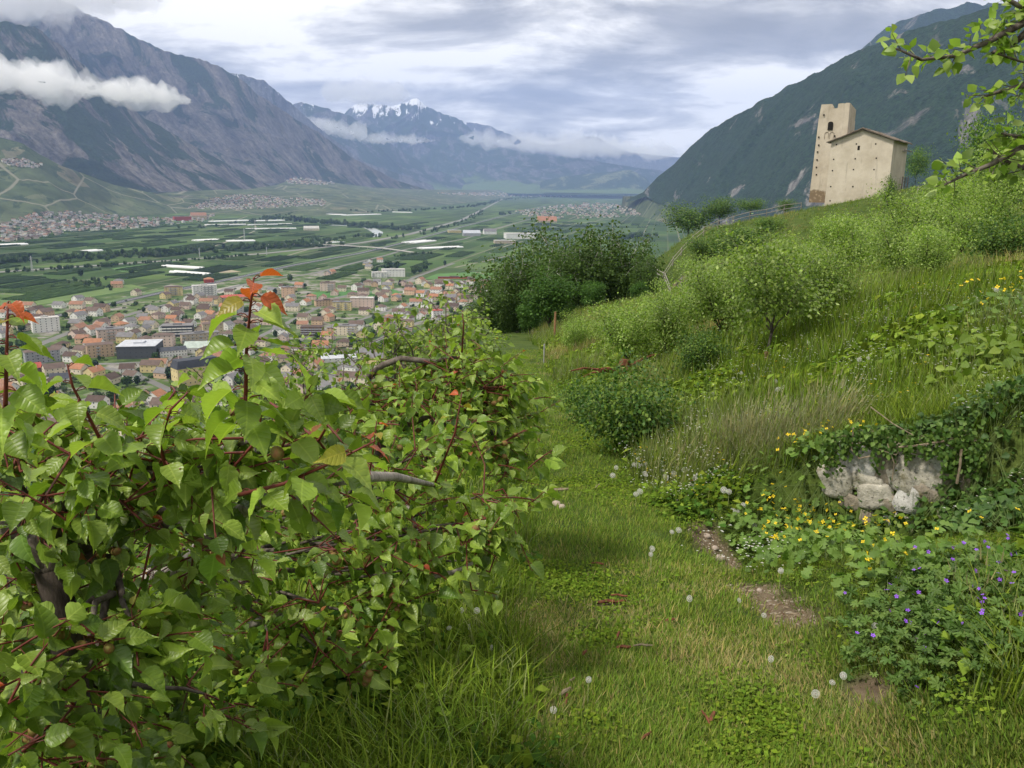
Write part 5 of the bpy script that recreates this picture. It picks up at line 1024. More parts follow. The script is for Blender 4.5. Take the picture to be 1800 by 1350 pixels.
def speck_t(n, rad, h, size, col, seed):
    r = rng(seed); Vs = []; Fs = []; Ts = []
    for k in range(n):
        a = r.uniform(0, 6.283); q = rad * math.sqrt(r.random()); z = r.uniform(*h); c = np.array([q * math.cos(a), q * math.sin(a), z]); s = size * r.uniform(.6, 1.2)
        for p in range(4):
            b = p * 1.571 + a; o = len(Vs); Vs += [c, c + s * np.array([math.cos(b - .5), math.sin(b - .5), .3]), c + s * np.array([math.cos(b + .5), math.sin(b + .5), .3])]; Fs.append([o, o+1, o+2]); Ts += [np.array(col)] * 3
        o = len(Vs); Vs += [c, c + np.array([.0012, 0, -z]), c + np.array([-.0012, 0, -z])]; Fs.append([o, o+1, o+2]); Ts += [np.array((.08, .13, .03))] * 3
    return np.array(Vs), np.array(Fs), np.array(Ts)
def scatter(name, label, tmpl, pts, rotz, scl, idx, lean=None, vary=0.25, seed=0, mat=None):
    """one mesh: a few small tufts repeated over the given points, each turned, sized and tinted its own way"""
    Vs = []; Fs = []; Ts = []; o = 0; pts = np.asarray(pts); r = rng(seed + 999); val = 1 + r.uniform(-vary, vary, len(pts)); warm = r.uniform(-vary, vary, len(pts)) * 0.4
    lean = np.zeros((len(pts), 2)) if lean is None else lean
    for k, (tv, tf, tt) in enumerate(tmpl):
        w = np.nonzero(idx == k)[0]
        if not len(w): continue
        c, s = np.cos(rotz[w])[:, None], np.sin(rotz[w])[:, None]; P = np.stack([tv[None, :, 0] * c - tv[None, :, 1] * s, tv[None, :, 0] * s + tv[None, :, 1] * c, np.repeat(tv[None, :, 2], len(w), 0)], -1)
        P[:, :, :2] += lean[w][:, None, :] * P[:, :, 2:3]
        P = pts[w][:, None] + P * np.asarray(scl)[w][:, None, None]
        Vs.append(P.reshape(-1, 3)); Fs.append((tf[None] + (np.arange(len(w)) * len(tv))[:, None, None] + o).reshape(-1, 3)); o += len(w) * len(tv)
        T = tt[None] * val[w][:, None, None]; T = T * np.stack([1 + warm[w], np.ones(len(w)), 1 - warm[w]], -1)[:, None, :]; Ts.append(T.reshape(-1, 3))
    me = mesh_np(name, np.concatenate(Vs), np.concatenate(Fs), mats=[mat or ML_GRASS], attrs={'tint': np.concatenate(Ts)})
    print('SCATTER', name, len(me.polygons)); return tag(link(name, me), label, name.replace('_', ' '), kind='stuff')
def wedge(n, r0, r1, seed, a0=-38, a1=44):
    r = rng(seed); rr = np.exp(r.uniform(math.log(r0), math.log(r1), n)); th = np.radians(r.uniform(a0, a1, n)); return rr * np.sin(th), rr * np.cos(th), r
GREENS = [(0.130, 0.210, 0.021), (0.165, 0.250, 0.028), (0.210, 0.290, 0.040), (0.105, 0.175, 0.019)]
LAWN = [(0.115, 0.200, 0.024), (0.150, 0.240, 0.033), (0.185, 0.255, 0.044), (0.235, 0.265, 0.068)]
PALE = [(0.20, 0.24, 0.085), (0.26, 0.28, 0.12), (0.17, 0.22, 0.06)]
STRAW = [(0.40, 0.34, 0.15), (0.33, 0.29, 0.12), (0.46, 0.40, 0.20), (0.28, 0.27, 0.09)]
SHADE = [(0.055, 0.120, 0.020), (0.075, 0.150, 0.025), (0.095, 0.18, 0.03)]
def build_grass():
    T2 = T_QUAD
    lawn = [tuft_t(26, (0.014, 0.042), 0.08, 0.0024, LAWN, 10 + k, 1.0, lod=1) for k in range(3)] + [tuft_t(22, (0.012, 0.036), 0.08, 0.0022, STRAW[:2] + LAWN[2:], 15 + k, 1.2, lod=1) for k in range(2)]
    clover = [leafy_t(18, 0.075, 0.032, 0.017, T2, GREENS, 20 + k) for k in range(2)]
    mead = [tuft_t(18, (0.10, 0.32), 0.09, 0.0030, GREENS + PALE[:1], 30 + k, 0.7) for k in range(3)]
    tall = [tuft_t(13, (0.28, 0.52), 0.13, 0.0024, PALE + GREENS[1:3], 40 + k, 0.55, heads=(0.7, 0.10, 0.005, (0.27, 0.27, 0.13))) for k in range(3)]
    straw = [tuft_t(13, (0.15, 0.40), 0.12, 0.0026, STRAW, 50 + k, 0.9, heads=(0.5, 0.06, 0.005, (0.45, 0.38, 0.2))) for k in range(2)]
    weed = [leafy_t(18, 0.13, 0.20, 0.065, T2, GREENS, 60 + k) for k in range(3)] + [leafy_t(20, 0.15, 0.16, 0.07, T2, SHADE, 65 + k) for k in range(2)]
    fmead = [tuft_t(9, (0.14, 0.36), 0.16, 0.011, GREENS + PALE[:1], 80 + k, 0.7, lod=1) for k in range(3)]
    ftall = [tuft_t(9, (0.26, 0.52), 0.18, 0.009, PALE + GREENS[1:3], 85 + k, 0.55, lod=1) for k in range(3)]
    fstraw = [tuft_t(8, (0.15, 0.40), 0.17, 0.009, STRAW, 90 + k, 0.9, lod=1) for k in range(2)]
    fweed = [leafy_t(8, 0.16, 0.22, 0.11, T2, GREENS, 95 + k) for k in range(3)]
    white = [speck_t(7, 0.14, (0.08, 0.28), 0.008, (0.78, 0.78, 0.72), 70 + k) for k in range(2)]
    yell = [speck_t(4, 0.10, (0.06, 0.20), 0.009, (0.80, 0.55, 0.02), 75 + k) for k in range(2)]
    xyz = lambda x, y: np.stack([x, y, hill_z(x, y)], 1)
    # the mown path
    x, y, r = wedge(42000, 1.3, 34, 1, -14, 40); w0 = (fbm(x * 1.3, y * 1.3, 3, 5) - 0.5) * 0.5; rt = 0.80 + 0.45 * (1 - sstep(3.0, 6.0, y)); d = x - path_mid(y) + w0
    k = (d < rt + .12) & (d > -.75) & (soil_at(x, y) < 0.5) & (y < 33); x, y = x[k], y[k]; n = len(x)
    dry = fbm(x * 0.9 + 4, y * 0.9, 4, 8) + 0.20 * np.exp(-((x + 0.05) / 0.25) ** 2) * (y < 4)
    idx = np.where((dry + r.normal(0, .07, n) > 0.72), 3 + r.integers(0, 2, n), r.integers(0, 3, n)); cl = (fbm(x * 2.2, y * 2.2, 4, 19) + r.normal(0, .10, n) > 0.70) & (dry < 0.72); idx = np.where(cl, 5 + r.integers(0, 2, n), idx)
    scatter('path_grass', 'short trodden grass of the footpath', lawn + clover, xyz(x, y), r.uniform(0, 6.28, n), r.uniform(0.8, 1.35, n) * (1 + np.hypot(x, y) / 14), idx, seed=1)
    # shady weeds left of the path, under the apricot trees
    x, y, r = wedge(12000, 1.2, 26, 2, -55, 16); d = path_mid(y) - x
    k = (d > 0.55 + 0.3 * (fbm(x * 2, y * 2, 2, 3) - 0.5)) & (d < 5.5); x, y = x[k], y[k]; n = len(x); f = fbm(x * 1.6, y * 1.6, 3, 44)
    idx = np.where(f > 0.56, r.integers(0, 3, n), 3 + r.integers(0, 5, n)); near = (path_mid(y) - x) < 0.95; idx = np.where(near & (r.random(n) < .75), r.integers(0, 3, n), idx)
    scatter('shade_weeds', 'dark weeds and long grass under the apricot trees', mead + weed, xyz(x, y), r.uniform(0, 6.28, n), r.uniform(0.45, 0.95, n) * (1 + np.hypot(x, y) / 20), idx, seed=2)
    # the sloping meadow
    x, y, r = wedge(88000, 1.6, 150, 3, -2, 42); d = x - path_mid(y)
    k = (d > 0.70 + 0.55 * (1 - sstep(3.0, 6.0, y)) + 0.35 * (fbm(x * 1.5, y * 1.5, 2, 7) - 0.5)) & (soil_at(x, y) < 0.5); x, y, d = x[k], y[k], d[k]; n = len(x); R_ = np.hypot(x, y)
    f = fbm(x * 0.55, y * 0.55, 4, 61); g = fbm(x * 0.45 + 9, y * 0.45, 4, 67); low = d < 1.25 + 0.45 * (1 - sstep(3.0, 6.0, y)) + 0.5 * (fbm(x, y, 2, 3) - .5); wd = fbm(x * 0.8 + 31, y * 0.8, 3, 71) > 0.54
    kind = np.zeros(n, int); kind[f > 0.55] = 1; kind[(g > 0.60) & (R_ > 7)] = 2; kind[wd & (R_ < 40)] = 3
    kind[r.random(n) < 0.12] = 0
    idx = np.select([kind == 0, kind == 1, kind == 2], [r.integers(0, 3, n), 3 + r.integers(0, 3, n), 6 + r.integers(0, 2, n)], 8 + r.integers(0, 5, n))
    fidx = np.select([kind == 0, kind == 1, kind == 2], [18 + r.integers(0, 3, n), 21 + r.integers(0, 3, n), 24 + r.integers(0, 2, n)], 26 + r.integers(0, 3, n))
    ws = (x - WA[0]) * _wn[0] + (y - WA[1]) * _wn[1]; wt = (x - WA[0]) * _wd[0] + (y - WA[1]) * _wd[1]; front = (ws > -2.4) & (ws < 0.12) & (wt > -.6) & (wt < 1.7)
    lowm = (low & (r.random(n) < 0.75)) | front; idx = np.where(lowm, 13 + r.integers(0, 5, n), idx); idx = np.where(R_ > 7.5, fidx, idx)
    s = r.uniform(0.65, 1.15, n) * np.where(R_ > 7.5, np.minimum(0.75 + R_ / 45, 1.45), 1.0) * np.where((R_ < 7) & (idx >= 3) & (idx < 8), 0.75, 1.0)
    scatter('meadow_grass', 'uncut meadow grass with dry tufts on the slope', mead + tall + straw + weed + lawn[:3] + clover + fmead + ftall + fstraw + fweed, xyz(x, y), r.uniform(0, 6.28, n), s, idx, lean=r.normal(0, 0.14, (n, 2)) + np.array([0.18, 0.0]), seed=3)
    # small white and yellow meadow flowers
    x, y, r = wedge(5200, 4.8, 60, 4, -3, 40); d = x - path_mid(y); k = (d > 0.6) & (fbm(x * .7 + 3, y * .7, 3, 81) + 0.10 * np.exp(-((d - 1.0) / 0.5) ** 2) > 0.52); x, y = x[k], y[k]; n = len(x)
    scatter('meadow_flowers', 'small white and yellow flowers sprinkled through the meadow', white + yell, xyz(x, y), r.uniform(0, 6.28, n), r.uniform(0.7, 1.2, n) * (1 + np.hypot(x, y) / 60), np.where(r.random(n) < 0.9, r.integers(0, 2, n), 2 + r.integers(0, 2, n)), seed=4, vary=0.1)
    # litter and pebbles on bare soil
    Vs = []; Fs = []; Ts = []; r = rng(9)
    for cx, cy_, rx, ry, rot in SOIL[:7]:
        for q in range(120):
            a = r.uniform(0, 6.28); t = math.sqrt(r.random()); u, v = rx * t * math.cos(a), ry * t * math.sin(a); c_, s_ = math.cos(rot), math.sin(rot); px, py = cx + c_ * u - s_ * v, cy_ + s_ * u + c_ * v
            z = hz(px, py); s = r.uniform(0.004, 0.016); l = s * r.uniform(1, 3.5) if r.random() < 0.6 else s; az = r.uniform(0, 6.28); e1 = np.array([math.cos(az), math.sin(az), r.normal(0, .15)]) * l; e2 = np.array([-math.sin(az), math.cos(az), 0]) * s * .5; c0 = np.array([px, py, z]); o = len(Vs)
            Vs += [c0 - e1 * .5 - e2 * .6, c0 - e1 * .5 + e2 * .6, c0 + e1 * .5 + e2, c0 + e1 * .5 - e2, c0 + np.array([0, 0, s * .6])]; Fs += [[o, o+1, o+4], [o+1, o+2, o+4], [o+2, o+3, o+4], [o+3, o, o+4]]
            Ts += [np.array([(.26, .21, .15), (.17, .14, .09), (.29, .25, .2), (.12, .08, .05)][r.integers(0, 4)])] * 5
    M = Mat('soil_litter', .95, .1); M.base(M.attr('tint')); me = mesh_np('soil_litter', np.array(Vs), np.array(Fs), mats=[M.m], attrs={'tint': np.array(Ts)}); tag(link('soil_litter', me), 'chips, pebbles and dry litter on bare soil', 'litter', kind='stuff')
build_grass()
# ---------------------------------------------------------------- orchard, wood, shrubs
def tree_meshes(seed, h, crown_r, n_leaf, ll, tints, bark, leafmat, stems=5, crown_lo=0.3, open_=0.5, droop=0.0, templates=None, trunk_r=0.05, fork=0.22, shape=1.0, tips=None):
    """trunk, limbs and crown meshes of one tree standing at the origin"""
    r = rng(seed); tr = MB(); zf = h * fork
    tr.tube([(0, 0, -0.25), (0.01, 0, 0.05), (r.normal(0, .03) * h, r.normal(0, .03) * h, zf)], [trunk_r * 1.35, trunk_r, trunk_r * 0.8], 8)
    top = np.array(tr.v[-8:]).mean(0); limbs = []; ends = []
    for k in range(stems):
        a = 2 * math.pi * k / stems + r.uniform(-.4, .4); q = crown_r * r.uniform(0.45, 0.95) * (1 if k else 0.2); e = np.array([q * math.cos(a), q * math.sin(a), h * r.uniform(0.72, 0.98)])
        c = curve3(top, e, 0, 7, r, 0.02 * h, start_dir=np.array([q * .45 * math.cos(a), q * .45 * math.sin(a), (e[2] - zf) * 0.35])); mb = MB(); mb.tube(c, np.linspace(trunk_r * 0.6, trunk_r * 0.10, 7), 6, False)
        for s in range(5):
            i = 2 + s % 4; st = c[i]; dd = unit(r.normal(0, 1, 3) * np.array([1, 1, .5]) + np.array([math.cos(a) * .6, math.sin(a) * .6, 0.5 - droop])); en = st + dd * crown_r * r.uniform(0.35, 0.75); mb.tube(curve3(st, en, 0.03 * h, 4), [trunk_r * .24, trunk_r * .18, trunk_r * .12, trunk_r * .05], 4, False); ends += [st + (en - st) * t for t in (0.5, 0.8, 1.0)]
        ends += list(c[3:]); limbs.append(mb)
    E = np.array(ends); w = r.integers(0, len(E), n_leaf); sp = crown_r * 0.20 * open_ * 2
    P = E[w] + r.normal(0, sp, (n_leaf, 3)) * np.array([1, 1, 0.8])
    if droop: P[:, 2] -= np.abs(r.normal(0, droop * h * 0.16, n_leaf))
    P[:, 2] = np.clip(P[:, 2], h * crown_lo * 0.7, None); ctr = np.array([0, 0, h * 0.6]); out = unit(P - ctr)
    d = unit(out * 0.6 + r.normal(0, 0.6, (n_leaf, 3)) + np.array([0.3, 0, -0.25 - droop])); nn = unit(out * 0.4 + np.array([0, 0, 0.8]) + r.normal(0, 0.5, (n_leaf, 3)))
    T = np.array(tints)[r.integers(0, len(tints), n_leaf)] * r.uniform(0.75, 1.25, (n_leaf, 1)) * (0.85 + 0.35 * fbm(P[:, 0] / crown_r * 2.5 + 9, P[:, 2] / crown_r * 2.5, 2, seed))[:, None]
    templates = templates or T_QUAD
    crown = merge_leaves('crown', P, d, nn, ll * r.uniform(.6, 1.3, n_leaf), T, templates, r.integers(0, len(templates), n_leaf), leafmat)
    return tr.mesh('trunk', bark, True), [m_.mesh('limb', bark, True) for m_ in limbs], crown
def plant_tree(name, label, group, proto, loc, rz, sc, cat='tree'):
    t, limbs, cr = proto; root = empty(name, loc, rz); root.scale = (sc, sc, sc) if not hasattr(sc, '__len__') else sc; tag(root, label, cat, group)
    link('trunk', t, parent=root)
    for l in limbs: link('limb', l, parent=root)
    link('crown', cr, parent=root); return root
APPLE = [(0.130, 0.215, 0.025), (0.165, 0.255, 0.036), (0.205, 0.295, 0.052), (0.26, 0.34, 0.09), (0.10, 0.17, 0.021)]
BIRCH = [(0.042, 0.086, 0.014), (0.056, 0.108, 0.018), (0.074, 0.128, 0.024)]
BROAD = [(0.040, 0.105, 0.014), (0.055, 0.130, 0.018), (0.075, 0.155, 0.024)]
def build_orchard():
    protos = [tree_meshes(300 + k, 2.9, 1.35, 6500, 0.088, APPLE, MB_DARK, ML_APPLE, stems=6, open_=0.46, trunk_r=0.05, fork=0.17) for k in range(4)]
    small = [tree_meshes(320 + k, 2.2, 0.95, 5200, 0.068, APPLE, MB_APRI, ML_APPLE, stems=5, open_=0.42, trunk_r=0.028, fork=0.2) for k in range(2)]
    # (photo x, photo y of the foot, height of the tree in photo pixels, kind, label)
    spots = [(1346, 628, 215, 4, 'young fruit tree with thin dark fanned limbs in the tall grass'), (1100, 652, 125, 0, 'low broad fruit tree with a thick reddish trunk beside the path bend'), (1172, 634, 120, 1, 'fruit tree with a dark trunk just behind the low broad one'),
             (1012, 622, 70, 2, 'fruit tree leaning over the wire post at the path end'), (1262, 600, 140, 2, 'fruit tree between the dark-trunked one and the fanned young one'), (1225, 565, 85, 3, 'pale green fruit tree standing behind the row by the path'),
             (1470, 500, 125, 5, 'fruit tree with a leaning limb above the dry grass bank'), (1400, 540, 110, 1, 'dense fruit tree just uphill of the fanned young one'), (1330, 505, 72, 0, 'fruit tree under the brow of the castle knoll'),
             (1145, 585, 70, 3, 'fruit tree at the corner of the wood'), (1080, 612, 75, 1, 'fruit tree next to the wood, behind the low broad one'), (1598, 468, 130, 2, 'fruit tree directly below the chapel wall'), (1530, 455, 80, 0, 'small fruit tree left of the one below the chapel wall'),
             (1450, 440, 60, 3, 'small fruit tree below the left corner of the chapel'), (1660, 440, 130, 3, 'fruit tree uphill of the one below the chapel wall'), (1705, 408, 95, 1, 'fruit tree with a white trunk guard high on the meadow'), (1755, 392, 135, 0, 'fruit tree near the picture edge above the meadow'),
             (1380, 455, 42, 2, 'small fruit tree on the shoulder below the fence'), (1640, 395, 70, 1, 'fruit tree behind the trunk-guarded one'), (1795, 360, 125, 2, 'topmost fruit tree at the picture edge'), (1290, 575, 120, 1, 'fruit tree half hidden behind the fanned young one'), (1440, 565, 140, 3, 'fruit tree right of the fanned young one'), (1510, 490, 110, 2, 'fruit tree beside the one with the leaning limb'), (1565, 505, 120, 1, 'bushy fruit tree in the middle of the meadow slope'), (1625, 505, 110, 0, 'fruit tree above the broad-leaved weeds'), (1690, 465, 115, 2, 'fruit tree downhill of the trunk-guarded one'), (1385, 505, 85, 3, 'fruit tree tucked under the scrub of the knoll'), (1235, 535, 85, 0, 'small fruit tree uphill of the pale green one'), (1735, 430, 110, 3, 'fruit tree beside the bramble thicket'), (1190, 590, 95, 2, 'fruit tree filling the gap beside the dark-trunked one')]
    for k, (px, py, hp, kd, lb) in enumerate(spots):
        p = on_hill(px, py); f = np.dot(p - EYE, _F); H = hp * f / FPX; pr = small[kd - 4] if kd >= 4 else protos[kd]; base = 2.2 if kd >= 4 else 2.9
        plant_tree('fruit_tree', lb, 'fruit trees of the sloping orchard', pr, (p[0], p[1], p[2]), k * 1.7, H / base)
    p = on_hill(1705, 408); mb = MB(); mb.tube([(0, 0, 0), (0, 0, 0.55)], 0.09, 8); tag(link('trunk_guard', mb.mesh('trunk_guard', flat('white_plastic', (.75, .75, .73), .5, .08)), loc=(p[0] - .05, p[1] - 0.1, p[2])), 'white plastic guard round a fruit tree trunk high on the meadow', 'trunk guard')
    # birch wood below the knoll
    bp = [tree_meshes(340 + k, 11.0, 2.6, 12000, 0.27, BIRCH, MB_BIRCH, ML_BIRCH, stems=7, open_=0.50, droop=0.55, trunk_r=0.15, fork=0.12, crown_lo=0.15) for k in range(3)]
    lp = [tree_meshes(350 + k, 8.0, 2.6, 10000, 0.30, BROAD, MB_DARK, ML_BIRCH, stems=7, open_=0.55, trunk_r=0.16, fork=0.10, crown_lo=0.1) for k in range(2)]
    wood = [(905, 690, 58, 450, 0, 'birch with bare pale twigs at the front corner of the wood'), (870, 700, 56, 500, 1, 'drooping birch at the town-side edge of the wood'), (1010, 600, 70, 420, 2, 'tall birch with white upright stem in the middle of the wood'), (1060, 590, 72, 415, 0, 'tall birch just uphill of the white-stemmed one'),
            (1110, 570, 70, 425, 1, 'birch beside the track at the uphill edge of the wood'), (960, 640, 66, 440, 1, 'birch between the corner birch and the white-stemmed birch'), (1130, 555, 62, 455, 2, 'slim birch by the rustic fence'), (965, 660, 50, 490, 3, 'bright green leafy tree in front of the birches'), (930, 640, 54, 540, 4, 'low bushy tree at the foot of the corner birch'),
            (1040, 600, 58, 500, 4, 'dark leafy tree in the shade under the tall birches'), (1000, 610, 78, 415, 1, 'birch showing behind the white-stemmed birch'), (1120, 590, 55, 500, 3, 'leafy tree below the slim birch'), (840, 700, 60, 530, 2, 'birch lowest on the town side of the wood'), (910, 640, 74, 455, 0, 'birch behind the corner birch'), (1085, 600, 50, 530, 4, 'bush at the meadow edge of the wood')]
    for k, (px, py, y, top, kd, lb) in enumerate(wood):
        b = at(px, py, y); z0 = min(hz(b[0], b[1]), b[2] + 4); zt = at(px, top, y)[2]; pr = lp[kd - 3] if kd >= 3 else bp[kd]; base = 8.0 if kd >= 3 else 11.0; s = (zt - z0) / (base * 0.86); s2 = min(s * 1.1, 1.8)
        plant_tree('birch_tree' if kd < 3 else 'broadleaf_tree', lb, 'trees of the wood below the knoll', pr, (b[0], b[1], z0), k * 2.1, (s2, s2, s))
    # shrubs
    sh = [tree_meshes(360 + k, 1.0, 0.62, 5200, 0.050, BROAD + APPLE[:2], MB_DARK, ML_WEED, stems=9, open_=0.5, trunk_r=0.012, fork=0.06, crown_lo=0.02) for k in range(2)]
    for k, (px, py, wp, hp, lb) in enumerate([(1110, 800, 210, 155, 'round dense green shrub on the bank above the path bend'), (1030, 745, 120, 70, 'low shrub trailing down to the path beside the round one'), (1230, 660, 110, 80, 'shrub in the grass above the round shrub'), (1300, 452, 130, 50, 'dark bush in the hollow below the fence'), (1240, 452, 90, 36, 'bush left of the dark one below the fence'),
            (1350, 405, 60, 22, 'bush close under the fence rail'), (1210, 410, 110, 50, 'bright bush behind the lower end of the fence'), (1265, 385, 70, 35, 'bright bush behind the middle of the fence'), (1320, 372, 60, 22, 'bush on the skyline left of the tower'), (1610, 312, 50, 48, 'small tree standing right of the chapel'), (1740, 320, 130, 110, 'dark round tree on the slope at the picture edge'), (1560, 372, 30, 55, 'sapling in front of the chapel corner'),
            (1760, 470, 140, 90, 'bramble thicket by the meadow top at the picture edge'), (1380, 372, 40, 20, 'tuft of scrub at the foot of the tower')]):
        p = on_hill(px, py); f = np.dot(p - EYE, _F); W = wp * f / FPX / 1.5; H = hp * f / FPX
        plant_tree('shrub', lb, 'shrubs of the hillside', sh[k % 2], tuple(p), k * 1.3, (W, W, H), 'shrub')
build_orchard()

# ---------------------------------------------------------------- castle knoll: tower, chapel, fence
def mat_plaster(name, base, dark, stone=True):
    M = Mat(name, 0.95, 0.1); p = M.coord('Object')
    n = M.ramp(M.noise(p, 0.35, 7, 0.65), [(0.3, dark), (0.6, base)])
    st = M.ramp(M.noise(M.mapping(p, scale=(1.4, 1.4, 0.22)), 1.0, 5, 0.65), [(0.58, 0.0), (0.75, 0.7)])
    c = M.mix(st, n, tuple(q * 0.62 for q in dark))
    if stone:
        sp = M.new('ShaderNodeSeparateXYZ'); M.lk(p, sp.inputs[0])
        band = M.math('SUBTRACT', sp.outputs[2], M.math('MULTIPLY', M.noise(p, 0.6, 4, 0.6), 2.2))
        vs = M.ramp(M.voro(p, 2.6, 'Distance'), [(0.1, (0.36, 0.28, 0.19)), (0.5, (0.20, 0.15, 0.10))])
        c = M.mix(M.ramp(band, [(0.42, 1.0), (0.62, 0.0)]), c, vs)
    M.base(c); M.bump(M.noise(p, 2.6, 6, 0.7), 0.35, 0.05); return M.m
def facade(px, py, o, z0, a):
    """where a line of sight meets an upright front standing at o with heading a: distance along it and height"""
    d = ray(px, py); n = np.array([math.sin(a), -math.cos(a), 0.0]); b = np.array([o[0], o[1], z0]); t = np.dot(b - EYE, n) / np.dot(d, n); q = EYE + d * t - b; return q[0] * math.cos(a) + q[1] * math.sin(a), q[2]
def build_castle():
    mp = mat_plaster('old_lime_plaster', (0.58, 0.52, 0.43), (0.43, 0.375, 0.295)); mt = mat_plaster('tower_plaster', (0.55, 0.49, 0.40), (0.38, 0.325, 0.25))
    hole = flat('dark_opening', (0.012, 0.010, 0.009), 0.9, 0.1); slate = flat('stone_slab_roof', (0.16, 0.13, 0.105), 0.9, 0.45, 3.0); wood = flat('weathered_grey_wood', (0.20, 0.175, 0.15), 0.9, 0.3, 6); stone = flat('old_mortar_stone', (0.30, 0.26, 0.21), 0.95, 0.35, 2.0)
    D = 112.0; k = D / FPX
    # ---- chapel: gable wall towards the camera, side wall seen obliquely at the right
    BL = at(1446, 385, D); ang = math.radians(-34); width = 7.7
    z0 = BL[2] - 1.6; root = empty('chapel', (BL[0], BL[1], z0), ang); tag(root, 'cream plastered ruined chapel with stone slab gable roof on the knoll', 'chapel')
    H = lambda px, py: at(px, py, D)[2] - z0
    e1, ap, e2 = H(1459, 247), H(1511, 229), H(1556, 247); L = 10.0; ax = width * 0.50; bt = 0.45
    vs = [(0, 0, 0), (width, 0, 0), (width - .1, 0.15, e2), (ax, 0.15, ap), (0.12, 0.15, e1)]; n = 5; back = [(x, L, z) for x, y, z in vs]
    fs = [[0, 1, 2, 3, 4], [9, 8, 7, 6, 5], [1, 6, 7, 2], [0, 4, 9, 5], [2, 7, 8, 3], [4, 3, 8, 9]]
    mb = MB(); mb.add(vs + back, fs); link('wall', mb.mesh('wall', mp), parent=root)
    rf = empty('roof', (0, 0, 0)); rf.parent = root
    r = rng(4); slab_me = {}
    for side in (0, 1):                                       # courses of stone slabs, each slab a piece of its own
        x0, z0_, x1, z1 = (-0.35, e1 - 0.25, ax, ap + 0.08) if side == 0 else (ax, ap + 0.08, width + 0.40, e2 - 0.24)
        run = math.hypot(x1 - x0, z1 - z0_); an = math.atan2(z1 - z0_, x1 - x0); rows = 9
        for i in range(rows):
            y = -0.30
            while y < L + 0.2:
                wdt = [0.6, 0.75, 0.9, 1.05][r.integers(0, 4)]
                if wdt not in slab_me:
                    m_ = MB(); q = 0.5 * run / rows + 0.12; m_.add([(-q, 0, -.04), (q, 0, -.04), (q, wdt - .03, -.04), (-q, wdt - .03, -.04), (-q + .05, .02, .06), (q - .04, .03, .05), (q - .02, wdt - .06, .06), (-q + .03, wdt - .05, .07)], [[0,3,2,1],[4,5,6,7],[0,1,5,4],[1,2,6,5],[2,3,7,6],[3,0,4,7]]); slab_me[wdt] = m_.mesh('roof_slab', slate)
                t = (i + .5) / rows; o = link('roof_slab', slab_me[wdt], parent=rf, loc=(x0 + (x1 - x0) * t, y, z0_ + (z1 - z0_) * t + r.uniform(0, .07)), rot=(r.normal(0, .03), -an + r.normal(0, .03), r.normal(0, .02))); y += wdt
    mb = MB(); mb.tube([(-0.2, -0.05, e1 - 0.24), (ax, -.05, ap - .06), (width + 0.25, -.05, e2 - .22)], 0.10, 5); link('verge_beam', mb.mesh('verge_beam', wood), parent=root)
    def put_hole(px, py, sw=0.16, sh=0.17, name='putlog_hole'):
        u, z = facade(px, py, BL, z0, ang)
        m_ = MB(); m_.box(u - sw / 2, u + sw / 2, -0.03 + 0.15 * z / e1, 0.10 + 0.15 * z / e1, z - sh / 2, z + sh / 2); link(name, m_.mesh(name, hole), parent=root)
    for px, py in ((1470, 254), (1505, 253), (1539, 253), (1465, 280), (1503, 279), (1540, 278), (1463, 300), (1500, 298), (1536, 298), (1460, 328), (1499, 328), (1459, 353), (1495, 353)): put_hole(px, py)
    put_hole(1509, 260, 0.28, 0.55, 'slit_window')
    # scaffold-like wooden gallery against the long side
    g = MB(); gx = width + 0.15
    for y in (7.5, 9.5, 11.5): g.box(gx, gx + .12, y, y + .12, -3, e2 * 0.62); g.box(gx + 1.3, gx + 1.42, y, y + .12, -3, e2 * 0.52)
    g.box(gx, gx + 1.5, 7.4, 11.7, e2 * 0.34, e2 * 0.34 + .08); g.box(gx + 1.3, gx + 1.38, 7.4, 11.7, e2 * 0.42, e2 * 0.42 + .08); g.box(gx + 1.3, gx + 1.38, 7.4, 11.7, e2 * 0.48, e2 * 0.48 + .08); g.box(gx, gx + .1, 6.5, 12, e2 * 0.9, e2 * .9 + .12); link('wooden_gallery', g.mesh('wooden_gallery', wood), parent=root)
    # ---- square tower behind its left corner
    Dt = D + 7.0; TL = at(1424, 330, Dt); tw = 4.2; ta = math.radians(-34); tz = TL[2] - 2.0
    root = empty('tower', (TL[0], TL[1], tz), ta); tag(root, 'square cream plastered ruined tower with notched top behind the chapel', 'tower')
    Ht = lambda py: at(1450, py, Dt)[2] - tz; ht = Ht(184); hn = Ht(192); bs = 0.50; r = rng(12); th = 0.7
    ring = [(0, 0), (tw, 0), (tw, tw), (0, tw)]; zk = Ht(211)
    mb = MB(); lo = [(x, y, 0) for x, y in ring]; mid = [(.22, .15, zk), (tw - .05, .15, zk), (tw - .05, tw - .1, zk), (.22, tw - .1, zk)]; up = [(.42, .2, hn - .8), (tw - .1, .2, hn - .8), (tw - .1, tw - .15, hn - .8), (.42, tw - .15, hn - .8)]
    mb.add(lo + mid, [[3,2,1,0],[0,1,5,4],[1,2,6,5],[2,3,7,6],[3,0,4,7],[4,5,6,7]]); link('wall', mb.mesh('wall', mt), parent=root)
    def slab(pts, y0, y1, axis):                             # an upright wall plate from its outline
        n = len(pts); m_ = MB(); P = [(a, y0, b) if axis == 0 else (y0, a, b) for a, b in pts] + [(a, y1, b) if axis == 0 else (y1, a, b) for a, b in pts]
        m_.add(P, [list(range(n)), list(range(n, 2 * n))[::-1]] + [[i, i + n, (i + 1) % n + n, (i + 1) % n] for i in range(n)]); link('parapet', m_.mesh('parapet', mt), parent=root)
    zb = zk + .003; x0, x1 = .22, tw - .05; q = lambda t: .42 + t * (tw - .52)
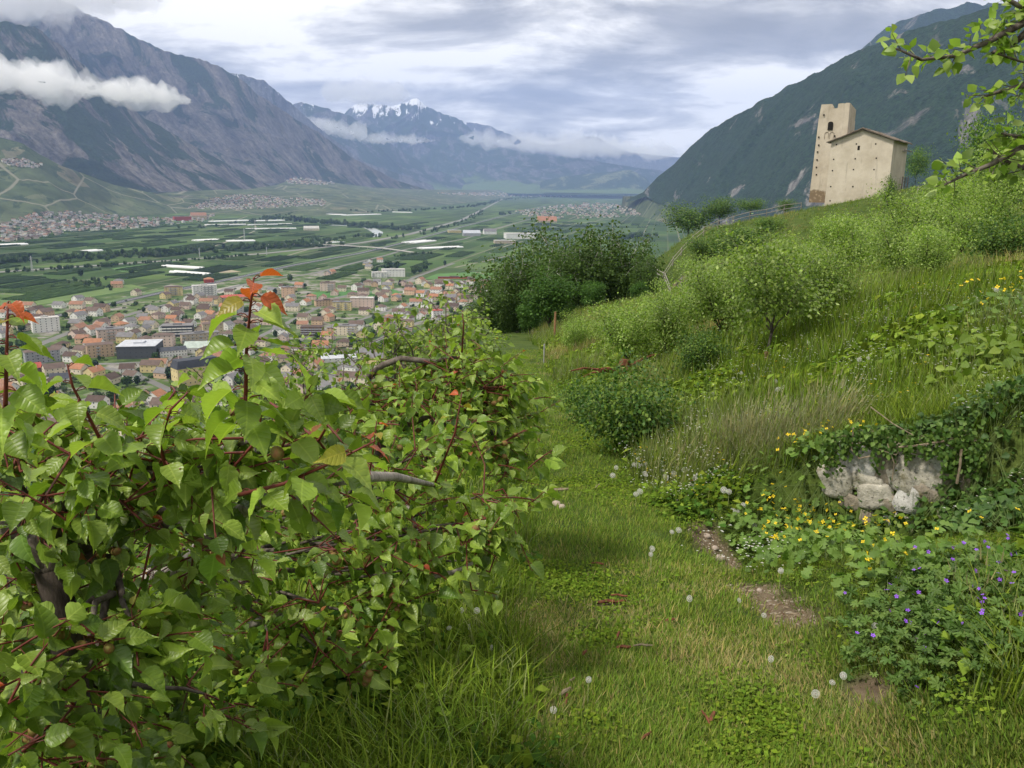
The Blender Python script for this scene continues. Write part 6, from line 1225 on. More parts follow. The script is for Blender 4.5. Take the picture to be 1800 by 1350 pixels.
    slab([(x0, zb), (x1, zb), (x1 - .05, ht + .08), (q(.86), ht + .10), (q(.85), ht + .02), (q(.75), ht + .06), (q(.60), ht + .02), (q(.585), hn + .05), (q(.44), hn + .02), (q(.43), hn + .18), (q(.38), ht - .10), (q(.36), ht + .02), (q(0), ht)], .15, .15 + th, 0)
    slab([(.85, zb), (tw - .1, zb), (tw - .1, ht - .5), (2.2, ht - .2), (.85, ht + .02)], x1 - .05 - th, x1 - .05, 1); slab([(.85, zb), (tw - .1, zb), (tw - .1, ht - .6), (.85, ht - .1)], x0 + .2, x0 + .2 + th, 1); slab([(x0 + .9, zb), (x1 - .8, zb), (x1 - .8, ht - .7), (x0 + .9, ht - .6)], tw - .1 - th, tw - .1, 0)
    cs = flat('tile_coping', (0.13, 0.085, 0.06), 0.9, 0.35, 4)
    for x0, x1, z in ():
        m_ = MB(); m_.box(x0, x1, .12, .28 + th, z, z + .10); link('coping', m_.mesh('coping', cs), parent=root)
    def uw(px, py):
        return facade(px, py, TL, tz, ta)
    u, z = uw(1459.5, 221); m_ = MB(); N_ = 8; hw, hh = .33, .55
    vs = [(u - hw, z - hh), (u + hw, z - hh)] + [(u + hw * math.cos(math.pi * i / N_), z + hh * .55 + hh * .45 * math.sin(math.pi * i / N_)) for i in range(N_ + 1)]
    m_.add([(a, 0.02, b) for a, b in vs] + [(a, 0.22, b) for a, b in vs], [list(range(len(vs))), list(range(len(vs), 2 * len(vs)))[::-1]] + [[i, (i + 1) % len(vs) , len(vs) + (i + 1) % len(vs), len(vs) + i] for i in range(len(vs))]); link('arched_window', m_.mesh('arched_window', hole), parent=root)
    for du in (-.38, .30):                                      # blocked twin window below
        u, z = uw(1458, 238); m_ = MB(); m_.tube([(u + du - .28, .12, z - .5), (u + du - .28, .10, z + .25), (u + du - .15, .10, z + .42), (u + du + .12, .10, z + .42), (u + du + .24, .10, z + .25), (u + du + .24, .12, z - .4)], .05, 5); link('blocked_arch', m_.mesh('blocked_arch', stone), parent=root)
    for px, py in ((1448, 202), (1439, 241), (1467, 239), (1439, 255), (1437, 267), (1436, 281), (1435, 294), (1435, 307)):
        u, z = uw(px, py); m_ = MB(); m_.box(u - .085, u + .085, -0.02, 0.2, z - .09, z + .09); link('putlog_hole', m_.mesh('putlog_hole', hole), parent=root)
    # low ruined wall left of the tower
    p0, p1 = at(1402, 330, Dt - 1), at(1424, 326, Dt); v = p1 - p0; rt = empty('ruined_wall', (p0[0], p0[1], min(p0[2] - 1.2, hz(p0[0], p0[1]))), math.atan2(v[1], v[0])); tag(rt, 'low ruined stone wall left of the tower foot', 'wall')
    r = rng(8); x = 0; sm = stone_mesh('stone', 5, stone)
    while x < 2.3:
        for zz in range(4):
            o = link('stone', sm, parent=rt, loc=(x + r.uniform(-.06, .06) + .15 * (zz % 2), r.uniform(-.06, .06), .25 + zz * .42), rot=(r.normal(0, .1), r.normal(0, .1), r.uniform(-.3, .3)), scale=(.33, .4, .24))
        x += .52
def stone_mesh(name, seed, mat, nu=9, nv=6, rough=0.22, boxy=0.5):
    r = rng(seed); vs = []; fs = []
    for j in range(nv + 1):
        ph = math.pi * j / nv
        for i in range(nu):
            th = 2 * math.pi * i / nu; d = np.array([math.sin(ph) * math.cos(th), math.sin(ph) * math.sin(th), math.cos(ph)]); m_ = np.max(np.abs(d)); d = d * (boxy / m_ + (1 - boxy)); vs.append(d)
    vs = np.array(vs); vs = vs * (1 + rough * 2 * (noise3(vs + seed, 1.1, 3, seed) - .5))[:, None]; vs[:nu] = vs[:nu].mean(0); vs[-nu:] = vs[-nu:].mean(0)
    for j in range(nv):
        for i in range(nu): fs.append([j*nu+i, (j+1)*nu+i, (j+1)*nu+(i+1) % nu, j*nu+(i+1) % nu])
    return mesh_np(name, vs, fs, mats=[mat], smooth=True)
build_castle()
def fence(label, pts, n_post, hp, rails, mat, pr=0.05, rr=0.035):
    P = np.array(pts); s = np.concatenate([[0], np.cumsum(np.linalg.norm(np.diff(P, axis=0), axis=1))]); s /= s[-1]; root = empty('fence', tuple(P[0])); tag(root, label, 'fence'); r = rng(len(label)); B = P[0]
    tops = []
    for i in range(n_post):
        p = np.array([np.interp(i / (n_post - 1), s, P[:, k]) for k in range(3)]); p[2] = hz(p[0], p[1]); m_ = MB(); q = p - B; t = q + np.array([r.normal(0, .03), r.normal(0, .03), hp * r.uniform(.92, 1.06)]); m_.tube([q - np.array([0, 0, .3]), t], [pr, pr * .9], 6); link('post', m_.mesh('post', mat), parent=root); tops.append((q, t))
    for f in rails:
        for (a0, a1), (b0, b1) in zip(tops[:-1], tops[1:]):
            m_ = MB(); u = a0 + (a1 - a0) * f; v = b0 + (b1 - b0) * f; off = unit(np.array([v[1] - u[1], -(v[0] - u[0]), 0])) * pr * (1 if v[1] < u[1] else 1); m_.tube([u + off, v + off], rr, 5); link('rail', m_.mesh('rail', mat), parent=root)
    return root
def build_fences():
    w = flat('silvered_fence_wood', (0.27, 0.25, 0.22), 0.9, 0.25, 5)
    fence('grey wooden rail fence climbing the knoll towards the tower', [(at(px, 400, y)[0], y, hz(at(px, 400, y)[0], y)) for px, y in ((1172, 94), (1200, 97), (1240, 100), (1290, 102), (1340, 103), (1405, 104))], 11, 1.1, (.5, .93), w, 0.055, 0.038)
    fence('rustic picket rail fence along the track beside the wood', [on_hill(x, y) for x, y in ((1146, 478), (1160, 492), (1176, 503), (1196, 516))], 9, 1.1, (.5, .9), w, 0.06, 0.05)
    fence('short leaning rail fence right of the chapel', [on_hill(x, y) for x, y in ((1612, 342), (1630, 326), (1648, 314))], 4, 1.0, (.9,), w, 0.06, 0.05)
build_fences()
# ---------------------------------------------------------------- near details: old wall, flowers, posts, sticks
def wall_point(px, py, s=0.0):
    d = ray(px, py); n3 = np.array([_wn[0], _wn[1], 0.0]); a = np.array([WA[0], WA[1], 0.0]) + n3 * s; t = np.dot(a - EYE, n3) / np.dot(d, n3); return EYE + d * t
def mat_stone(name, lo, hi, moss=0.5):
    M = Mat(name, 0.95, 0.15); p = M.pos(); n = M.noise(p, 14.0, 7, 0.7); c = M.ramp(n, [(0.3, lo), (0.68, hi)])
    c = M.mix(M.ramp(M.noise(p, 7.0, 6, 0.7), [(0.60 - 0.1 * moss, 0.0), (0.72 - 0.1 * moss, 0.8)]), c, (0.13, 0.115, 0.045))
    c = M.mix(M.ramp(M.noise(p, 45.0, 3, 0.6), [(0.60, 0.0), (0.66, 0.6)]), c, (0.05, 0.045, 0.04)); M.base(c); M.bump(n, 0.8, 0.03); return M.m
def build_wall():
    ms = [mat_stone('pale_limestone', (0.36, 0.35, 0.33), (0.70, 0.69, 0.66), 0.2), mat_stone('lichen_stone', (0.30, 0.28, 0.23), (0.60, 0.57, 0.49), 0.5), mat_stone('brown_stone', (0.18, 0.155, 0.12), (0.40, 0.35, 0.28), 0.5)]
    c = wall_point(1560, 930, 0.1); root = empty('stone_wall', (c[0], c[1], c[2])); tag(root, 'crumbling dry stone retaining wall half hidden by ivy and grass', 'wall'); B = np.array(c); az = math.atan2(_wd[1], _wd[0])
    for k, (px, py, w, h, m_, rot, pro) in enumerate([(1511, 810, 70, 56, 0, .25, .02), (1470, 843, 50, 52, 1, -.2, -.02), (1520, 845, 60, 34, 1, .15, 0), (1557, 826, 46, 62, 2, .1, .06), (1612, 830, 74, 64, 1, -.12, .03), (1602, 868, 38, 58, 0, .18, -.02), (1541, 869, 50, 40, 1, -.3, -.02), (1566, 884, 28, 44, 2, .05, 0), (1638, 882, 48, 54, 2, .1, .02),
            (1652, 806, 34, 48, 0, .3, .03), (1630, 789, 44, 26, 1, 0, .06), (1620, 926, 36, 26, 2, 0, -.04), (1585, 792, 46, 24, 2, .1, .10), (1680, 850, 44, 52, 2, .2, .05), (1500, 878, 34, 30, 2, .2, .0), (1665, 905, 40, 34, 2, .0, -.02), (1590, 915, 30, 26, 1, .3, -.03), (1548, 795, 34, 22, 2, 0, .06), (1530, 905, 36, 30, 2, .2, -.02), (1560, 912, 30, 28, 0, .1, 0)]):
        p = wall_point(px, py, pro * .4 + .045); f = np.dot(p - EYE, _F) / FPX; link('stone', stone_mesh('stone', 20 + k, ms[m_], 18, 12, 0.55, 0.85), parent=root, loc=tuple(p - B), rot=(0.1 * math.sin(k), rot, az), scale=(w * f / 2 * 1.1, 0.075, h * f / 2 * 1.06))
    # dead stems hanging over the wall
    r = rng(77)
    for k, (pts, rad) in enumerate([(((1500, 752), (1497, 790), (1510, 806), (1530, 802)), .006), (((1580, 786), (1620, 782), (1660, 775)), .007), (((1530, 715), (1570, 745), (1605, 765)), .004), (((1690, 790), (1688, 815), (1682, 850)), .009), (((1560, 780), (1572, 815), (1568, 845)), .004), (((1545, 790), (1575, 800), (1590, 780)), .003)]):
        m_ = MB(); m_.tube([wall_point(x, y, -.10) - B for x, y in pts], rad, 5); tag(link('dead_stem', m_.mesh('dead_stem', MB_DEAD), parent=root), ['hooked dead stem hanging over the pale wall stone', 'pale dead stick lying across the wall top', 'thin dead stem arching above the wall', 'thick broken stem at the ivy side of the wall', 'thin dead stem hanging down the middle of the wall', 'short bent twig above the wall stones'][k])
    # ivy hanging over the stones
    r = rng(41); root = empty('ivy', tuple(wall_point(1560, 770, .05))); tag(root, 'dark ivy strands hanging down over the wall stones', 'ivy'); B = np.array(root.location); P = []; st = MB()
    for k in range(64):
        x, y0 = r.uniform(1450, 1720), r.uniform(752, 785); ln = r.uniform(8, 40) + (55 if x > 1660 or x < 1470 else 0) * r.random(); n = int(6 + ln / 5); pts = [wall_point(x + r.normal(0, 3) + 4 * math.sin(q), y0 + ln * q / n, -.07 - .02 * r.random()) for q in range(n)]; st.tube([p - B for p in pts], .0018, 3, False); P += [p + r.normal(0, .022, 3) for p in pts for _ in range(2)]
    P = np.array(P); m = len(P); face = np.array([-_wn[0], -_wn[1], .35]); Dv = unit(r.normal(0, .5, (m, 3)) + np.array([0, 0, -.8])); Nv = unit(face + r.normal(0, .4, (m, 3))); T = np.array([(0.055, 0.115, 0.02), (0.08, 0.15, 0.026), (0.12, 0.20, 0.036)])[r.integers(0, 3, m)] * r.uniform(.8, 1.2, (m, 1))
    link('foliage', merge_leaves('foliage', P - B, Dv, Nv, r.uniform(.022, .045, m), T, T_SIMPLE, r.integers(0, 3, m), ML_WEED), parent=root)['kind'] = 'stuff'; link('stems', st.mesh('stems', MB_DEAD), parent=root)['kind'] = 'stuff'
build_wall()

def petal_flower(name, n, size, col, centre, mat_name, cup=0.35, wid=0.5):
    Vs = []; Fs = []; Ts = []
    for p in range(n):
        a = 2 * math.pi * p / n; e = np.array([math.cos(a), math.sin(a), 0]); s = np.array([-e[1], e[0], 0]); o = len(Vs)
        Vs += [e * .08, e * .55 + s * wid * .55 + np.array([0, 0, cup * .4]), e * .55 - s * wid * .55 + np.array([0, 0, cup * .4]), e + s * wid * .25 + np.array([0, 0, cup * .7]), e - s * wid * .25 + np.array([0, 0, cup * .7])]; Fs += [[o, o+1, o+2], [o+1, o+3, o+4], [o+1, o+4, o+2]]; Ts += [np.array(col) * .9] + [np.array(col)] * 4
    for k in range(5):
        a = 1.257 * k; o = len(Vs); Vs += [(0, 0, .1), (.14 * math.cos(a), .14 * math.sin(a), .28), (.14 * math.cos(a + .6), .14 * math.sin(a + .6), .24)]; Fs.append([o, o+1, o+2]); Ts += [np.array(centre)] * 3
    return mesh_np(name, np.array(Vs, float) * size, np.array(Fs), mats=[ML_WEED], attrs={'tint': np.array(Ts)})
def lobed_leaf(n_lobe=7, cut=0.35):
    vs = [(0, 0, 0)]; N_ = n_lobe * 4; span = math.radians(310)
    for i in range(N_ + 1):
        t = i / N_; a = -span / 2 + span * t + math.pi / 2; ph = (t * n_lobe) % 1.0; q = (1 - cut * abs(2 * ph - 1) ** 2.2) * (0.50 + .03 * math.sin(9 * t)); vs.append((q * math.cos(a), .42 + q * math.sin(a), .10 * q + .05 * math.cos(2 * math.pi * ph)))
    vs[0] = (0, .40, -.04); return np.array(vs), np.array([[0, i, i + 1] for i in range(1, N_ + 1)])
def oak_leaf():
    rows = [(0, 0), (.12, .06), (.25, .26), (.36, .14), (.52, .36), (.64, .20), (.80, .34), (.92, .22), (1.0, 0)]; return leaf_template(rows, 1.0, .15, .2, .02, 3)
T_LOBED = [lobed_leaf(7, .42), lobed_leaf(6, .55)]; T_CELAN = [oak_leaf()]
def herb(name, label, cat, group, pts, h, n_leaf, ll, templates, tints, n_flower, flower_me, fh, seed, n_single=0, spread=0.16, up=0.9, flower_name='flower'):
    """a spreading herb made of several domes of leaves round the given ground points, with its flowers as parts"""
    r = rng(seed); pts = np.array(pts); B = pts.mean(0); root = empty(name, tuple(B)); tag(root, label, cat, group); base = []; D = []; Nn = []; st = MB()
    ci = pts[r.integers(0, len(pts), n_leaf)]; a = r.uniform(0, 6.283, n_leaf); q = np.sqrt(r.random(n_leaf)); z = h * (0.25 + 0.75 * np.sqrt(np.maximum(0, 1 - q * q))) * r.uniform(0.55, 1.0, n_leaf)
    X = ci[:, 0] + spread * q * np.cos(a); Y = ci[:, 1] + spread * q * np.sin(a); base = np.stack([X, Y, hill_z(X, Y) + z], 1); out = np.stack([np.cos(a) * q, np.sin(a) * q, 0 * q], 1) + np.array([-0.25, -0.5, 0])
    D = unit(out * .7 + r.normal(0, .45, (n_leaf, 3)) + np.array([0, 0, -.1])); Nn = unit(out * .45 + np.array([0, 0, up]) + r.normal(0, .28, (n_leaf, 3)))
    L = ll * r.uniform(.55, 1.2, n_leaf); T = np.array(tints)[r.integers(0, len(tints), n_leaf)] * r.uniform(.75, 1.25, (n_leaf, 1)); tid = r.integers(0, len(templates), n_leaf)
    RP, RF = rods(base[::3] - B, np.stack([ci[::3, 0], ci[::3, 1], hill_z(ci[::3, 0], ci[::3, 1])], 1) - B, 0.0014); stem_me = mesh_np('stems', RP, RF, mats=[flat(name + '_stem', (.12, .17, .05), .7)])
    stem_o = link('stems', stem_me, parent=root); stem_o['kind'] = 'stuff'
    vis = np.array([np.linalg.norm(b - EYE) for b in base]) / L - base[:, 2] * 4; order = np.argsort(vis); sg, rest = order[:n_single], order[n_single:]
    if len(rest): link('foliage', merge_leaves('foliage', base[rest] - B, D[rest], Nn[rest], L[rest], T[rest], templates, tid[rest], ML_WEED), parent=root)['kind'] = 'stuff'
    S_, D_, N_ = frames(D, Nn); cache = {}
    for w in sg:
        ti = int(r.integers(0, len(tints))); key = (int(tid[w]), ti)
        if key not in cache: tv, tf = templates[key[0]]; cache[key] = mesh_np('leaf', tv, tf, mats=[ML_WEED], attrs={'tint': np.repeat(np.array(tints[ti])[None], len(tv), 0)})
        o = link('leaf', cache[key], parent=root); mm = Matrix.Identity(4)
        for i in range(3): mm[i][0] = S_[w][i] * L[w]; mm[i][1] = D_[w][i] * L[w]; mm[i][2] = N_[w][i] * L[w]; mm[i][3] = base[w][i] - B[i]
        o.matrix_local = mm
    for k in range(n_flower):
        c = pts[r.integers(0, len(pts))]; a = r.uniform(0, 6.283); q = math.sqrt(r.random()) * spread; x, y = c[0] + q * math.cos(a), c[1] + q * math.sin(a); z = hz(x, y) + h * r.uniform(.75, 1.0) + fh * r.uniform(0, 1)
        o = link(flower_name, flower_me, parent=root, loc=(x - B[0], y - B[1], z - B[2]), rot=(r.normal(.5, .4), r.normal(0, .4), r.uniform(0, 6.28)));  s = r.uniform(.75, 1.2); o.scale = (s, s, s)
    return root
CEL = [(0.105, 0.195, 0.030), (0.135, 0.230, 0.040), (0.16, 0.26, 0.05)]; GER = [(0.085, 0.160, 0.034), (0.112, 0.195, 0.042), (0.145, 0.230, 0.050)]
def build_herbs():
    yf = petal_flower('yellow_flower', 4, 0.013, (0.82, 0.62, 0.02), (0.7, 0.4, 0.02), 'y', .3, .75); pf = petal_flower('purple_flower', 5, 0.0095, (0.30, 0.10, 0.62), (0.5, 0.3, 0.6), 'p', .25, .62)
    H = lambda *a: [on_hill(x, y) for x, y in a]
    herb('celandine', 'large yellow-flowered celandine bush in front of the stone wall', 'celandine', 'yellow celandine plants', H((1360, 985), (1410, 985), (1450, 990), (1480, 1000), (1330, 965), (1390, 1000)), .26, 420, .075, T_CELAN, CEL, 70, yf, .06, 1, 120, .24)
    herb('celandine', 'celandine with many yellow flowers left of the wall, behind the large bush', 'celandine', 'yellow celandine plants', H((1370, 880), (1410, 870), (1440, 890), (1400, 900), (1450, 880)), .24, 360, .075, T_CELAN, CEL, 80, yf, .07, 2, 80, .30)
    herb('celandine', 'sparse celandine with a few yellow flowers among the purple geraniums', 'celandine', 'yellow celandine plants', H((1545, 1040), (1600, 1010), (1700, 1000)), .24, 130, .07, T_CELAN, CEL, 16, yf, .05, 3, 60, .22)
    herb('celandine', 'patch of yellow-flowered celandine high up by the picture edge', 'celandine', 'yellow celandine plants', H((1745, 570), (1790, 575), (1830, 575)), .45, 200, .10, T_CELAN, CEL, 40, petal_flower('yellow_flower', 4, 0.02, (0.82, 0.62, 0.02), (0.7, 0.4, 0.02), 'y', .3, .75), .12, 4, 0, .45)
    herb('geranium', 'large clump of purple cranesbill with round lobed leaves below the wall', 'geranium', 'purple cranesbill plants', H((1600, 1160), (1660, 1160), (1720, 1170), (1640, 1110), (1700, 1100), (1570, 1130)), .20, 420, .062, T_LOBED, GER, 34, pf, .06, 5, 240, .22)
    herb('geranium', 'purple cranesbill clump reaching the picture edge', 'geranium', 'purple cranesbill plants', H((1760, 1120), (1790, 1160), (1810, 1080), (1750, 1060), (1830, 1150)), .24, 300, .065, T_LOBED, GER, 22, pf, .06, 6, 160, .24)
    herb('geranium', 'purple cranesbill climbing towards the ivy above the large clump', 'geranium', 'purple cranesbill plants', H((1620, 1040), (1680, 1040), (1740, 1030), (1560, 1080)), .18, 240, .058, T_LOBED, GER, 18, pf, .06, 7, 120, .22)
    herb('weed_plant', 'single tuft of lobed leaves beside the path below the cranesbill', 'weed', None, H((1625, 1230), (1650, 1235)), .08, 24, .05, T_LOBED, GER, 1, pf, .03, 8, 24, .09)
    IV = [(0.050, 0.110, 0.022), (0.075, 0.150, 0.030), (0.11, 0.19, 0.04)]
    ivy = herb('bramble', 'tangle of bramble and ivy covering the end of the stone wall', 'bramble', 'brambles round the wall', H((1700, 900), (1750, 880), (1800, 900), (1720, 950), (1780, 950), (1690, 850), (1740, 820), (1800, 830)), .34, 900, .055, T_SIMPLE, IV, 0, None, 0, 9, 200, .30)
    herb('bramble', 'ivy and grass fringe hanging over the top of the wall', 'bramble', 'brambles round the wall', [wall_point(x, y, .12) for x, y in ((1470, 790), (1500, 772), (1540, 770), (1580, 768), (1610, 770), (1660, 772), (1700, 770), (1740, 765), (1520, 750), (1600, 750), (1680, 750))], .20, 1300, .050, T_SIMPLE, IV, 0, None, 0, 10, 120, .20)
    herb('weed_plant', 'broad-leaved weeds on the bank above the wall', 'weed', None, H((1640, 640), (1690, 620), (1740, 640), (1720, 690), (1770, 690), (1790, 640)), .35, 420, .11, T_SIMPLE, GREENS, 0, None, 0, 11, 160, .42)
    herb('weed_plant', 'broad-leaved weeds between the wall and the large celandine bush', 'weed', None, H((1480, 920), (1540, 925), (1600, 945), (1570, 990), (1500, 960)), .18, 340, .05, T_SIMPLE + T_CELAN, GREENS, 0, None, 0, 12, 100, .20)
build_herbs()

def dandelion_meshes():
    r = rng(5); Vs = []; Fs = []; n = 130; g = math.pi * (3 - math.sqrt(5))
    for k in range(n):
        z = 1 - 2 * (k + .5) / n; q = math.sqrt(1 - z * z); d = np.array([q * math.cos(g * k), q * math.sin(g * k), z]); a = unit(np.cross(d, [.3, .2, .9])); b = np.cross(d, a); o = len(Vs)
        Vs += [d * .25 + a * .015, d * .25 - a * .015, d * .93]; Fs.append([o, o+1, o+2])
        for t in range(3):
            e = a * math.cos(2.094 * t) + b * math.sin(2.094 * t); f = a * math.cos(2.094 * t + 1.5) + b * math.sin(2.094 * t + 1.5); o = len(Vs); Vs += [d * .92, d * 1.02 + e * .12, d * 1.02 + f * .12]; Fs.append([o, o+1, o+2])
    M = Mat('dandelion_fluff', .9, .1); M.base((0.88, 0.88, 0.86)); tr = M.new('ShaderNodeBsdfTranslucent'); tr.inputs[0].default_value = (.8, .79, .75, 1); mx = M.new('ShaderNodeMixShader'); mx.inputs[0].default_value = .4; M.lk(M.b.outputs[0], mx.inputs[1]); M.lk(tr.outputs[0], mx.inputs[2]); M.lk(mx.outputs[0], M.out.inputs['Surface'])
    clock = mesh_np('seed_head', np.array(Vs), np.array(Fs), mats=[M.m]); core = stone_mesh('seed_core', 3, flat('seed_core', (.25, .2, .12)), 8, 5, .05, 0)
    stem = MB(); stem.tube([(0, 0, -1.0), (.04, .02, -.5), (0, 0, 0)], [.075, .06, .05], 5, False); sm = stem.mesh('stem', flat('dandelion_stem', (.32, .36, .15), .6)); return clock, core, sm
def build_dandelions():
    clock, core, sm = dandelion_meshes()
    # photo position of each clock and its stem length in photo pixels
    L = [(1142, 962, 46), (1140, 972, 40), (1208, 1050, 30), (1295, 1053, 30), (1338, 1079, 34), (1351, 1156, 26), (1457, 1196, 38), (1476, 1184, 40), (1429, 1217, 26), (1532, 1098, 40), (1605, 1120, 24), (1366, 1000, 50), (1285, 897, 16), (1293, 900, 18), (1322, 922, 18), (1190, 931, 16), (1178, 934, 18), (1268, 860, 30), (1277, 863, 30), (1303, 887, 20),
         (1080, 821, 26), (1074, 835, 20), (1111, 816, 24), (1118, 817, 24), (1119, 806, 24), (1121, 805, 20), (1127, 816, 22), (1142, 804, 26), (1157, 816, 24), (1161, 827, 20), (1166, 836, 22), (1168, 840, 20), (1159, 811, 20), (1187, 822, 24), (1196, 793, 22), (1181, 832, 20), (1200, 825, 24), (1133, 815, 22), (1131, 832, 20), (1115, 868, 16), (1122, 863, 20), (1211, 852, 20), (1218, 840, 16), (1220, 836, 16), (1133, 834, 20),
         (1309, 730, 30), (1322, 745, 28), (1308, 733, 24), (1356, 742, 22), (1362, 684, 40), (1358, 670, 30), (1377, 699, 24), (1388, 737, 20), (1355, 667, 20), (1284, 712, 20), (1311, 757, 20), (1336, 776, 16), (1375, 681, 24), (1504, 632, 40), (1520, 629, 36), (1590, 600, 26), (1741, 510, 56), (1319, 643, 20), (1416, 602, 24), (1420, 660, 22), (1441, 740, 14), (1449, 739, 18), (1466, 735, 14), (1412, 750, 16), (1487, 665, 18), (1300, 656, 18), (1286, 665, 16), (1555, 560, 18), (1580, 503, 16), (1478, 568, 18), (1540, 524, 18), (1250, 690, 20), (810, 1068, 60), (824, 1100, 30), (788, 1100, 50), (836, 1068, 70), (862, 1135, 40), (526, 1298, 14), (970, 1248, 20), (1031, 1190, 50)]
    pts = []
    for px, py, sl in L:
        foot = on_hill(px + 2, py + sl); f = np.dot(foot - EYE, _F); h = max(0.05, sl * f / FPX); top = foot + np.array([0, 0, h * 1.02]); pts.append((px, py, foot, top, h, f))
    marks = [('the large celandine bush', 1420, 900), ('the stone wall', 1560, 830), ('the large cranesbill clump', 1620, 1110), ('the round shrub', 1110, 720), ('the bare soil patch', 1270, 990), ('the fanned young fruit tree', 1345, 600), ('the path stick', 975, 866), ('the apricot with the grey limb', 700, 980), ('the celandine at the picture edge', 1770, 520)]
    used = {}
    words = ['closest', 'second closest', 'third closest', 'fourth closest', 'fifth closest', 'sixth closest', 'seventh closest', 'eighth closest', 'ninth closest', 'tenth closest'] + ['%dth closest' % i for i in range(11, 60)]
    near = [min(range(len(marks)), key=lambda q: math.hypot(p[0] - marks[q][1], p[1] - marks[q][2])) for p in pts]; rank = {}
    for q in range(len(marks)):
        mem = sorted([i for i in range(len(pts)) if near[i] == q], key=lambda i: math.hypot(pts[i][0] - marks[q][1], pts[i][1] - marks[q][2]))
        for k, i in enumerate(mem): rank[i] = k
    r = rng(6)
    for i, (px, py, foot, top, h, f) in enumerate(pts):
        rad = min(.024, max(.016, 0.0034 * f)) * r.uniform(.72, 1.15); root = empty('dandelion', tuple(foot)); tag(root, 'white dandelion clock on a thin stem, %s to %s' % (words[rank[i]], marks[near[i]][0]), 'dandelion', 'white dandelion clocks'); z = h * 1.02
        link('seed_head', clock, parent=root, loc=(0, 0, z), rot=tuple(r.uniform(0, 6, 3)), scale=(rad * r.uniform(.85, 1.1), rad, rad * r.uniform(.7, 1.05))); link('seed_core', core, parent=root, loc=(0, 0, z), scale=(rad * .22,) * 3)
        link('stem', sm, parent=root, loc=(0, 0, z), rot=(0, 0, r.uniform(0, 6)), scale=(.02 * (1 + f / 12), .02 * (1 + f / 12), z))
build_dandelions()

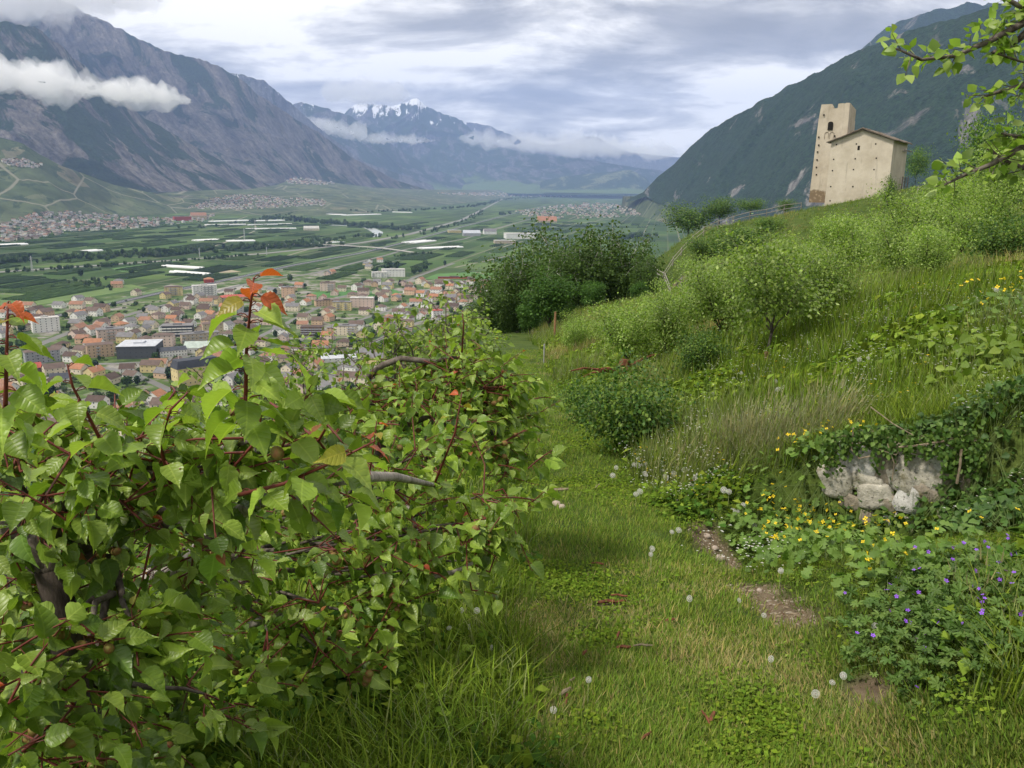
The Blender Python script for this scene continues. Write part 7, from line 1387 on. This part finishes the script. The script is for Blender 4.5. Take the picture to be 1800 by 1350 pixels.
def build_bits():
    gal = flat('galvanised_steel', (.35, .36, .37), .5, .1); ow = flat('weathered_orange_wood', (.26, .14, .07), .9, .25, 5)
    p = on_hill(956, 638); f = np.dot(p - EYE, _F); m_ = MB(); m_.tube([(0, 0, -.2), (0, 0, 34 * f / FPX)], .022, 6); tag(link('post', m_.mesh('post', gal), loc=tuple(p)), 'thin grey metal post at the far end of the path', 'post')
    p = at(975, 575, 40); z = hz(p[0], p[1]); top = at(975, 548, 40)[2]; m_ = MB(); m_.tube([(0, 0, -.2), (0.02, 0, top - z)], .05, 6); tag(link('post', m_.mesh('post', ow), loc=(p[0], p[1], z)), 'orange-brown wooden post in front of the wood', 'post')
    p = on_hill(1345, 650); m_ = MB(); m_.box(-.022, .022, -.022, .022, -.1, .24); tag(link('stake', m_.mesh('stake', flat('brown_stake', (.16, .085, .05), .9, .25, 5)), loc=tuple(p)), 'short brown stake at the foot of the fanned young fruit tree', 'stake')
    # old stump with dead branches under the low broad fruit tree
    p = on_hill(1092, 672); root = empty('dead_stump', tuple(p)); tag(root, 'reddish broken stump with dead branches under the low broad fruit tree', 'stump'); r = rng(4)
    m_ = MB(); m_.tube([(0, 0, -.1), (.02, 0, .15), (.05, .02, .42)], [.17, .13, .09], 8); link('trunk', m_.mesh('trunk', MB_RUST), parent=root)
    for k, (dx, dz) in enumerate(((-.7, .12), (-.95, .28), (.55, .25), (.8, .45), (.35, .05))):
        m_ = MB(); m_.tube(curve3((0, 0, .2), (dx, r.normal(0, .2), dz), .12, 5, r, .02), [.04, .032, .026, .018, .010], 5); link('dead_branch', m_.mesh('dead_branch', MB_RUST), parent=root)
    # sticks and bark on the path: (photo x, y, length px, angle, thickness px, material, label)
    S = [(977, 867, 46, .2, 6, MB_DEAD, 'pale stick lying across the path, farthest up'), (1074, 1066, 52, .1, 7, MB_RUST, 'reddish rotten branch lying in the middle of the path'), (1088, 1055, 30, -.4, 4, MB_RUST, 'small reddish branch touching the rotten one'), (1130, 1144, 34, .05, 4, MB_DEAD, 'straight pale twig on the path below the rotten branch'), (1085, 1127, 22, 1.2, 5, MB_RUST, 'short upright bark strip beside the pale twig'),
         (993, 1226, 26, .7, 7, MB_DEAD, 'pale split chip of wood on the path'), (995, 1240, 26, 1.4, 5, MB_RUST, 'brown sliver under the pale split chip'), (1250, 1275, 34, 1.1, 8, MB_RUST, 'brown root-like snag standing in the grass'), (1240, 1272, 30, 1.9, 5, MB_RUST, 'second prong beside the brown snag'), (1003, 1207, 22, .8, 4, MB_DEAD, 'thin pale chip above the split chip'), (1050, 998, 24, -.6, 5, MB_RUST, 'bark flake up the path from the rotten branch'), (1027, 1157, 14, 1.0, 6, MB_RUST, 'small bark flake left of the pale twig'), (1135, 1305, 26, .7, 5, MB_RUST, 'bark sliver near the bottom of the path'), (1096, 1147, 26, .1, 6, MB_RUST, 'dark bark piece left of the straight pale twig'), (1048, 862, 22, 1.0, 4, MB_DEAD, 'bent twig at the dandelion edge of the path'), (1222, 850, 20, .2, 4, MB_RUST, 'red twig among the dandelions'), (1178, 1098, 18, .3, 5, MB_RUST, 'bark crumb between the path and the bare soil')]
    r = rng(14)
    for px, py, ln, an, th, mt, lb in S:
        p = on_hill(px, py); f = np.dot(p - EYE, _F) / FPX; ln *= f; th *= f; e = np.array([math.cos(an), math.sin(an) * 0.9, 0.35 * abs(math.sin(an))]) * ln / 2; m_ = MB(); m_.tube([-e, -e * .2 + np.array([0, 0, .006]), e * .4, e], [th * .35, th * .5, th * .5, th * .3], 6); m_.tube([e * .1, e * .4 + np.array([.3, .3, .5]) * ln * .18], [th * .25, th * .1], 5)
        tag(link('stick', m_.mesh('stick', mt), loc=tuple(p + np.array([0, 0, 0.028]))), lb, 'stick', 'sticks and bark on the path')
    # small rubble stones at the bend
    st = flat('rubble', (.36, .30, .25), .95, .3, 20)
    for k, (px, py, s) in enumerate(((1002, 680, 9), (1008, 686, 7), (996, 672, 7), (978, 890, 12), (988, 894, 9), (1265, 985, 12), (1257, 966, 9), (1243, 945, 9), (1335, 1040, 7))):
        p = on_hill(px, py); f = np.dot(p - EYE, _F) / FPX; tag(link('rock', stone_mesh('rock', 60 + k, st, 8, 5, .3, .4), loc=tuple(p + np.array([0, 0, s * f * .3])), scale=(s * f * .7, s * f * .7, s * f * .5)), ['brown rock at the path bend', 'smaller rock beside the one at the bend', 'rock just above the path bend', 'flat pale rock in the path by the pale stick', 'pebble beside the flat pale rock', 'pale pebble on the bare soil', 'pebble in the middle of the bare soil', 'pebble at the top of the bare soil', 'pebble at the lower end of the bare soil'][k], 'rock', 'loose rocks by the path')
    # overhanging branches of the fruit tree standing outside the picture
    tx, ty = 4.3, 4.9; tz = hz(tx, ty); B = np.array([tx, ty, tz]); root = empty('fruit_tree', tuple(B)); tag(root, 'fruit tree standing past the picture edge, leafy branches hanging into the sky', 'tree'); r = rng(31)
    m_ = MB(); m_.tube([(0, 0, -.2), (.02, 0, .8), (-.05, .05, 1.7)], [.09, .075, .06], 8); link('trunk', m_.mesh('trunk', MB_DARK, True), parent=root); tw = MB(); LV = []
    def tint(rr, t): return np.array(APPLE)[rr.integers(0, 5)] * rr.uniform(.9, 1.35)
    for pts in (((1860, -10), (1800, 40), (1740, 72), (1680, 98), (1620, 105), (1575, 85)), ((1850, 20), (1790, 10), (1740, -20)), ((1830, 30), (1790, 70), (1745, 92), (1800, 110)), ((1840, 120), (1800, 150), (1760, 160), (1725, 172)), ((1860, 230), (1800, 258), (1740, 290), (1690, 310), (1660, 325)), ((1850, 255), (1790, 240), (1760, 235)), ((1830, 300), (1780, 290), (1735, 262))):
        P = [at(x, y, 4.3 - .05 * k) for k, (x, y) in enumerate(pts)]; mb = MB(); mb.tube([np.array([-.05, .05, 1.6])] + [p - B for p in P], np.linspace(.026, .004, len(P) + 1), 6); link('limb', mb.mesh('limb', MB_APRI, True), parent=root)
        for a, b in zip(P[:-1], P[1:]):
            for t in (0, .2, .4, .6, .8):
                s = a + (b - a) * t; e = s + unit(r.normal(0, 1, 3) + np.array([-.3, 0, .3])) * r.uniform(.06, .14); tw.tube([s - B, e - B], [.003, .0015], 4, False); LV += twig_leaves(r, s, e, 6, .058, np.array([-.3, 0, .1]), .15, tint)
    tw_o = link('twigs', tw.mesh('twigs', MB_APRI), parent=root); tw_o['kind'] = 'stuff'
    b_ = np.array([l[0] for l in LV]); d_ = np.array([l[1] for l in LV]); n_ = np.array([l[2] for l in LV]); L_ = np.array([l[3] for l in LV]); T_ = np.array([l[4] for l in LV]); tid = r.integers(0, 3, len(LV)); pr = np.array([project(b) for b in b_]); inn = np.nonzero((pr[:, 0] < 1800) & (pr[:, 1] > 0))[0][:300]; S_, D_, N_ = frames(d_, n_); cache = {}
    rest = np.setdiff1d(np.arange(len(LV)), inn); link('foliage', merge_leaves('foliage', b_[rest] - B, d_[rest], n_[rest], L_[rest], T_[rest], T_SIMPLE, tid[rest], ML_APPLE), parent=root)['kind'] = 'stuff'
    for w in inn:
        ti = int(r.integers(0, 5)); key = (int(tid[w]), ti)
        if key not in cache: tv, tf = T_SIMPLE[key[0]]; cache[key] = mesh_np('leaf', tv, tf, mats=[ML_APPLE], smooth=True, attrs={'tint': np.repeat(np.array(APPLE[ti])[None] * 1.15, len(tv), 0)})
        o = link('leaf', cache[key], parent=root); mm = Matrix.Identity(4)
        for i in range(3): mm[i][0] = S_[w][i] * L_[w]; mm[i][1] = D_[w][i] * L_[w]; mm[i][2] = N_[w][i] * L_[w]; mm[i][3] = b_[w][i] - B[i]
        o.matrix_local = mm
build_bits()
